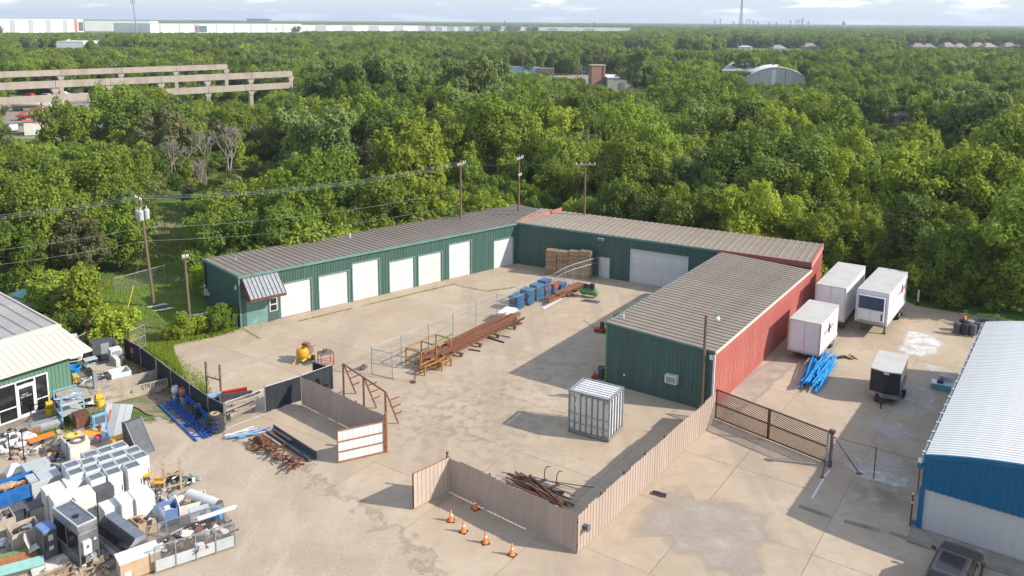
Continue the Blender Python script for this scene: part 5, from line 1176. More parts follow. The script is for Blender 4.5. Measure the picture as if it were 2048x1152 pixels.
# dark open frame machine with glass sides
c = (K(400, 620, 2.4) + K(735, 715, 2.4)) / 2; t = thing('oven_machine', 'tall stainless machine with open glazed side near the front left', 'machine', c, 128); Lm, Wm, hm = 2.65, .95, 2.35
for x_ in (-Lm / 2, 0, Lm / 2 - .06):
    for y in (-Wm / 2, Wm / 2 - .06): MB().box(x_, x_ + .06, y, y + .06, 0, hm - .25).build('post', MT['steel'], t)
MB().box(-Lm / 2, Lm / 2, -Wm / 2, Wm / 2, hm - .45, hm).build('hood', MT['steel'], t); MB().box(-Lm / 2 + .12, Lm / 2 - .12, -Wm / 2 + .12, Wm / 2 - .12, hm, hm + .01).build('roof_panel', MT['glass_grey'], t)
f = MB(); f.box(-Lm / 2, Lm / 2, -Wm / 2, -Wm / 2 + .07, hm, hm + .06); f.box(-Lm / 2, Lm / 2, Wm / 2 - .07, Wm / 2, hm, hm + .06); f.box(-Lm / 2, -Lm / 2 + .07, -Wm / 2 + .07, Wm / 2 - .07, hm, hm + .06); f.box(Lm / 2 - .07, Lm / 2, -Wm / 2 + .07, Wm / 2 - .07, hm, hm + .06); f.build('rim', MT['grey_light'], t)
MB().box(Lm / 2 - .04, Lm / 2 + .01, -Wm / 2, Wm / 2, .75, hm - .45).build('end_panel', MT['steel'], t); MB().box(-Lm / 2 + .06, Lm / 2 - .1, -Wm / 2 + .02, -Wm / 2 + .05, .85, hm - .45).build('glazing', MT['glass_dark'], t)
MB().box(-Lm / 2, Lm / 2 - .05, -Wm / 2, Wm / 2, .7, .78).build('deck', MT['steel_dark'], t); MB().box(-Lm / 2, Lm / 2 - .1, -Wm / 2 + .01, -Wm / 2 + .05, .1, .68).build('skirt', MT['steel_dark'], t)
bx = MB().box(Lm / 2 + .01, Lm / 2 + .16, -.32, .06, .85, 1.5).build('switch_box', MT['white'], t); MB().box(Lm / 2 + .16, Lm / 2 + .17, -.2, -.06, 1.15, 1.32).build('display', MT['glass_grey'], bx)
MB().lathe([(0, .0), (.16, .02), (.16, .06), (0, .08)], 12, (.35, -.1, hm + .0)).build('fan', MT['black'], t); MB().lathe([(0, 0), (.07, .0), (.07, .02), (0, .02)], 10, (Lm / 2 + .02, .3, 1.4), axis='x').build('gauge', MT['white'], t)
MB().blob((Lm / 2 - .4, .1, .35), (.9, .7, .6), 4).build('cable_heap', MT['scrap'], t)
c = (K(760, 700, 1.5) + K(1075, 840, 1.5)) / 2; t = thing('display_counter', 'long stainless counter with dark curved glass front near the machine', 'counter', c, 128); Lm, Wm, hm = 3.1, 1.0, 1.45
MB().side([(-.5, .1), (.5, .1), (.5, hm), (-.05, hm), (-.5, hm - .45)], -Lm / 2, Lm / 2).mesh
b = MB(); pr_ = [(-.5, .08), (.5, .08), (.5, hm), (-.02, hm), (-.38, hm - .3), (-.5, hm - .6)]
b.add([(-Lm / 2, y, z) for y, z in pr_] + [(Lm / 2, y, z) for y, z in pr_], [(5, 4, 3, 2, 1, 0), (6, 7, 8, 9, 10, 11), (0, 1, 7, 6), (1, 2, 8, 7), (2, 3, 9, 8), (5, 0, 6, 11)]); b.build('body', MT['steel'], t)
b = MB(); b.add([(-Lm / 2 + .05, y - .01, z) for y, z in pr_[3:]] + [(Lm / 2 - .05, y - .01, z) for y, z in pr_[3:]], [(0, 1, 4, 3), (1, 2, 5, 4)]); b.build('glass', MT['glass_dark'], t)
for x_ in (-Lm / 2, 0, Lm / 2): MB().bar((x_, -.04, hm + .01), (x_, -.51, hm - .6), .04, .03).build('glass_rib', MT['steel'], t)
MB().box(-Lm / 2, Lm / 2, -.56, -.5, .2, .5).build('bumper', MT['grey_light'], t); MB().box(Lm / 2 - .2, Lm / 2 + .5, -.35, .25, 0, .82).build('pump_box', MT['grey_light'], t); MB().box(Lm / 2 + .5, Lm / 2 + .51, -.2, .1, .35, .5).build('sticker', MT['orange'], t); MB().box(Lm / 2 + .5, Lm / 2 + .7, -.1, .2, .9, 1.0).build('screen', MT['navy'], t)
t = thing('ice_machine', 'tall grey machine with a blue top near the front left', 'machine', L6(545, 540, 1.75), 128)
MB().box(-.45, .45, -.3, .3, .05, 1.6).build('body', MT['grey_dark'], t); MB().box(-.46, .46, -.31, .31, 1.6, 1.72).build('lid', MT['blue_faded'], t); MB().box(.45, .46, -.1, .12, 1.1, 1.4).build('label', MT['white'], t); MB().box(.45, .46, -.1, .12, .6, .8).build('label', MT['white'], t); MB().path([(.5, -.25, 1.5), (.55, -.3, 1.1), (.5, -.25, .7)], .03).build('hose', MT['black'], t); MB().box(-.4, .4, -.25, .25, 0, .05).build('foot', MT['black'], t)
# open boxes: bins and crates
def open_bin(name, label, loc, w, d, h, m, az=JA, fill=None, t_=.05, group=None, z=0, cat='bin', feet=True):
    t = thing(name, label, cat, loc + Vector((0, 0, z)), az, group); f = .12 if feet else 0
    MB().box(-w / 2, w / 2, -d / 2, d / 2, f, f + .06).build('floor', MT[m], t)
    for a, b, c_, e in ((-w / 2, w / 2, -d / 2, -d / 2 + t_), (-w / 2, w / 2, d / 2 - t_, d / 2), (-w / 2, -w / 2 + t_, -d / 2 + t_, d / 2 - t_), (w / 2 - t_, w / 2, -d / 2 + t_, d / 2 - t_)): MB().box(a, b, c_, e, f + .06, h).build('side', MT[m], t)
    if feet:
        for x_ in (-w / 2, -.08, w / 2 - .16): MB().box(x_, x_ + .16, -d / 2, d / 2, 0, f).build('skid', MT[m], t)
    if fill:
        for i in range(5): MB().blob((random.uniform(-.3, .3) * w, random.uniform(-.3, .3) * d, h * .72 + random.uniform(-.05, .12)), (w * .42, d * .4, h * .3), i + int(w * 10)).build('contents', MT[fill[i % len(fill)]], t)
    return t
open_bin('plastic_bin', 'white plastic bulk bin standing by the shop', Q6(770, 560, .1), 1.35, 1.15, 1.15, 'white', 50)
open_bin('steel_skip', 'rusty blue open steel skip at the left edge', L6(190, 240, .3), 2.2, 1.5, 1.35, 'blue', JA, ('rust', 'cardboard', 'plank'), group='skips on the scrap lot')
open_bin('plastic_crate', 'blue ribbed plastic crate full of paper near the trailer', B5(600, 640, .1), 1.1, 1.0, .95, 'blue_faded', 60, ('bag_white', 'bag_white', 'grey_light'))
open_bin('plywood_crate', 'open plywood crate holding an old motor at the left', L6(300, 720, .3), 1.3, 1.15, 1.1, 'dirty_beige', JA, ('wood_old', 'bag_white', 'grey'), group='crates on the scrap lot')
open_bin('plywood_crate', 'pale crate cut by the left edge of the picture', L6(10, 600, .2), 1.2, 1.2, 1.0, 'dirty_beige', JA, ('wood_old', 'grey'), group='crates on the scrap lot')
open_bin('cardboard_box', 'open cardboard box with cables beside the counter', B5(350, 740, .1), 1.15, 1.0, .8, 'cardboard', 40, ('cardboard', 'navy', 'bag_white', 'cardboard'), feet=False, cat='box')
open_bin('cardboard_box', 'tilted cardboard lined cabinet lying behind the blue crate', B5(900, 560, .1), 1.5, 1.1, 1.0, 'off_white', 60, ('cardboard', 'wood_old', 'cardboard'), feet=False, cat='box')
# concrete coloured box with painted letters
a, b_ = P(122, 832), P(325, 783); saz = AZ(a, b_); t = thing('lettered_box', 'long grey timber box with black painted letters beside the gravel', 'box', a, saz)
MB().box(0, 3.3, 0, 2.1, .05, 1.0).build('body', MT['dirty_beige'], t); MB().box(-.04, 1.9, -.04, 2.14, 1.0, 1.06).build('lid', MT['dirty_beige'], t); MB().box(1.95, 3.3, -.04, 2.14, 1.0, 1.05).build('lid', MT['dirty_beige'], t)
for (x0, x1, y0, y1) in ((3.3, 7.4, 0, .1), (3.3, 7.4, 2.0, 2.1), (7.3, 7.4, .1, 2.0)): MB().box(x0, x1, y0, y1, .05, .9).build('side', MT['dirty_beige'], t)
MB().box(3.3, 7.3, .1, 2.0, .05, .12).build('floor', MT['wood_old'], t)
for (x0, x1, z0, z1) in ((.55, 1.9, .58, .82), (.55, 2.0, .12, .38)): MB().box(x0, x1, -.012, -.002, z0, z1).build('slot', MT['black'], t)
MB().box(-.08, .06, -.06, .1, 0, 1.08).build('corner_post', MT['dirty_beige'], t); MB().box(0, 4.0, -.03, -.013, .40, .46).build('batten', MT['wood_grey'], t)
o = lettering('STRIPPERS', t, (6.0, -.014, .50), .46, 'black', sx=.82); o.scale.y = 1.1
lettering('&', t, (4.5, -.014, .44), .3, 'black')
# heaps of small stuff: each heap one thing of many lumps
def heap(name, label, loc, w, d, h, mats, n, seed, cat='heap', az=JA, parts='lump', sharp=False, z=0):
    t = thing(name, label, cat, loc + Vector((0, 0, z)), az); rnd = random.Random(seed); groups = {}
    for i in range(n):
        r = math.sqrt(rnd.random()); a = rnd.uniform(0, 6.28); x, y = r * math.cos(a) * w / 2, r * math.sin(a) * d / 2; zz = h * (1 - r * .8) * rnd.uniform(.25, 1) ; s = rnd.uniform(.5, 1) * min(w, d) * .24
        b = MB()
        if sharp and i % 3 == 0: b.bar((x - s, y - s * rnd.uniform(-1, 1), max(.05, zz - .1)), (x + s, y + s * rnd.uniform(-1, 1), max(.05, zz + rnd.uniform(-.2, .3))), .06, .06)
        elif sharp: b.obox((x, y, max(s * .3, zz)), (s * rnd.uniform(.8, 1.8), s * rnd.uniform(.6, 1.4), s * rnd.uniform(.2, .9)), (rnd.uniform(-35, 35), rnd.uniform(-35, 35), rnd.uniform(0, 180)))
        else: b.blob((x, y, max(s * .35, zz)), (s * rnd.uniform(1, 1.7), s * rnd.uniform(.8, 1.5), s * rnd.uniform(.7, 1.1)), i, 8, 6, .22)
        b.build(parts, MT[mats[rnd.randrange(len(mats))]], t)
    return t
heap('bag_heap', 'heap of pale plastic bags and scraps at the left edge of the lot', C6(170, 560, .2), 2.6, 1.9, 1.0, ('bag_white', 'bag_white', 'off_white', 'grey_dark', 'white'), 46, 3, parts='bag')
heap('bag_heap', 'small heap of dark and white bags in front of the shop step', C6(150, 410, .2), 1.3, .9, .6, ('grey_dark', 'white', 'black', 'steel'), 18, 8, parts='bag')
heap('bag_heap', 'white sack heap cut by the left edge near the front', L6(40, 790, .2), 1.2, 1.2, .8, ('bag_white', 'white', 'grey'), 14, 9, parts='bag')
heap('box_heap', 'stacked brown cartons wrapped in film', C6(760, 560, .3), 1.3, 1.2, 1.3, ('cardboard', 'bag_white', 'cardboard', 'dirty_beige'), 22, 5, sharp=True, parts='carton')
heap('scrap_heap', 'tangle of grey scrap parts between shop and white bin', Q6(430, 560, .2), 2.6, 1.9, .9, ('scrap', 'steel', 'grey', 'wood_old', 'grey_light'), 60, 6, sharp=True, parts='scrap')
heap('scrap_heap', 'brown branches and rubbish against the shop corner', Q6(210, 540, .1), 1.4, 1.6, .7, ('wood_old', 'plank', 'amber', 'grey_dark', 'green_paint'), 34, 7, sharp=True, parts='scrap')
heap('scrap_heap', 'brown scrap heap beside the grey metal cabinet', C6(715, 860, .4), 1.0, 1.4, 1.1, ('wood_old', 'rust_dark', 'grey_dark', 'navy', 'scrap'), 40, 12, sharp=True, parts='scrap')
heap('scrap_heap', 'small parts heap with blue and white bits before the tan drums', C6(690, 730, .2), 1.3, .9, .7, ('bag_white', 'blue_faded', 'grey', 'black', 'cardboard'), 26, 13, sharp=True, parts='scrap')
heap('scrap_heap', 'grey chair parts and pipes right of the white cabinets', B5(700, 180, .2), 1.9, 1.4, .8, ('steel', 'grey_dark', 'scrap', 'black', 'grey'), 44, 14, sharp=True, parts='scrap')
heap('scrap_heap', 'pale slatted racks behind the blue plastic crate', B5(650, 400, .2), 1.8, 1.0, .6, ('bag_white', 'off_white', 'scrap', 'grey_light'), 36, 15, sharp=True, parts='scrap')
heap('scrap_heap', 'rubble and bricks along the front of the lettered box', Q6(640, 1000, 0), 2.0, .8, .3, ('dirty_beige', 'wood_old', 'grey_dark', 'bag_white'), 34, 16, sharp=True, parts='rubble')
heap('scrap_heap', 'chair and metal oddments along the black screen', P(330, 775), 2.6, .9, .5, ('grey_dark', 'wood_old', 'scrap', 'red', 'green_paint'), 34, 17, sharp=True, parts='scrap', az=140)
heap('board_heap', 'broken boards and cartons at the front left edge', L6(1080, 1090, .1), 2.6, 1.6, .5, ('cardboard', 'dirty_beige', 'plank', 'wood_grey'), 34, 18, sharp=True, parts='board')
heap('board_heap', 'splintered beige boards in the lower left corner', L6(640, 1100, .1), 2.0, 1.1, .5, ('cardboard', 'dirty_beige', 'off_white'), 20, 19, sharp=True, parts='board')
for i, (fn, x, y, w, d, h, ms, n, lb) in enumerate(((C6, 330, 700, 1.8, 1.2, .35, ('cardboard', 'bag_white', 'grey', 'wood_old'), 26, 'thin litter on the ground before the funnel'), (C6, 560, 640, 1.4, .8, .3, ('cardboard', 'white', 'plank'), 18, 'small litter in front of the cartons'), (B5, 560, 330, 1.6, .8, .5, ('scrap', 'grey', 'steel', 'bag_white'), 30, 'wire shelves and rods between the stools and the blue crate'), (B5, 480, 470, 1.2, .8, .5, ('scrap', 'wood_grey', 'grey_dark'), 24, 'mixed rods right of the bright white trio'), (B5, 820, 200, 1.3, 1.0, .5, ('steel_dark', 'scrap', 'green_paint', 'grey_light'), 26, 'dark seats and tools at the gravel edge'), (L6, 1150, 900, 1.0, .9, .45, ('scrap', 'steel', 'red', 'grey_dark'), 22, 'tangled wires at the foot of the tall machine'), (L6, 640, 880, .8, .8, .4, ('plank', 'grey_dark', 'wood_old'), 14, 'oddments beside the blue topped machine'), (Q6, 330, 640, 1.5, 1.2, .5, ('grey', 'steel', 'bag_white', 'wood_old'), 28, 'tools and offcuts against the shop corner'), (C6, 1250, 330, 1.0, .6, .3, ('grey_dark', 'wood_old', 'white'), 16, 'small rubble right of the stove'))):
    heap('scrap_heap', lb, fn(x, y, 0), w, d, h, ms, n, 60 + i, sharp=True, parts='scrap')
# stillages, tables and panels
def table(name, label, loc, w, d, h, m, leg='steel_dark', az=JA, cat='table', shelf=None, group=None, r=.03):
    t = thing(name, label, cat, loc, az, group); MB().box(-w / 2, w / 2, -d / 2, d / 2, h - .05, h).build('top', MT[m], t)
    for x_ in (-w / 2 + .05, w / 2 - .05):
        for y in (-d / 2 + .05, d / 2 - .05): MB().box(x_ - r, x_ + r, y - r, y + r, 0, h - .05).build('leg', MT[leg], t)
    if shelf: MB().box(-w / 2 + .04, w / 2 - .04, -d / 2 + .04, d / 2 - .04, shelf, shelf + .04).build('shelf', MT[m], t)
    return t
table('steel_table', 'grey steel work table left of the cream cabinets', L6(185, 330, .9), 1.15, .85, .95, 'grey_dark', group='grey tables at the left'); table('steel_table', 'grey steel work table with a splash back left of the cream cabinets', L6(425, 288, .9), 1.05, .85, .92, 'grey_dark', group='grey tables at the left')
t = thing('shelf_rack', 'pale blue steel rack holding sheet metal in front of the shop', 'rack', C6(905, 262, 0), JA); 
for x_ in (-.68, .68):
    for y in (-.75, .75): MB().box(x_ - .035, x_ + .035, y - .035, y + .035, 0, 2.1).build('post', MT['light_blue'], t)
for z_ in (.75, 1.45): MB().box(-.7, .7, -.78, .78, z_, z_ + .04).build('shelf', MT['grey_light'], t)
for y in (-.75, .75): MB().box(-.65, .65, y - .03, y + .03, 2.03, 2.1).build('rail', MT['light_blue'], t)
MB().bar((-.7, -.72, 1.9), (-.7, .72, 1.4), .06).build('brace', MT['rust'], t)
for i in range(6): MB().obox((random.uniform(-.35, .35), random.uniform(-.3, .3), 1.55 + .04 * i), (random.uniform(.5, 1.2), .5, .03), (random.uniform(-9, 9), random.uniform(-9, 9), random.uniform(-40, 40))).build('sheet', MT[('white', 'grey_light', 'steel', 'bag_white')[i % 4]], t)
t = thing('steel_tank', 'grey domed steel trough on the grass in front of the shop', 'trough', C6(600, 350, .1), JA + 4); MB().side([(-.55 + .0, .05), (.55, .05), (.55, .35), (.35, .55), (-.35, .55), (-.55, .35)], -.0, .0)
b = MB(); pr_ = [(-.45, .05), (.45, .05), (.45, .38), (.3, .58), (-.3, .58), (-.45, .38)]; b.add([(-.95, y, z) for y, z in pr_] + [(.95, y, z) for y, z in pr_], [(5, 4, 3, 2, 1, 0), (6, 7, 8, 9, 10, 11)] + [(i, (i + 1) % 6, 6 + (i + 1) % 6, 6 + i) for i in range(6)]); b.build('body', MT['grey'], t); MB().box(-1.0, 1.0, -.48, .48, 0, .05).build('base', MT['grey_dark'], t)
t = thing('wood_chest', 'small rusty box standing on the grass beside the grey trough', 'box', C6(430, 420, .1), JA); MB().box(-.35, .35, -.3, .3, 0, .5).build('body', MT['rust_orange'], t); MB().box(-.37, .37, -.32, .32, .5, .54).build('lid', MT['wood_grey'], t)
t = thing('brown_stove', 'dark brown box stove standing by the blue rack', 'stove', C6(1045, 340, .0), JA); MB().box(-.42, .42, -.4, .4, .08, .95).build('body', MT['rust_dark'], t); MB().box(-.45, .45, -.43, .43, .95, 1.0).build('top', MT['rust_dark'], t); MB().box(-.6, .6, -.6, .6, 0, .08).build('pallet', MT['wood_grey'], t)
def mop_bucket(lb, loc):
    t = thing('mop_bucket', lb, 'bucket', loc, JA); MB().lathe([(.0, .08), (.24, .08), (.32, .62), (.29, .62), (.22, .12), (0, .12)], 12).build('tub', MT['yellow'], t); MB().box(-.2, .2, .0, .3, .62, .95).build('wringer', MT['yellow'], t); MB().tube((0, .1, .9), (.15, .35, 1.6), .025).build('handle', MT['yellow'], t)
    for x_ in (-.2, .2): MB().lathe([(0, -.02), (.05, -.02), (.05, .02), (0, .02)], 8, (x_, 0, .05), axis='y').build('wheel', MT['black'], t)
mop_bucket('yellow mop bucket with wringer standing by the shop door', C6(650, 200, 0)); mop_bucket('smaller yellow mop bucket among the scrap near the lettered box', Q6(515, 860, 0))
t = thing('blue_tub', 'round blue plastic tub against the shop corner', 'tub', Q6(170, 430, 0), 0); MB().lathe([(0, .03), (.42, .03), (.56, .5), (.6, .52), (.55, .55), (.5, .48), (.4, .08), (0, .08)], 18).build('tub', MT['blue_bright'], t); MB().lathe([(.57, .44), (.61, .46), (.57, .48)], 18).build('rim', MT['blue'], t)
t = thing('white_funnel', 'white sheet metal funnel on a grey box near the left', 'funnel', C6(190, 960, .3), JA); MB().box(-.5, .5, -.4, .4, 0, .55).build('box', MT['grey'], t); b = MB(); b.add([(-.5, -.4, .55), (.5, -.4, .55), (.5, .4, .55), (-.5, .4, .55), (-.15, -.1, 1.0), (.15, -.1, 1.0), (.15, .1, 1.0), (-.15, .1, 1.0)], [(0, 1, 5, 4), (1, 2, 6, 5), (2, 3, 7, 6), (3, 0, 4, 7), (4, 5, 6, 7)]); b.build('hopper', MT['white'], t)
t = thing('orange_board', 'orange shutter lying on a flat grey tray', 'tray', C6(500, 540, .1), JA - 6); MB().box(-1.1, 1.1, -.45, .45, .05, .12).build('tray', MT['wood_grey'], t); MB().box(-.6, .9, -.2, .25, .3, .42).build('shutter', MT['orange'], t); MB().box(-.5, .8, -.3, .3, .12, .3).build('core', MT['grey_dark'], t)
for i, (x, y, m, lb) in enumerate(((940, 600, 'grey_light', 'grey tank with a yellow ring in front of the glass topped cabinets'), (1010, 660, 'off_white', 'dirty white tank beside the grey one with the yellow ring'))):
    t = thing('square_tank', lb, 'tank', C6(x, y, .5), JA + i * 6); MB().box(-.55, .55, -.5, .5, 0, 1.15).build('body', MT[m], t); MB().box(-.58, .58, -.53, .53, 1.15, 1.2).build('lid', MT[m], t); MB().lathe([(.3, 1.2), (.42, 1.22), (.42, 1.3), (.3, 1.32), (.3, 1.2)], 16).build('ring', MT['yellow' if i == 0 else 'wood_old'], t)
t = thing('orange_cart', 'rusty orange trolley with amber top by the light blue stand', 'trolley', C6(1160, 560, 0), JA); MB().box(-.5, .5, -.4, .4, .7, .8).build('top', MT['amber'], t)
for x_ in (-.45, .45):
    for y in (-.35, .35): MB().box(x_ - .03, x_ + .03, y - .03, y + .03, 0, .7).build('leg', MT['red'], t)
MB().lathe([(.18, 0), (.25, .0), (.25, .1), (.18, .1)], 14, (.3, -.55, .5)).build('wheel', MT['red'], t); MB().tube((.45, -.35, .8), (.5, -.4, 1.35), .05).build('post', MT['rust'], t)
t = thing('blue_stand', 'light blue stand with a dark window beside the white ribbed panels', 'stand', C6(1300, 500, 0), JA); 
for x_ in (-.42, .42): MB().box(x_ - .05, x_ + .05, -.05, .05, 0, 1.6).build('post', MT['light_blue'], t)
MB().box(-.47, .47, -.05, .05, 1.0, 1.75).build('frame', MT['light_blue'], t); MB().box(-.3, .3, -.07, -.052, 1.12, 1.6).build('pane', MT['glass_grey'], t); MB().box(-.45, .45, -.3, .3, 0, .08).build('base', MT['light_blue'], t)
t = thing('ribbed_panels', 'leaning white ribbed panels with an orange strip', 'panels', C6(1440, 480, 0), JA + 50)
for i in range(4):
    o = link('panel', MB().box(0, .42, -.02, .02, 0, 2.1).mesh('panel', MT['white' if i != 1 else 'grey_light']), t, (i * .46 - .9, 0, .0)); o.rotation_euler = (R(-32), 0, 0)
o = link('strip', MB().box(0, .12, -.05, -.022, .5, 1.7).mesh('strip', MT['orange']), t, (-.55, 0, 0)); o.rotation_euler = (R(-32), 0, 0)
t = thing('amber_part', 'amber machine guards behind the glass topped cabinets', 'machine part', K(950, 110, .4), JA); MB().box(-.8, .2, -.3, .3, .3, .7).build('guard', MT['amber'], t); MB().lathe([(0, -.25), (.3, -.2), (.3, .2), (0, .25)], 12, (.5, 0, .45), axis='x').build('drum', MT['amber'], t); MB().box(-.6, .6, -.35, .35, 0, .3).build('base', MT['steel_dark'], t)
# dark wedge trailer bed
t = thing('wedge_frame', 'dark wedge shaped steel box tipped on the gravel by the cabinets', 'steel box', K(1065, 130, .5), 128)
b = MB(); b.add([(-1.0, -.5, 0), (.9, -.5, 0), (.9, .5, 0), (-1.0, .5, 0), (-1.0, -.5, 1.7), (-1.0, .5, 1.7), (-.6, -.5, 1.75), (-.6, .5, 1.75)], [(0, 1, 6, 4), (1, 2, 7, 6), (2, 3, 5, 7), (3, 0, 4, 5), (4, 6, 7, 5), (0, 3, 2, 1)]); b.build('shell', MT['grey_dark'], t)
for y in (-.52, .52): MB().path([(-1.0, y, .02), (.92, y, .02), (-.6, y, 1.78), (-1.0, y, 1.72), (-1.0, y, .02)], .03).build('rim', MT['galv'], t)
# yellow ladder frame, stools, fan, blue barrel right of the cabinets
t = thing('ladder_frame', 'yellow wooden ladder frame standing among the scrap', 'frame', B5(670, 310, 0), 55)
for x_ in (-.45, .45): MB().box(x_ - .06, x_ + .06, -.05, .05, 0, 1.9).build('post', MT['plank'], t)
for z_ in (.35, 1.05, 1.65): MB().box(-.65, .65, -.08, -.052, z_, z_ + .1).build('rung', MT['plank'], t)
for i, (x, y) in enumerate(((365, 260), (520, 330))):
    t = thing('round_stool', 'round amber topped stool, %s of the two by the white cabinets' % ('left', 'right')[i], 'stool', B5(x, y, .0), 0, 'amber stools'); MB().lathe([(0, .78), (.36, .78), (.38, .82), (.36, .86), (0, .87)], 16).build('seat', MT['amber'], t)
    for a_ in range(4): MB().tube((.12 * math.cos(a_ * 1.57), .12 * math.sin(a_ * 1.57), .78), (.3 * math.cos(a_ * 1.57), .3 * math.sin(a_ * 1.57), 0), .03).build('leg', MT['rust'], t)
t = thing('blue_barrel', 'small blue drum machine behind the trailer corner', 'barrel', B5(1180, 690, 0), 0); MB().lathe([(0, .1), (.3, .1), (.36, .5), (.3, .85), (0, .9)], 14).build('body', MT['blue_bright'], t, smooth=True); MB().box(-.3, .3, -.3, .3, 0, .1).build('base', MT['blue'], t)
t = thing('satellite_dish', 'grey round dish on the scrap inside the trailer', 'dish', B5(495, 770, .3), 120); b = MB().lathe([(0, 0), (.25, .03), (.5, .12), (.51, .13)], 18, (0, 0, 0), axis='y').build('dish', MT['grey_light'], t, loc=(0, 0, 1.2), smooth=True); MB().tube((0, 0, 0), (0, 0, 1.2), .03).build('mast', MT['galv'], t)
# mesh sided trailer full of metal
a, b_ = K(1190, 1138), K(1795, 935); taz = AZ(a, b_); TL, TW = (b_ - a).length, 1.9
t = thing('mesh_trailer', 'low mesh sided trailer filled with metal frames at the front of the lot', 'trailer', a, taz)
MB().box(0, TL, 0, TW, .35, .45).build('bed', MT['steel_dark'], t)
for i in range(4): MB().box(TL * i / 4 + .02, TL * (i + 1) / 4 - .02, -.03, .0, .12, .72).build('side_panel', MT['grey_light'], t)
for i in range(5): MB().box(TL * i / 4 - .03, TL * i / 4 + .03, -.06, -.031, .1, 1.45).build('stake', MT['galv'], t); MB().box(TL * i / 4 - .03, TL * i / 4 + .03, TW, TW + .05, .4, 1.45).build('stake', MT['galv'], t)
for y in (-.045, TW + .02): MB().box(0, TL, y - .02, y + .02, 1.43, 1.48).build('top_rail', MT['galv'], t)
q = MB(); q.add([(0, -.02, .72), (TL, -.02, .72), (TL, -.02, 1.43), (0, -.02, 1.43)], [(0, 1, 2, 3)]); q.add([(0, TW, .45), (TL, TW, .45), (TL, TW, 1.43), (0, TW, 1.43)], [(0, 1, 2, 3)]); q.add([(TL, 0, .45), (TL, TW, .45), (TL, TW, 1.2), (TL, 0, 1.2)], [(0, 1, 2, 3)]); q.build('side_mesh', MT['cage_mesh'], t)
for x_ in (TL * .4, TL * .6): MB().lathe([(0, -.1), (.3, -.1), (.33, 0), (.3, .1), (0, .1)], 14, (x_, TW + .2, .33), axis='y').build('wheel', MT['rubber'], t)
heap('scrap_heap', 'tangle of metal frames and chairs inside the mesh trailer', a + D(taz) * TL * .55 + D(taz - 90) * TW * .5, TL * .95, TW * .95, .95, ('scrap', 'steel', 'grey_dark', 'rust_dark', 'wood_old', 'bag_white'), 110, 21, sharp=True, parts='scrap', az=taz, z=.45)
t = thing('machine_sign', 'square grey boxed machine with a sign leaning among the trailer scrap', 'machine', B5(980, 640, .6), 60); MB().box(-.5, .5, -.35, .35, .45, 1.25).build('body', MT['grey_light'], t); MB().box(-.4, .4, -.37, -.352, .6, 1.1).build('sign_plate', MT['white'], t); lettering('MR00', t, (0, -.375, .85), .26, 'steel_dark')
t = thing('white_cylinder', 'long white tube lying across the trailer side', 'tube', B5(960, 770, .8) + Vector((0, 0, 1.5)), taz + 4); MB().tube((0, 0, 0), (1.9, 0, .12), .12, 12).build('tube', MT['white'], t); MB().tube((1.9, 0, .12), (1.95, 0, .12), .14, 12).build('cap', MT['grey_light'], t)
t = thing('white_roll', 'large white half round cover tilted above the cardboard lined cabinet', 'cover', B5(860, 340, .9) + Vector((0, 0, .9)), 118); b = MB().lathe([(.32, 0), (.32, 2.2)], 10, axis='x'); b.build('cover', MT['white'], t, smooth=True); MB().box(0, 2.2, -.3, .3, -.35, -.3).build('edge', MT['grey_light'], t)
t = thing('old_fridge', 'rust stained white fridge lying at the front edge of the lot', 'fridge', K(1065, 1060, .4), 52); MB().box(-.95, .85, -.45, .45, .1, 1.0).build('body', MT['dirty_beige'], t); MB().box(-.97, .87, -.50, -.455, .1, 1.0).build('door', MT['cardboard'], t); MB().box(-1.0, .9, -.5, .47, 1.0, 1.08).build('rim', MT['white'], t); MB().box(.5, .7, -.51, -.5, .3, .5).build('sticker', MT['yellow'], t); MB().box(-.8, -.5, -.51, -.5, .3, .55).build('sticker', MT['white'], t)
# painted planks and window frame in the lower left
for i, (x, y, m, lb) in enumerate(((160, 930, 'green_paint', 'mossy green old boat plank at the left edge, upper one'), (190, 1060, 'mint', 'mint green painted plank at the left edge, lower one'), (120, 980, 'rust_orange', 'rusty brown panel between the green planks'))):
    t = thing('old_plank', lb, 'plank', L6(x, y, .3), 64 - i * 3); MB().obox((0, 0, .35), (2.4, .55, .07), (22, 0, 0)).build('plank', MT[m], t); MB().box(-.9, .9, -.2, .2, 0, .16).build('support', MT['wood_old'], t)
t = thing('window_panel', 'white panelled door leaf lying flat in the lower left', 'door leaf', L6(610, 1020, .15), 52); MB().box(-.85, .85, -.55, .55, .12, .16).build('leaf', MT['off_white'], t)
for i in range(3):
    for j in range(2): MB().box(-.78 + i * .54, -.3 + i * .54, -.48 + j * .5, -.06 + j * .5, .16, .175).build('panel', MT['bag_white'], t)
f = MB(); f.box(-.9, .9, -.6, -.55, .1, .22); f.box(-.9, .9, .55, .6, .1, .22); f.build('rail', MT['plank'], t); MB().box(-.7, .7, -.4, .4, 0, .1).build('support', MT['wood_old'], t)
t = thing('bent_chair', 'cream seat shell on a dark frame beside the blue topped machine', 'chair', L6(430, 880, .2), 60); MB().obox((0, 0, .55), (.6, .5, .06), (0, -20, 0)).build('seat', MT['off_white'], t); MB().obox((-.3, 0, .9), (.08, .5, .8), (0, -15, 0)).build('backrest', MT['off_white'], t)
for x_ in (-.2, .2):
    for y in (-.2, .2): MB().tube((x_, y, 0), (x_, y, .5), .025).build('leg', MT['black'], t)
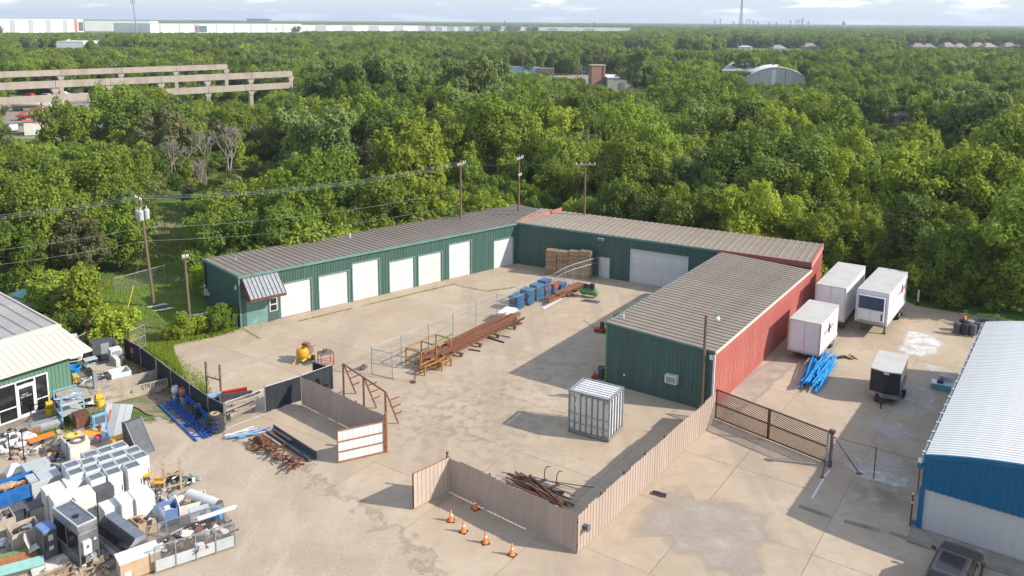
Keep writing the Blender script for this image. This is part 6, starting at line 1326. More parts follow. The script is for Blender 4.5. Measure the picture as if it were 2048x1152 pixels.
for i, (x, y, hh) in enumerate(((135, 760, 1.6), (310, 760, 1.9), (345, 1010, 1.4))):
    t = thing('thin_post', 'thin black steel post standing in the left of the lot, %s one' % ('left', 'middle', 'near')[i], 'post', C6(x, y, 0), 0); MB().tube((0, 0, 0), (0, 0, hh), .035).build('post', MT['black'], t); MB().box(-.12, .12, -.12, .12, 0, .03).build('foot', MT['black'], t)
# table tops and pallets behind the white bin, pots by the screen
t = thing('flat_cart', 'beige flat bed cart with wooden edge behind the white bin', 'cart', Q6(590, 380, .2), 50); MB().box(-.95, .95, -.7, .7, .35, .45).build('bed', MT['dirty_beige'], t); MB().box(-.95, .95, -.74, -.70, .3, .47).build('edge', MT['plank'], t); MB().box(.6, .9, -.6, .6, .45, 1.0).build('back', MT['off_white'], t)
for x_ in (-.7, .7): MB().lathe([(0, -.08), (.2, -.08), (.2, .08), (0, .08)], 10, (x_, -.5, .2), axis='y').build('wheel', MT['rubber'], t)
table('steel_table', 'grey drinking fountain shaped steel sink by the blue tub', Q6(395, 370, 0), .9, .7, .85, 'grey_light', cat='sink', shelf=.3)
t = thing('wood_pallet_flat', 'grey weathered pallet under the scrap near the yellow bucket', 'pallet', Q6(420, 720, 0), 52); 
for i in range(6): MB().box(-.8, .8, -.6 + i * .22, -.45 + i * .22, .12, .15).build('slat', MT['wood_grey'], t)
for x_ in (-.75, 0, .7): MB().box(x_ - .05, x_ + .05, -.6, .65, 0, .12).build('runner', MT['wood_grey'], t)
t = thing('flat_pallet', 'flat wooden pallet in front of the yellow bucket on the grass', 'pallet', Q6(450, 905, 0), 50)
for i in range(5): MB().box(-.7, .7, -.5 + i * .22, -.36 + i * .22, .1, .13).build('slat', MT['wood_grey'], t)
for x_ in (-.65, .6): MB().box(x_ - .05, x_ + .05, -.5, .55, 0, .1).build('runner', MT['wood_grey'], t)
t = thing('white_pillar', 'grey steel column standing upright in the scrap tangle', 'column', Q6(470, 800, 0), 40); MB().box(-.12, .12, -.12, .12, 0, 2.3).build('column', MT['galv'], t); MB().box(-.25, .25, -.25, .25, 0, .04).build('base', MT['steel_dark'], t)
t = thing('white_cover', 'folded white plastic sheet on the scrap near the blue rack', 'sheet', Q6(400, 820, .2), 30); MB().blob((0, 0, .4), (1.3, .8, .7), 5, 7, 4, .4).build('sheet', MT['white'], t); MB().box(-.4, .4, -.3, .3, 0, .12).build('base', MT['grey'], t)
for i, (x, y, s, m, lb) in enumerate(((258, 712, 1.25, 'terracotta', 'terracotta pot tower nearest the chain link gate'), (273, 724, 1.3, 'terracotta', 'larger terracotta pot tower by the black screen'), (368, 806, 1.1, 'terracotta', 'terracotta jar on a white pot near the blue uprights'), (352, 800, 1.0, 'white', 'white jug shaped pot left of the blue uprights'))):
    t = thing('garden_pot', lb, 'pot', P(x, y), 0, 'garden pots along the screen'); t.scale = (s, s, s); MB().lathe([(0, .0), (.16, 0), (.24, .45), (.2, .45), (.14, .06)], 12).build('stand', MT['white' if i in (2, 3) else 'dirty_beige'], t); MB().lathe([(0, .46), (.15, .46), (.3, .7), (.26, .95), (.18, 1.0), (.2, 1.05), (.16, 1.05), (.1, .9)], 14).build('pot', MT[m], t, smooth=True)
t = thing('log_bundle', 'bundle of brown logs and pipes lying along the black screen', 'bundle', P(300, 752), 128)
for i in range(8): MB().tube((-1.2, (i % 4) * .16 - .3, .09 + .15 * (i // 4)), (1.2, (i % 4) * .16 - .3, .09 + .15 * (i // 4)), .075, 8).build('log', MT[('rust_dark', 'wood_old', 'rust')[i % 3]], t)
t = thing('rust_shed', 'rusty red metal locker standing in the bushes by the fence', 'locker', P(190, 690), 60); MB().box(-.6, .6, -.5, .5, 0, 1.9).build('body', MT['rust'], t); MB().box(-.63, .63, -.53, .53, 1.9, 1.96).build('top', MT['rust_dark'], t); MB().box(-.55, .55, -.53, -.5, .1, 1.8).build('door', MT['rust_dark'], t)
t = thing('grey_locker', 'dark grey lockers behind the chain link by the white car', 'locker', P(208, 716), 50); MB().box(-.9, .9, -.5, .5, 0, 1.5).build('body', MT['grey_dark'], t); MB().box(-.3, .3, -.53, -.502, .1, 1.4).build('door', MT['grey'], t)
t = thing('appliance', 'white kitchen appliance standing beside the black screen top', 'appliance', P(232, 728), 50); MB().box(-.4, .4, -.4, .4, 0, 1.3).build('body', MT['white'], t); MB().box(-.3, .3, -.42, -.402, .4, 1.2).build('door', MT['grey'], t)
# ------------------------------------------------------------------ vehicles
def car(name, label, loc, az, body, L=4.7, W=1.85, hh=1.7, cat='car', suv=False, group=None):
    t = thing(name, label, cat, loc, az, group); gr = .30; sh = hh * (.62 if suv else .56); x0, x1 = -L / 2, L / 2; hw = W / 2
    # stations along the length: x, half width, belt height
    st = [(x0, .80, sh * .86), (x0 + .12, .94, sh * .98), (x0 + L * .16, 1, sh), (x0 + L * .5, 1, sh), (x0 + L * .70, 1, sh * .98), (x1 - .45, .96, sh * .90), (x1 - .10, .86, sh * .80), (x1, .70, sh * .68)]
    b = MB(); ring = []
    for x, w, z in st:
        w *= hw; ring.append([(x, -w * .92, gr), (x, -w, gr + .25), (x, -w, z - .12), (x, -w * .90, z), (x, w * .90, z), (x, w, z - .12), (x, w, gr + .25), (x, w * .92, gr)])
    for r_ in ring: b.v += r_
    for i in range(len(ring) - 1):
        for k in range(8): b.f.append((i * 8 + k, (i + 1) * 8 + k, (i + 1) * 8 + (k + 1) % 8, i * 8 + (k + 1) % 8)); b.m.append(0)
    b.f += [tuple(range(8))[::-1], tuple(range(8 * (len(ring) - 1), 8 * len(ring)))]; b.m += [0, 0]
    bd = b.build('body', MT[body], t, smooth=False)
    ra, rb2, fa, fb = (x0 + .10, x0 + .35, x0 + L * .50, x0 + L * .68) if suv else (x0 + L * .08, x0 + L * .26, x0 + L * .56, x0 + L * .74)
    g_ = MB(); g_.add([(ra, -hw * .86, sh), (fb, -hw * .86, sh * .98), (fa, -hw * .70, hh), (rb2, -hw * .70, hh), (ra, hw * .86, sh), (fb, hw * .86, sh * .98), (fa, hw * .70, hh), (rb2, hw * .70, hh)], [(0, 1, 2, 3), (7, 6, 5, 4), (1, 5, 6, 2), (4, 0, 3, 7)]); gh = g_.build('glass', MT['glass_dark'], t)
    MB().add([(rb2 - .03, -hw * .72, hh - .01), (fa + .03, -hw * .72, hh - .01), (fa - .1, -hw * .66, hh + .05), (rb2 + .05, -hw * .66, hh + .05), (rb2 - .03, hw * .72, hh - .01), (fa + .03, hw * .72, hh - .01), (fa - .1, hw * .66, hh + .05), (rb2 + .05, hw * .66, hh + .05)], [(0, 1, 2, 3), (7, 6, 5, 4), (3, 2, 6, 7), (1, 5, 6, 2), (4, 0, 3, 7)]).build('roof', MT[body], t)
    if suv: MB().box(rb2 + .3, fa - .25, -hw * .52, hw * .52, hh + .052, hh + .062).build('sunroof', MT['glass_dark'], t)
    for s in (-1, 1):
        for (p, q) in (((fb, hw * .865 * s, sh), (fa, hw * .71 * s, hh)), ((ra + (fb - ra) * .48, hw * .865 * s, sh), ((rb2 + fa) / 2, hw * .71 * s, hh)), ((ra, hw * .865 * s, sh), (rb2, hw * .71 * s, hh))): MB().bar(p, q, .07, .05).build('pillar', MT[body], t)
        for x_ in (x0 + L * .19, x1 - L * .19):
            w_ = MB().lathe([(.2, -.11), (.31, -.11), (.34, -.06), (.34, .06), (.31, .11), (.2, .11)], 16, (x_, s * (hw - .10), .34), axis='y').build('wheel', MT['rubber'], t); MB().lathe([(0, -.06), (.2, -.09), (.21, .09), (0, .06)], 12, (x_, s * (hw - .10), .34), axis='y').build('rim', MT['galv'], w_)
        MB().obox((fb - .12, s * (hw + .10), sh + .10), (.12, .22, .14)).build('mirror', MT[body], t)
        MB().obox((x1 - .08, s * hw * .62, sh * .72), (.12, .34, .13), (0, 0, -s * 18)).build('headlight', MT['grey_light'], t); MB().obox((x0 + .03, s * hw * .66, sh * .80), (.08, .28, .18)).build('tail_light', MT['red'], t)
    MB().box(x1 - .06, x1 + .03, -hw * .55, hw * .55, gr + .1, gr + .26).build('bumper', MT['black'], t)
    return t
car('sport_utility_car', 'black sport utility car at the bottom right facing the blue hall', P(1905, 1168), AZ(P(1890, 1165), P(1912, 1116)), 'car_black', 4.8, 1.95, 1.62, suv=True)
car('parked_car', 'white car half hidden under the beige canopy beside the shop', P(140, 712), 150, 'white', 4.5, 1.8, 1.4)
# pale boat behind the shop roof
t = thing('motor_boat', 'white motor boat on the ground behind the grey shop roof', 'boat', P(66, 622), 120)
b = MB(); hl = [(-2.4, 1.0), (-1, 1.1), (.8, 1.0), (2.0, .5), (2.6, .02)]
b.add([(x, -w, 1.15) for x, w in hl] + [(x, w, 1.15) for x, w in hl] + [(x, 0, .35 if x < 1.5 else .7) for x, w in hl], [(i, i + 1, 11 + i, 10 + i) for i in range(4)] + [(5 + i, 10 + i, 11 + i, 6 + i) for i in range(4)] + [(0, 10, 5)]); b.build('hull', MT['white'], t); MB().box(-1.9, .9, -.75, .75, 1.0, 1.1).build('deck', MT['grey_light'], t); MB().add([(.2, -.7, 1.1), (.2, .7, 1.1), (-.1, .6, 1.6), (-.1, -.6, 1.6)], [(0, 1, 2, 3)]).build('windscreen', MT['glass_grey'], t); MB().box(-2.3, 1.6, -1.08, -1.02, 1.0, 1.1).build('stripe', MT['teal'], t); MB().obox((-1.2, 0, 1.5), (1.6, 1.5, .05), (6, 4, 0)).build('cover', MT['mint'], t); MB().box(-1.5, 1, -.3, .3, 0, .4).build('cradle', MT['wood_old'], t)
# ------------------------------------------------------------------ trailers beside the red wall
def box_trailer(name, label, fl, az, L, W, floor, top, reefer=False, group='white box trailers', rail='trailer_roof', gear=True, wheels=True, logo=None):
    """front face at local x = 0 looking towards -x, left side y = 0, right side y = -W"""
    t = thing(name, label, 'trailer', fl, az, group)
    MB().box(0, L, -W, 0, floor, top - .03).build('body', MT['trailer_white'], t); MB().box(-.03, L + .03, -W - .03, .03, top - .03, top + .03).build('roof', MT['trailer_roof'], t)
    f = MB(); f.box(-.04, L + .04, -W - .045, -W - .0, floor - .02, floor + .14); f.box(-.04, L + .04, .0, .045, floor - .02, floor + .14); f.box(-.05, -.001, -W, 0, floor - .02, floor + .14); f.build('lower_rail', MT['grey_light'], t)
    for y in (0, -W): MB().box(-.06, .05, y - .06, y + .06, floor, top - .03).build('corner_post', MT[rail if not reefer else 'white'], t)
    MB().box(.2, L - .1, -W + .3, -.3, floor - .25, floor - .02).build('chassis', MT['steel_dark'], t)
    if wheels:
        for x_ in ((L - 2.0, L - .85) if L > 6 else (L - 1.2,)):
            for y in (-.22, -W + .22): w_ = MB().lathe([(.25, -.2), (.44, -.2), (.5, -.12), (.5, .12), (.44, .2), (.25, .2)], 16, (x_, y, .5), axis='y').build('wheel', MT['rubber'], t); MB().lathe([(0, -.1), (.25, -.16), (.25, .16), (0, .1)], 12, (x_, y, .5), axis='y').build('rim', MT['grey_light'], w_)
    if gear:
        for y in (-.35, -W + .35): lg = MB().box(1.2, 1.34, y - .07, y + .07, .08, floor - .02).build('landing_leg', MT['steel_dark'], t); MB().box(1.12, 1.42, y - .14, y + .14, 0, .08).build('foot', MT['steel_dark'], lg)
    if reefer:
        u = MB().box(-.42, -.06, -W + .2, -.2, floor + .35, top - .35).build('cooling_unit', MT['white'], t); MB().box(-.46, -.425, -W + .25, -.25, floor + 1.35, top - .4).build('grille', MT['navy'], u); MB().box(-.44, -.421, -W / 2 - .01, -W / 2 + .01, floor + .4, floor + 1.3).build('seam', MT['grey'], u); MB().box(-.47, -.421, -W + .3, -W + .42, floor + .5, floor + 1.1).build('controls', MT['grey_dark'], u); MB().box(-.3, -.05, -W + .3, -.3, floor + .1, floor + .3).build('bumper', MT['grey'], t)
    else: 
        MB().box(-.056, -.052, -W / 2 - .012, -W / 2 + .012, floor + .15, top - .05).build('seam', MT['grey'], t)
    if logo:
        x_, z_, cs = logo; MB().box(x_, x_ + .25, -W - .055, -W - .005, z_, z_ + .75).build('logo_mark', MT[cs], t); MB().box(x_ - .2, x_ + .45, -W - .053, -W - .005, z_ + .25, z_ + .42).build('logo_mark', MT[cs], t)
        o = lettering('TRANS', t, (x_ + 1.0, -W - .012, z_ + .15), .4, 'grey'); o = lettering('ARCO', t, (x_ - .85, -W - .012, z_ + .15), .4, 'grey')
    return t
TA = 35.5
fl = P(*(1716, 577.3), 4.0); box_trailer('reefer_trailer', 'white refrigerated trailer with dark cooling grille, rightmost by the hedge', Vector((fl.x, fl.y, 0)), TA, 7.9, 2.5, 1.15, 4.0, True, logo=(5.6, 2.6, 'red'))
fl = P(1633.4, 567.5, 4.0); box_trailer('box_trailer', 'white box trailer with plain doors next to the red wall', Vector((fl.x, fl.y, 0)), 33.5, 8.2, 2.45, 1.0, 4.0)
fl = P(1580, 636.8, 3.35); box_trailer('truck_box', 'short white truck box with tan corner posts in front of the trailers', Vector((fl.x, fl.y, 0)), 34.5, 5.6, 2.4, .75, 3.35, rail='tan_gate', gear=False, logo=(2.6, 1.9, 'navy'))
# enclosed cargo trailer
fl = P(1742.3, 736, 2.4); t = thing('cargo_trailer', 'small black cargo trailer with grey roof parked in the middle of the lot', 'trailer', Vector((fl.x, fl.y, 0)), 32); W_ = 1.95; L_ = 3.8
b = MB(); b.prism([(0, 0), (-.25, -W_ / 2), (0, -W_), (L_, -W_), (L_, 0)], .45, 2.38); b.build('body', MT['black'], t)
b = MB(); b.prism([(-.03, .03), (-.29, -W_ / 2), (-.03, -W_ - .03), (L_ + .03, -W_ - .03), (L_ + .03, .03)], 2.38, 2.46); b.build('roof', MT['trailer_roof'], t)
b = MB(); b.add([(-.012, .02, .46), (-.265, -W_ / 2, .46), (-.265, -W_ / 2, .78), (-.012, .02, .78), (-.012, -W_ - .02, .46), (-.012, -W_ - .02, .78)], [(0, 1, 2, 3), (1, 4, 5, 2)]); b.build('stone_guard', MT['steel'], t)
MB().box(.1, L_ - .1, -W_ - .012, -W_ - .001, .6, 2.2).build('side_skin', MT['steel'], t); MB().box(1.5, 2.3, -W_ - .05, -W_ - .013, .75, .95).build('mudguard', MT['steel'], t)
for y in (.12, -W_ - .12): w_ = MB().lathe([(.17, -.1), (.3, -.1), (.33, 0), (.3, .1), (.17, .1)], 14, (1.9, y, .33), axis='y').build('wheel', MT['rubber'], t); MB().lathe([(0, -.05), (.17, -.08), (.17, .08), (0, .05)], 10, (1.9, y, .33), axis='y').build('rim', MT['galv'], w_); MB().box(1.5, 2.3, y - .14, y + .14, .68, .74).build('fender', MT['steel'], t)
for y in (-.4, -W_ + .4): MB().bar((.0, y, .45), (-1.2, -W_ / 2, .42), .07).build('drawbar', MT['black'], t)
MB().tube((-1.1, -W_ / 2, 0), (-1.1, -W_ / 2, .75), .04).build('jack', MT['black'], t); MB().box(-.29, -.26, -W_ / 2 - .25, -W_ / 2 + .1, 2.25, 2.36).build('badge', MT['white'], t)
t = thing('spare_tyre', 'spare tyre leaning against the front of the black cargo trailer', 'tyre', P(1752, 803), 20); MB().lathe([(.2, -.1), (.32, -.1), (.36, 0), (.32, .1), (.2, .1)], 14, (0, 0, .36), axis='y').build('tyre', MT['rubber'], t); MB().lathe([(0, -.04), (.2, -.07), (.2, .07), (0, .04)], 10, (0, 0, .36), axis='y').build('rim', MT['steel_dark'], t)
# bundle of bright blue bars and dark strips beside it
a, b_ = P(1612, 785), P(1655, 716); baz = AZ(a, b_); rnd = random.Random(8); BLn = (b_ - a).length
for i in range(90):
    off = rnd.uniform(-.75, .75); L = BLn * rnd.uniform(.35, .8); s = rnd.uniform(0, BLn - L); z = .05 + rnd.random() * .75 * (1 - (off / 1.0) ** 2)
    MB().tube((0, 0, 0), (L, rnd.uniform(-.12, .12), rnd.uniform(-.1, .1)), .05, 6).build('blue_bar', MT['blue_bright'], None, a + D(baz) * s + D(baz + 90) * off + Vector((0, 0, max(z, .17))), az=baz + rnd.uniform(-6, 6), label='bright blue bar in the heap before the truck box, %s laid' % th(i), cat='bar', group='heap of bright blue bars')
for (x, y, x2, y2, lb, n) in ((1590, 708, 1650, 718, 'tangle of dark straps under the truck box', 16), (1662, 716, 1706, 718, 'tangle of dark straps right of the blue bars', 12)):
    a, b_ = P(x, y), P(x2, y2); t = thing('strap_tangle', lb, 'straps', a, AZ(a, b_)); L = (b_ - a).length
    for i in range(n): p = L * i / n; MB().path([(p, rnd.uniform(-.3, .3), .04), (p + .25, rnd.uniform(-.3, .3), rnd.uniform(.05, .3)), (p + .5, rnd.uniform(-.3, .3), .04)], .035).build('strap', MT['rust_dark' if i % 2 else 'black'], t)
# drums behind the hall
for i, (x, y, m) in enumerate(((1913, 668, 'grey_dark'), (1928, 671, 'black'), (1944, 672, 'grey_dark'), (1924, 662, 'black'), (1940, 664, 'grey'), (1955, 668, 'grey_dark'))):
    t = thing('plastic_drum', 'dark drum behind the blue hall, %s from the left' % th(i), 'drum', P(x, y), i * 30, 'dark drums behind the hall'); MB().lathe([(0, .1), (.28, .1), (.3, .14), (.3, 1.0), (.27, 1.05), (0, 1.05)], 14).build('body', MT[m], t); MB().lathe([(.3, .38), (.315, .41), (.3, .44)], 14).build('hoop', MT[m], t); MB().lathe([(.3, .72), (.315, .75), (.3, .78)], 14).build('hoop', MT[m], t); MB().box(-.32, .32, -.32, .32, 0, .1).build('pallet', MT['wood_grey'], t)
cone('orange cone standing among the dark drums', P(1928, 660) + Vector((0, 0, .1)), 1.7, 0, None)
heap('scrap_heap', 'dark sheets and parts heaped behind the drums', P(1980, 652), 3.6, 1.6, .9, ('black', 'grey_dark', 'plank', 'steel_dark'), 34, 31, sharp=True, parts='scrap', az=120)
t = thing('teal_tray', 'teal and white open carton lying against the hall', 'carton', P(1888, 778), 118); MB().box(-.9, .9, -.5, .5, 0, .45).build('body', MT['teal'], t); MB().box(-.86, .86, -.46, .46, .45, .47).build('lining', MT['white'], t); MB().obox((.1, .3, .7), (.9, .06, .5), (25, 0, 0)).build('flap', MT['white'], t); MB().box(-.5, -.1, -.3, .1, .47, .7).build('contents', MT['navy'], t)
t = thing('marker_post', 'white marker post standing at the hedge by the trailer', 'post', P(1835, 610), 0); MB().tube((0, 0, 0), (0, 0, 1.5), .09).build('post', MT['off_white'], t); MB().tube((0, 0, 0), (0, 0, .35), .11).build('base', MT['black'], t)
# ------------------------------------------------------------------ the blue hall
H0 = P(1836, 1058); HA = 35.5; t = thing('hall_building', 'blue and white metal hall with pale curved roof at the right edge', 'building', H0, HA); HL, HW, HE, HR = 24.5, 16.0, 4.25, 5.35
def arch(y): return HE + (HR - HE) * (1 - ((abs(y) - HW / 2) / (HW / 2)) ** 2)
clad(t, 0, HW, 2.42, lambda q: arch(q), MT['blue_wall'], (-.1, 0), -90, pitch_=.305, rw=.1, rh=.05)
clad(t, 0, HW, .0, lambda q: 2.44, MT['grey_wall'], (0, 0), -90, pw=.61, pitch_=.61, rw=.03, rh=.012)
clad(t, 0, HL, 0, lambda q: HE, MT['blue_wall'], (HL, 0), 180); clad(t, 0, HL, 0, lambda q: HE, MT['blue_wall'], (0, -HW), 0)
clad(t, 0, HW, 0, lambda q: arch(q), MT['blue_wall'], (HL, -HW), 90)
n = round(HL / .3); w = HL / n; b = MB(); NY = 16
for y in [HW * k / NY for k in range(NY + 1)]:
    z = arch(y) + .04
    for x, d in ((0, .045), (.06, .045), (.10, 0), (w - .04, 0), (w, .045)): b.v.append((x, -y + .0, z + d))
for j in range(NY):
    for i in range(4): b.f.append((j * 5 + i, (j + 1) * 5 + i, (j + 1) * 5 + i + 1, j * 5 + i + 1)); b.m.append(0)
me = b.mesh('roof_panel', MT['white_roof'])
for i in range(n): link('roof_panel', me, t, (i * w, 0, 0))
MB().box(-.05, HL, .06, .16, HE - .14, HE - .02).build('gutter', MT['galv'], t)
for i in range(18): MB().box(.3 + i * 1.36, .38 + i * 1.36, -.1, .2, HE + .0, HE + .05).build('gutter_strap', MT['white'], t)
q = MB()
for k in range(NY):
    y0, y1 = HW * k / NY, HW * (k + 1) / NY
    q.hexa([(-.2, -y0, arch(y0) - .16), (-.06, -y0, arch(y0) - .16), (-.06, -y1, arch(y1) - .16), (-.2, -y1, arch(y1) - .16), (-.2, -y0, arch(y0) + .1), (-.06, -y0, arch(y0) + .1), (-.06, -y1, arch(y1) + .1), (-.2, -y1, arch(y1) + .1)])
q.build('rake_trim', MT['blue_wall'], t)
MB().box(-.12, .04, -.14, .10, 0, 2.42).build('downpipe', MT['blue_wall'], t); MB().box(-.15, .15, .10, .40, .25, .38).build('pipe_elbow', MT['blue_wall'], t); ol = MB().box(-.2, .1, .06, .3, 3.55, 3.8).build('outlet_lamp', MT['blue_wall'], t); MB().lathe([(0, 3.8), (.12, 3.84), (.1, 4.05), (0, 4.1)], 10, (-.1, .2, 0)).build('globe', MT['white'], ol)
MB().box(-1.6, -.05, -HW, .3, 0, .12).build('kerb_walk', MT['conc_curb'], t)
t = thing('pipe_bollard', 'thin dark standpipe with white fittings beside the hall corner', 'standpipe', P(1820, 1052), 0); MB().tube((0, 0, 0), (0, 0, 1.85), .045).build('pipe', MT['gate_brown'], t); MB().tube((0, 0, 1.35), (0, 0, 1.45), .06).build('valve', MT['white'], t); MB().tube((0, 0, 1.85), (0, 0, 1.92), .06).build('cap', MT['white'], t)
for i, ((x, y), (x2, y2), lb) in enumerate((((1598, 1013), (1660, 1035), 'left'), ((1688, 1043), (1760, 1063), 'middle'), ((1778, 1066), (1856, 1092), 'right'), ((1968, 1130), (2060, 1160), 'far right'))):
    a, b_ = P(x, y), P(x2, y2); L = (b_ - a).length; o = MB(); o.add([(0, -.09, 0), (L, -.09, 0), (L, .09, 0), (0, .09, 0), (.05, -.06, .13), (L - .05, -.06, .13), (L - .05, .06, .13), (.05, .06, .13)], [(0, 3, 2, 1), (4, 5, 6, 7), (0, 1, 5, 4), (1, 2, 6, 5), (2, 3, 7, 6), (3, 0, 4, 7)])
    o.build('wheel_stop', MT['conc_curb'], None, a, az=AZ(a, b_), label='concrete wheel stop in front of the hall, %s one' % lb, cat='wheel stop', group='wheel stops before the hall')
# ------------------------------------------------------------------ poles and wires
def A(px, py, d):
    """point on the ray of a pixel at distance d ahead"""
    v = rt * ((px - PX) / FPX) - up * ((py - PY) / FPX) + fw; return Vector((0, 0, CAMZ)) + v * (d / v.y)
def upole(label, foot, top, arms=(), cans=0, r=.15, az=50, group=None):
    t = thing('utility_pole', label, 'utility pole', foot, 90, group); q = top - foot
    MB().tube((0, 0, 0), q, r, 9, r * .72).build('pole', MT['pole_wood'], t)
    for (f, L) in arms:
        c = q * f; d = D(az); MB().bar(c - d * L / 2 + D(az + 90) * .14, c + d * L / 2 + D(az + 90) * .14, .10, .12).build('cross_arm', MT['wood_grey'], t)
        for s in (-.45, -.2, .2, .45): MB().lathe([(0, 0), (.05, 0), (.065, .1), (.03, .2), (0, .21)], 8, tuple(c + d * L * s + D(az + 90) * .14 + Vector((0, 0, .06)))).build('insulator', MT['white'], t)
    for i in range(cans):
        a = az + 90 + (-60, 60, 180)[i]; c = q * .84 + D(a) * .42; cn = MB().lathe([(0, -.45), (.24, -.45), (.25, .35), (.18, .45), (0, .46)], 12, tuple(c)).build('transformer', MT['grey_light'], t, smooth=False); MB().tube(c + Vector((0, 0, .45)), c + Vector((0, 0, .75)), .05, 6).build('bushing', MT['off_white'], cn); MB().tube(c + Vector((.1, .1, .4)), q * .84 + Vector((.05, .05, .3)), .03, 5).build('bracket', MT['galv'], cn)
    return t
p1 = P(308, 612); p1t = Vector((p1.x - .75, p1.y + .3, 10.4)); upole('leaning utility pole with pale transformers on the grass lot', p1, p1t, ((.975, 1.9),), 3, .16, 140)
p2 = P(382, 662); upole('short bare service pole at the garage corner', p2, Vector((p2.x - .15, p2.y, 6.8)), ((.97, .5),), 0, .13, 50)
BP = []
for i, (x, y, lb) in enumerate(((921, 320, 'utility pole behind the left roof, leftmost of the three in the trees'), (1038, 309, 'utility pole behind the roof corner, middle of the three in the trees'), (1171, 321, 'utility pole behind the tan roof, rightmost of the three in the trees'))):
    tp = P(x, y, 11.2); upole(lb, Vector((tp.x, tp.y, 0)), tp, ((.96, 2.3),) + (((.78, 1.0),) if i == 1 else ()), 0, .15, (20, 20, 85)[i], 'utility poles in the trees'); BP.append(tp)
def wire(label, a, b, sag, r=.012, m='wire'):
    n = 18; pts = [a.lerp(b, k / n) - Vector((0, 0, sag * 4 * (k / n) * (1 - k / n))) for k in range(n + 1)]
    MB().path([p - a for p in pts], r, 4).build('overhead_wire', MT[m], None, a, label=label, cat='wire', group='overhead wires')
off = (BP[0] - p1t); lp = p1t - off * .9; lp.z = 11
for i, o_ in enumerate((-.8, .0, .8)):
    d = D(140) * o_ + Vector((0, 0, -.05)); wire('top overhead wire from the transformer pole into the trees, %s of three' % th(i), p1t + d, BP[0] + d - Vector((0, 0, .3)), .9); wire('top overhead wire from the transformer pole to the left edge, %s of three' % th(i), lp + d, p1t + d, .9)
for i, (f, g_) in enumerate(((.72, .7), (.60, .55))):
    q = p1.lerp(p1t, f); wire('lower overhead wire from the transformer pole towards the right, %s from the top' % th(i), q, Vector((BP[0].x, BP[0].y, 11.2 * g_)), .8); wire('lower overhead wire from the transformer pole to the left edge, %s from the top' % th(i), Vector((lp.x, lp.y, 11 * f)), q, .8)
wire('service wire from the transformer pole to the garage corner pole', p1.lerp(p1t, .55), Vector((p2.x - .15, p2.y, 6.6)), .3, .01); wire('overhead wire between the left and middle poles in the trees', BP[0] - Vector((0, 0, .4)), BP[1] - Vector((0, 0, .6)), .5, .012, 'wire_dark'); wire('overhead wire between the middle and right poles in the trees', BP[1] - Vector((0, 0, .6)), BP[2] - Vector((0, 0, .4)), .5, .012, 'wire_dark'); wire('overhead wire from the right pole towards the right edge', BP[2] - Vector((0, 0, .4)), P(2300, 470, 9), 1.2, .012, 'wire_dark')
gy_a, gy_b = P(254, 622), p1.lerp(p1t, .62); wire('guy wire anchoring the transformer pole to the grass', gy_b, gy_a, 0, .012)
t = thing('guy_guard', 'yellow plastic guard on the guy wire in the grass', 'guard', gy_a, 90); dv = (gy_b - gy_a).normalized(); MB().tube(Vector((0, 0, 0)), dv * 2.4, .05, 8).build('guard', MT['yellow'], t); MB().tube((0, 0, 0), (0, 0, .12), .04).build('anchor', MT['galv'], t)
for i, (x, y) in enumerate(((316, 612), (328, 620))):
    t = thing('white_debris', 'pale plastic sheet lying in the grass near the pole foot, %s piece' % ('left', 'right')[i], 'debris', P(x, y), 60); MB().blob((0, 0, .04), (1.6, .5, .12), i, 9, 4, .4).build('sheet', MT['bag_white'], t); MB().blob((.5, .2, .05), (.5, .3, .12), i + 4).build('scrap', MT['grey_light'], t)
# ------------------------------------------------------------------ bushes, hedge and weeds
BUSH = []
for sd, w, h, z0, n, r0, r1, nl, sz, m_ in ((51, 3.2, 2.6, .1, 12, .5, .85, 5200, .2, 'leaf_bright'), (52, 2.6, 3.4, .1, 12, .45, .75, 5200, .2, 'leaf_bright'), (53, 3.6, 3.0, .1, 14, .6, .95, 6000, .22, 'leaf_mid'), (54, 3.4, 2.4, .05, 12, .5, .9, 5200, .21, 'leaf_dark')):
    lb = make_lobes(sd, w, h, z0, n, r0, r1, 'cone' if sd == 52 else 'round'); BUSH.append((leaves('bush_leaves', lb, nl, sz, m_, sd, sink=.5), limbs(sd, h, lb, .06)))
def bush(label, loc, k, s=1, group=None):
    t = thing('bush', label, 'bush', loc, s * 977 % 360, group); t.scale = (s, s, s); link('foliage', BUSH[k][0], t); link('stems', BUSH[k][1], t)
for x, y, k, s, lb in ((170, 655, 1, 1.5, 'tall yellow green bush left of the grass lot'), (150, 640, 2, 1.1, 'rounded green bush left of the tall yellow green one'), (232, 694, 0, 1.15, 'bright yellow green bush over the black screen end'), (250, 684, 1, .8, 'upright bright bush right of the one over the screen'), (112, 622, 2, 1.2, 'green bush beside the white boat'), (366, 676, 1, .62, 'weedy bush at the foot of the service pole'), (398, 668, 0, .6, 'weedy bush right of the service pole'), (440, 660, 2, .72, 'green bush behind the chain link at the garage corner'), (458, 648, 3, .6, 'dark bush against the garage end wall'), (342, 680, 0, .5, 'low bush at the small gate post'), (420, 664, 3, .5, 'low dark bush in the chain link'), (130, 690, 3, 1.0, 'dark bush behind the shop canopy'), (1655, 545, 2, 1.0, 'green bush at the far end of the red wall')): bush(lb, P(x, y), k, s)
rnd = random.Random(77); hd = [P(1665, 520), P(1760, 556), P(1840, 598), P(1930, 612), P(2060, 630)]; hn = 0
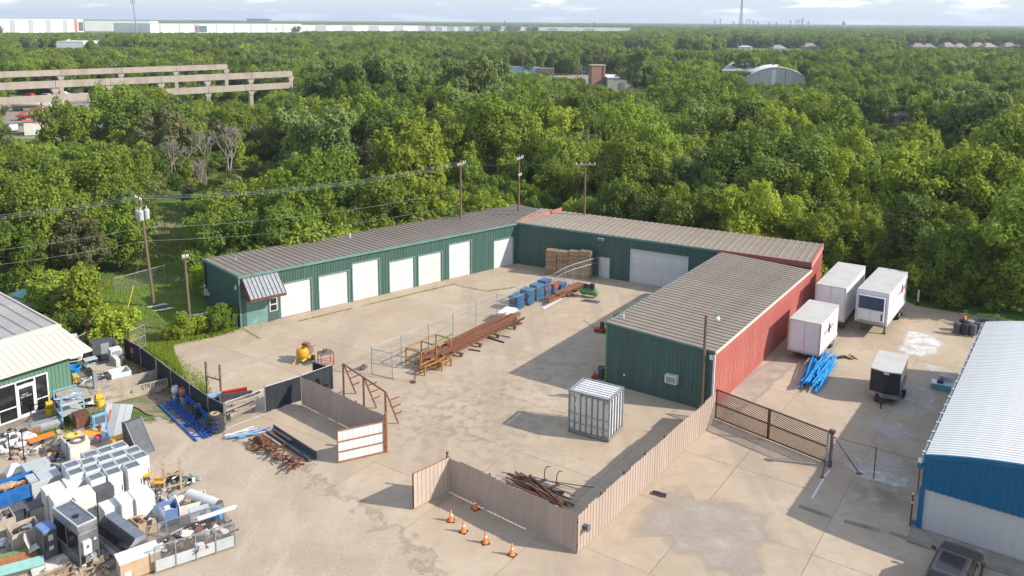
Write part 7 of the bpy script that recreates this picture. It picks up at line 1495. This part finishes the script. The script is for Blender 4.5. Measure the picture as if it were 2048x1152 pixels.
for a, b_ in zip(hd[:-1], hd[1:]):
    n = max(2, int((b_ - a).length / 1.7))
    for i in range(n):
        bush('hedge bush behind the trailer lot, %s from the left' % th(hn), a.lerp(b_, (i + .5) / n) + D(AZ(a, b_) - 90) * rnd.uniform(.6, 1.6), rnd.choice((0, 2, 2, 3)), rnd.uniform(1.0, 1.45), 'hedge bushes along the trailer lot'); hn += 1
for i in range(26):
    bush('creeper bush along the back of the left roof, %s from the left' % th(i), LWo + D(50) * (1 + i * 1.46) + D(-40) * (LD + 1.6 + rnd.uniform(0, .8)), rnd.choice((0, 2, 2, 3)), rnd.uniform(1.3, 1.85) * (.75 if i < 5 else 1), 'creeper bushes behind the left roof')
for i in range(15): bush('creeper bush along the back of the tan roof, %s from the left' % th(i), INo + D(119) * (4.5 + i * 1.8) + D(29) * (BD + 2.0 + rnd.uniform(0, .8)), rnd.choice((0, 2, 3)), rnd.uniform(1.0, 1.5), 'creeper bushes behind the tan roof')
# grass blades: too many to count
def blades(name, label, spots, n, hmin, hmax, material, seed, cat='grass'):
    rs = random.Random(seed); b = MB()
    for _ in range(n):
        s = rs.choice(spots); p = s(rs); h = rs.uniform(hmin, hmax); a = rs.uniform(0, 6.28); w = h * .16; dx, dy = math.cos(a), math.sin(a); l = h * rs.uniform(-.5, .5)
        o = len(b.v); b.v += [(p[0] - dx * w, p[1] - dy * w, -.05), (p[0] + dx * w, p[1] + dy * w, -.05), (p[0] + dy * l, p[1] - dx * l, h)]; b.f.append((o, o + 1, o + 2)); b.m.append(0)
    o = b.build(name, MT[material], kind='stuff', label=label, cat=cat); o.data.attributes.new('tint', 'FLOAT', 'FACE').data.foreach_set('value', [rs.random() for _ in b.f]); return o
def in_quad(*px):
    q = [P(x, y) for x, y in px]
    def f(rs):
        u, v = rs.random(), rs.random(); return q[0].lerp(q[1], u).lerp(q[3].lerp(q[2], u), v)
    return f
def along(a, b, w):
    def f(rs): return a.lerp(b, rs.random()) + Vector((rs.gauss(0, w), rs.gauss(0, w), 0))
    return f
blades('long_grass', 'long bright grass of the lot left of the garage', [in_quad((200, 560), (388, 535), (478, 655), (300, 700)), in_quad((290, 500), (380, 480), (390, 540), (230, 560)), in_quad((286, 692), (352, 672), (345, 700), (372, 752)), in_quad((60, 600), (230, 560), (290, 700), (180, 690))], 30000, .06, .22, 'leaf_bright', 1)
blades('weeds', 'weeds along the fences and the end of the yard', [along(P(330, 690), P(474, 658), .35), along(P(310, 700), P(400, 770), .5), along(P(400, 770), P(448, 846), .25), along(P(262, 722), P(444, 862), .22), in_quad((118, 838), (210, 812), (212, 838), (130, 868)), in_quad((60, 868), (120, 852), (124, 880), (66, 890))], 9000, .06, .30, 'leaf_mid', 2, 'weeds')
blades('joint_weeds', 'low weeds growing in the concrete joints by the overhead doors', [along(LWo + D(140) * 1.75 + D(50) * a, LWo + D(140) * 1.75 + D(50) * b, .05) for a, b in ((4.5, 7), (7, 10), (11, 17), (12, 16), (16, 22), (17, 21.5))] + [along(LWo + D(140) * 1.75 + D(50) * 21.5, P(972, 583), .05), along(LWo, P(520, 678), .06), along(P(1030, 575), P(972, 583), .05)], 3000, .05, .16, 'leaf_bright', 3, 'weeds')
blades('meadow', 'dry tall grass in the gap behind the garage', [in_quad((290, 420), (372, 412), (372, 500), (250, 540))], 3500, .12, .35, 'straw', 5)
# ------------------------------------------------------------------ the ruined concrete frame and its lot
sheet('lot_paving', [tuple(P(x, y)[:2]) for x, y in ((-400, 272), (230, 262), (420, 215), (300, 190), (-400, 200))], .01, MT['conc_curb'])
sheet('side_road', [tuple(P(x, y)[:2]) for x, y in ((-400, 300), (230, 288), (232, 293), (-400, 306))], .012, MT['conc_curb']); sheet('side_road', [tuple(P(x, y)[:2]) for x, y in ((-400, 279), (226, 271), (228, 275), (-400, 284))], .012, MT['conc_curb'])
def frame_row(label, a, b, n, hs, ph, dep=1.7, wd=.8, skip_to=0):
    t = thing('ruined_garage', label, 'concrete frame', a, AZ(a, b), 'rows of the concrete frame'); L = (b - a).length; s = L / n
    for i in range(n + 1):
        x = s * i; p = MB(); p.box(x - .55, x + .55, -.6, .6, 0, ph if i < n or not skip_to else ph - .0); pl = p.build('pillar', MT['conc_old'], t)
        for h in hs: MB().add([(x - .55, -.75, h - dep - 1.3), (x + .55, -.75, h - dep - 1.3), (x + 1.1, -.75, h - dep), (x - 1.1, -.75, h - dep), (x - .55, .75, h - dep - 1.3), (x + .55, .75, h - dep - 1.3), (x + 1.1, .75, h - dep), (x - 1.1, .75, h - dep)], [(0, 1, 2, 3), (7, 6, 5, 4), (0, 3, 7, 4), (1, 5, 6, 2)]).build('corbel', MT['conc_old'], pl)
    for i in range(n):
        for h in hs: MB().box(s * i + .05, s * (i + 1) - .05, -wd / 2 - .65, wd / 2 - .65, h - dep, h).build('beam', MT['conc_old'], t)
    return t
frame_row('near row of the ruined concrete frame with two levels of beams', Vector((-121, 197, 0)), Vector((-66, 252, 0)), 6, (11.4, 8.0), 11.2)
frame_row('far row of the ruined concrete frame standing higher behind the near row', Vector((-146, 238, 0)), Vector((-97, 287, 0)), 4, (11.4,), 11.2)
# vehicles and shed on that lot
t = thing('tank_truck', 'white tank truck parked under the concrete frame', 'truck', P(55, 222), 78); MB().lathe([(0, -4), (1.1, -3.8), (1.2, -3.4), (1.2, 3.4), (1.1, 3.8), (0, 4)], 14, (0, 0, 2.4), axis='x').build('tank', MT['white'], t, smooth=True); MB().box(-4, 4, -1, 1, .8, 1.2).build('chassis', MT['steel_dark'], t); MB().box(4.3, 6.2, -1.2, 1.2, .8, 3.2).build('cab', MT['white'], t)
for x_ in (-3, -2, 3, 5): MB().lathe([(0, -1.2), (.5, -1.2), (.5, 1.2), (0, 1.2)], 12, (x_, 0, .5), axis='y').build('axle', MT['rubber'], t)
def far_car(lb, loc, az, m): 
    t = thing('far_car', lb, 'car', loc, az, 'vehicles at the concrete frame'); MB().side([(-2.3, .35), (2.3, .35), (2.35, .8), (1.1, .95), (.5, 1.5), (-1.3, 1.5), (-2.0, .95), (-2.3, .9)], -.9, .9).build('body', MT[m], t); MB().side([(.95, .97), (.42, 1.42), (-1.2, 1.42), (-1.8, .97)], -.92, .92).build('glass', MT['glass_dark'], t)
    for x_ in (-1.4, 1.4): MB().lathe([(0, -.92), (.33, -.92), (.33, .92), (0, .92)], 10, (x_, 0, .33), axis='y').build('axle', MT['rubber'], t)
far_car('white car parked at the foot of the left pillar', P(28, 262), 150, 'white'); far_car('white pickup beside the small shed', P(62, 250), 150, 'white'); far_car('red car parked beyond the concrete frame', P(62, 196), 95, 'red'); far_car('dark car parked beyond the frame at the left', P(20, 199), 95, 'grey_dark'); far_car('grey car beyond the frame right of the red one', P(95, 196), 95, 'grey'); far_car('white van beyond the frame among the trucks', P(128, 192), 90, 'white'); far_car('silver car beyond the frame at the right of the row', P(152, 190), 90, 'grey_light')
t = thing('red_truck', 'red crane truck standing behind the white pickup', 'truck', P(68, 240), 70); MB().box(-4, 2, -1.1, 1.1, .9, 1.4).build('bed', MT['red'], t); MB().box(2.2, 4, -1.1, 1.1, .6, 2.8).build('cab', MT['white'], t); MB().bar((-3.5, 0, 1.6), (2.5, 0, 3.8), .5).build('boom', MT['red_dark'], t)
for x_ in (-3, -1.8, 3): MB().lathe([(0, -1.1), (.5, -1.1), (.5, 1.1), (0, 1.1)], 12, (x_, 0, .5), axis='y').build('axle', MT['rubber'], t)
t = thing('pump_house', 'small pale brick shed at the edge of the frame lot', 'shed', P(72, 268), 60); MB().box(-2.3, 2.3, -1.8, 1.8, 0, 3.0).build('wall', MT['off_white'], t); MB().box(-2.5, 2.5, -2.0, 2.0, 3.0, 3.25).build('roof', MT['terracotta'], t); MB().box(-.5, .5, -1.83, -1.8, 0, 2.1).build('door', MT['white'], t)
# ------------------------------------------------------------------ far buildings
def far_box(name, label, x0, x1, ytop, d, depth, wall, roof_, parts=(), h=None, d1=None, cat='building', group=None, zb=-.5):
    a = A(x0, ytop, d); b = A(x1, ytop, d1 or d); L = (b - a).length; hh = h or max(3, a.z); t = thing(name, label, cat, Vector((a.x, a.y, zb)), AZ(a, b), group)
    MB().box(0, L, 0, depth, 0, hh).build('wall', MT[wall], t); MB().box(-.2, L + .2, -.2, depth + .2, hh, hh + .35).build('roof', MT[roof_], t)
    for (f0, f1, z0, z1, m, nm) in parts: MB().box(L * f0, L * f1, -.25, -.02, hh * z0, hh * z1).build(nm, MT[m], t)
    return t
far_box('distribution_hall', 'huge white warehouse with orange entrance stripe on the far left skyline', -60, 166, 37, 1400, 120, 'far_white', 'far_grey', d1=1640, parts= [(.31 + .16 * k, .355 + .16 * k, 0, .95, 'far_grey', 'panel') for k in range(4)] + [(.905, .935, 0, 1, 'terracotta', 'stripe'), (.945, .995, .1, .8, 'glass_grey', 'window')])
far_box('distribution_hall', 'long white warehouse right of the cell tower on the skyline', 300, 602, 47, 1560, 140, 'far_white', 'far_grey', d1=1820, parts= [(.05 + .115 * k, .062 + .115 * k, 0, .96, 'far_grey', 'panel') for k in range(8)] + [(.27, .34, .1, .8, 'glass_grey', 'window'), (.262, .27, 0, 1, 'terracotta', 'stripe')])
far_box('distribution_hall', 'shaded grey warehouse between the two white ones on the skyline', 168, 298, 41, 1750, 120, 'far_white', 'far_grey', d1=1780, parts= [(.08 + .22 * k, .2 + .22 * k, 0, .95, 'far_white', 'panel') for k in range(4)])
far_box('distribution_hall', 'very long pale warehouse left of the middle of the skyline', 590, 850, 50.5, 1950, 150, 'far_grey', 'far_white', d1=2150, parts= [(.02 + .2 * k, .14 + .2 * k, 0, .95, 'far_white', 'panel') for k in range(5)]); far_box('distribution_hall', 'very long grey warehouse in the middle of the skyline', 850, 1075, 52.5, 2150, 150, 'far_grey', 'far_white', d1=2200, parts= [(.05 + .1 * k, .09 + .1 * k, 0, .95, 'far_white', 'panel') for k in range(9)]); far_box('distribution_hall', 'flat white roofed hall right of the middle of the skyline', 1078, 1262, 55, 2100, 300, 'far_white', 'white_roof', parts= [(.1, .2, 0, .9, 'far_grey', 'panel'), (.5, .6, 0, .9, 'far_grey', 'panel')])
far_box('office_block', 'low dark building on the horizon left of the taller dark one', 371, 475, 40.5, 4200, 60, 'grey_dark', 'grey_dark', [(.2, .4, .3, .7, 'glass_grey', 'window')]); far_box('office_block', 'dark slab building on the horizon above the white warehouse', 493, 536, 37, 4200, 60, 'grey_dark', 'grey_dark', [(.1, .9, .5, .7, 'glass_grey', 'window')])
for i, (x0, x1, y, d, w, r_, lb) in enumerate(((38, 118, 79, 640, 'far_white', 'white_roof', 'low white flat roofed building at the left, larger one'), (112, 166, 82, 600, 'far_white', 'white_roof', 'low white flat roofed building at the left, smaller one'), (196, 262, 81, 640, 'wood_old', 'house_roof', 'low brown building left of the middle distance'), (300, 345, 82, 640, 'brick', 'house_roof', 'low brown building with pale boxes right of the tower foot'))): far_box('flat_building', lb, x0, x1, y, d, 25, w, r_, [(.1 + .2 * k, .2 + .2 * k, .2, .6, 'glass_grey', 'window') for k in range(4)], h=max(5, A(x0, y, d).z), group='low buildings at the left')
far_box('metal_shed', 'white roofed metal shed in the clearing left of the road', 1006, 1078, 132, 425, 26, 'pale_blue', 'white_roof', [(.2, .35, 0, .7, 'white', 'door'), (.6, .75, 0, .7, 'white', 'door')], h=4.0); far_box('brick_house', 'long brown low building right of the white roofed shed', 1078, 1108, 133, 420, 12, 'brick', 'house_roof', [(.1 + .22 * k, .2 + .22 * k, .3, .75, 'glass_grey', 'window') for k in range(4)], h=3.6)
sheet('back_road', [tuple(P(x, y)[:2]) for x, y in ((1095, 152), (1300, 143), (1420, 139), (1420, 142), (1310, 147), (1215, 158), (1228, 172), (1180, 175), (1150, 158))], .01, MT['conc_curb'])
def gable(name, label, x0, x1, ye, yr, d, depth, wall, rf, az_t=0, cat='house', chim=False, group=None, hip=.0):
    a = A(x0, ye, d); b = A(x1, ye, d); L = (b - a).length; e = max(2.6, a.z); r_ = max(e + 1.2, A(x0, yr, d).z); t = thing(name, label, cat, Vector((a.x, a.y, 0)), AZ(a, b) + az_t, group)
    MB().box(0, L, 0, depth, 0, e).build('wall', MT[wall], t); i = L * hip; o = .4
    m_ = MB().add([(-o, -o, e - .1), (L + o, -o, e - .1), (L + o, depth + o, e - .1), (-o, depth + o, e - .1), (i, depth / 2, r_), (L - i, depth / 2, r_)], [(0, 1, 5, 4), (2, 3, 4, 5), (3, 0, 4), (1, 2, 5), (3, 2, 1, 0)]).build('roof', MT[rf], t)
    for f in (.2, .65): MB().box(L * f, L * (f + .12), -.05, -.01, e * .35, e * .8).build('window', MT['glass_grey'], t)
    if chim: c_ = MB().box(L * .12, L * .12 + 1.1, depth * .2, depth * .2 + .9, 0, r_ + 1.6).build('chimney', MT['stone'], t); MB().box(L * .12 - .1, L * .12 + 1.2, depth * .2 - .1, depth * .2 + 1.0, r_ + 1.6, r_ + 1.8).build('chimney_cap', MT['conc_curb'], c_)
    return t
gable('house', 'slate roofed house with a pale stone chimney among the right trees', 1745, 1828, 236, 222, 222, 11, 'stone', 'slate_roof', 0, chim=True, hip=.25)
gable('house', 'small brown roofed shed left of the slate house', 1722, 1752, 238, 226, 232, 8, 'stone', 'house_roof', 12)
gable('house', 'white gabled house beyond the road, left one', 1148, 1176, 132, 124, 440, 9, 'far_white', 'white_roof', 10, hip=.0, group='white houses beyond the road'); gable('house', 'white gabled house beyond the road, right one', 1178, 1202, 130, 121, 455, 9, 'far_white', 'grey_light', -8, group='white houses beyond the road')
t = thing('brick_tower', 'square brick tower with pale cap beside the solitary tree', 'tower', Vector((*A(1183, 170, 335)[:2], 0)), 80); MB().box(0, 5.6, 0, 5, 0, 9.2).build('shaft', MT['brick'], t); MB().box(-.2, 5.8, -.2, 5.2, 9.2, 9.6).build('cap', MT['stone'], t); MB().box(4.6, 5.0, -.25, 0, 0, 9.0).build('pier', MT['wood_old'], t)
far_box('flat_building', 'white flat roofed building under the solitary tree', 1216, 1300, 152, 330, 18, 'grey_wall', 'white_roof', [(.3, .4, 0, .7, 'grey', 'door'), (.6, .7, .3, .7, 'glass_grey', 'window')], h=5.2); far_box('flat_building', 'tan roofed building right of the solitary tree', 1296, 1332, 138, 380, 26, 'stone', 'dirty_beige', [(.2, .5, .2, .7, 'glass_grey', 'window')], h=5.0); far_box('flat_building', 'small pale blue roofed shed behind the tan roof', 1308, 1330, 131, 440, 8, 'pale_blue', 'pale_blue', [(.3, .6, 0, .6, 'grey', 'door')], h=3.5)
# domed hall and grey gabled hall
d0 = A(1490, 168, 352); t = thing('domed_hall', 'white hall with a curved barrel roof in the right distance', 'hall', Vector((d0.x, d0.y, 0)), 104); n = 12; Lw, dp, e, r_ = 25.0, 26.0, 3.4, 8.4
pr_ = [(Lw * k / n, e + (r_ - e) * math.sin(math.pi * k / n) ** .8) for k in range(n + 1)]
MB().side([(0, 0)] + pr_ + [(Lw, 0)], 0, dp).build('wall', MT['grey_wall'], t); b = MB()
for x, z in pr_: b.v += [(x, -.4, z + .15), (x, dp + .4, z + .15)]
for k in range(n): b.f.append((2 * k, 2 * k + 2, 2 * k + 3, 2 * k + 1)); b.m.append(0)
b.build('roof', MT['white_roof'], t); MB().box(Lw * .42, Lw * .48, -.3, 0, 0, 7.4).build('pilaster', MT['far_white'], t)
gable('metal_hall', 'grey gabled metal hall left of the white domed hall', 1444, 1528, 141, 122, 420, 30, 'grey_wall', 'shop_roof', 8, cat='hall', hip=.35)
# house roofs of the far estate
for i, (x, y, w) in enumerate(((1232, 93, 22), (1262, 91, 24), (1352, 93, 34), (1392, 90, 28), (1420, 92, 20), (1478, 94, 26), (1546, 93, 30), (1610, 89, 26), (1640, 88, 22), (1700, 88, 24), (1826, 89, 28), (1848, 90, 22), (1890, 88, 26), (1912, 90, 24), (1945, 88, 26), (1972, 89, 26), (2010, 88, 26), (2034, 89, 30))):
    dd = 800 + (i % 3) * 25; gable('house', '%s roofed house of the far estate, %s from the left' % ('pale' if i < 6 else 'brown', th(i)), x, x + w, y + 5, y - 3, dd, 11, 'stone' if i > 5 else 'far_white', 'house_roof' if i > 5 else 'grey_light', (i % 3 - 1) * 9, hip=.3, group='houses of the far estate')
# masts and pylons on the skyline
t = thing('cell_tower', 'slim cell phone mast with antenna racks at the left', 'mast', Vector((*A(276, 79, 1000)[:2], 0)), 90); MB().tube((0, 0, 0), (-3.2, 0, 50), .9, 8, .55).build('mast', MT['grey'], t)
for k in range(6): MB().obox((-3.2 + 2.6 * math.cos(k * 1.05), 2.6 * math.sin(k * 1.05), 45.5 + (k % 2) * 3), (.8, .6, 3.2)).build('antenna', MT['grey_light'], t)
MB().tube((-3.2, 0, 44), (-3.2, 0, 44.6), 2.4, 8).build('platform', MT['grey'], t)
m0 = A(1481, 58, 3000); t = thing('radio_mast', 'tall lattice radio mast on the right of the skyline', 'mast', Vector((m0.x, m0.y, 0)), 90)
for k in range(4):
    a, c = math.cos(k * 1.571), math.sin(k * 1.571); MB().tube((a * 7, c * 7, 0), (a * 1.2, c * 1.2, 135), .8, 5, .6).build('leg', MT['grey_dark'], t)
for j in range(12):
    f = j / 12; g_ = (j + 1) / 12; r0, r1 = 7 - 5.8 * f, 7 - 5.8 * g_
    for k in range(4): MB().tube((math.cos(k * 1.571) * r0, math.sin(k * 1.571) * r0, 135 * f), (math.cos((k + 1) * 1.571) * r1, math.sin((k + 1) * 1.571) * r1, 135 * g_), .4, 4).build('lattice', MT['grey_dark'], t)
for i, (x, yt) in enumerate(((1430, 40), (1441, 38), (1467, 42), (1494, 38), (1500, 37), (1507, 40), (1516, 43), (1538, 44), (1553, 44), (1581, 40), (1593, 39), (1598, 38), (1604, 37), (1606, 36), (1617, 42), (852, 46), (1009, 40), (1188, 44))):
    q = A(x, yt, 2600); t = thing('pylon', 'thin power pylon on the skyline, %s from the left of the group' % th(i), 'pylon', Vector((q.x, q.y, 0)), 90, 'power pylons on the skyline'); MB().tube((0, 0, 0), (0, 0, q.z), 1.1, 5, .6).build('shaft', MT['grey_dark'], t)
    for z in (.95, .85, .75): MB().box(-3.5, 3.5, -.3, .3, q.z * z, q.z * z + .8).build('arm', MT['grey_dark'], t)
t = thing('water_tower', 'pale water tower on the right of the skyline', 'water tower', Vector((*A(1687, 60, 2800)[:2], 0)), 0); MB().lathe([(3, 0), (2.2, 18), (2.5, 20), (6.5, 26), (6.5, 30), (3, 34), (0, 35)], 12).build('tank', MT['far_grey'], t, smooth=True); MB().tube((0, 0, 35), (0, 0, 38), .5).build('finial', MT['grey'], t)
for i, (x, y, hh, lb) in enumerate(((131, 118, 11, 'wooden utility pole above the concrete frame, left one'), (195, 118, 11, 'pale utility pole above the concrete frame, right one'), (853, 101, 11, 'utility pole with a white can left of the huge poplar'), (537, 96, 11, 'utility pole in the far trees left of the middle'), (1046, 103, 12, 'utility pole beside the white roofed shed'), (1106, 112, 11, 'utility pole in front of the brown low building'), (1156, 106, 11, 'utility pole at the bend of the road'), (1185, 103, 11, 'utility pole right of the white houses'), (1376, 118, 10, 'utility pole left of the grey gabled hall'), (1572, 138, 9, 'utility pole in front of the domed hall'))):
    d = (CAMZ - hh) * FPX / max(20, y - HORY + 3); q = A(x, y, d); upole(lb, Vector((q.x, q.y, 0)), q, ((.95, 2.4),), 0, .2, 95, 'distant utility poles')
t = thing('street_light', 'tall curved street light in the left distance', 'street light', Vector((*A(195, 86, 560)[:2], 0)), 180); hz = A(193, 62, 560).z; MB().tube((0, 0, 0), (0, 0, hz), .25, 7, .15).build('pole', MT['galv'], t); MB().tube((0, 0, hz), (2, 0, hz + .4), .12, 6).build('arm', MT['galv'], t); MB().box(1.8, 3.2, -.3, .3, hz + .3, hz + .6).build('lamp', MT['white'], t)
# ------------------------------------------------------------------ air between here and the horizon
hz_ = MB().box(-14600, 14600, -260, 16300, -1.2, 150); hm = bpy.data.materials.new('haze'); hm.use_nodes = True; hn_ = hm.node_tree.nodes; hn_.remove(hn_['Principled BSDF'])
pv = hn_.new('ShaderNodeVolumePrincipled'); pv.inputs['Color'].default_value = (.80, .88, 1, 1); pv.inputs['Density'].default_value = .00014; pv.inputs['Anisotropy'].default_value = .1; hm.node_tree.links.new(pv.outputs[0], hn_['Material Output'].inputs['Volume'])
hz_.build('haze', hm, kind='stuff', label='thin pale blue air haze over the whole landscape', cat='haze')
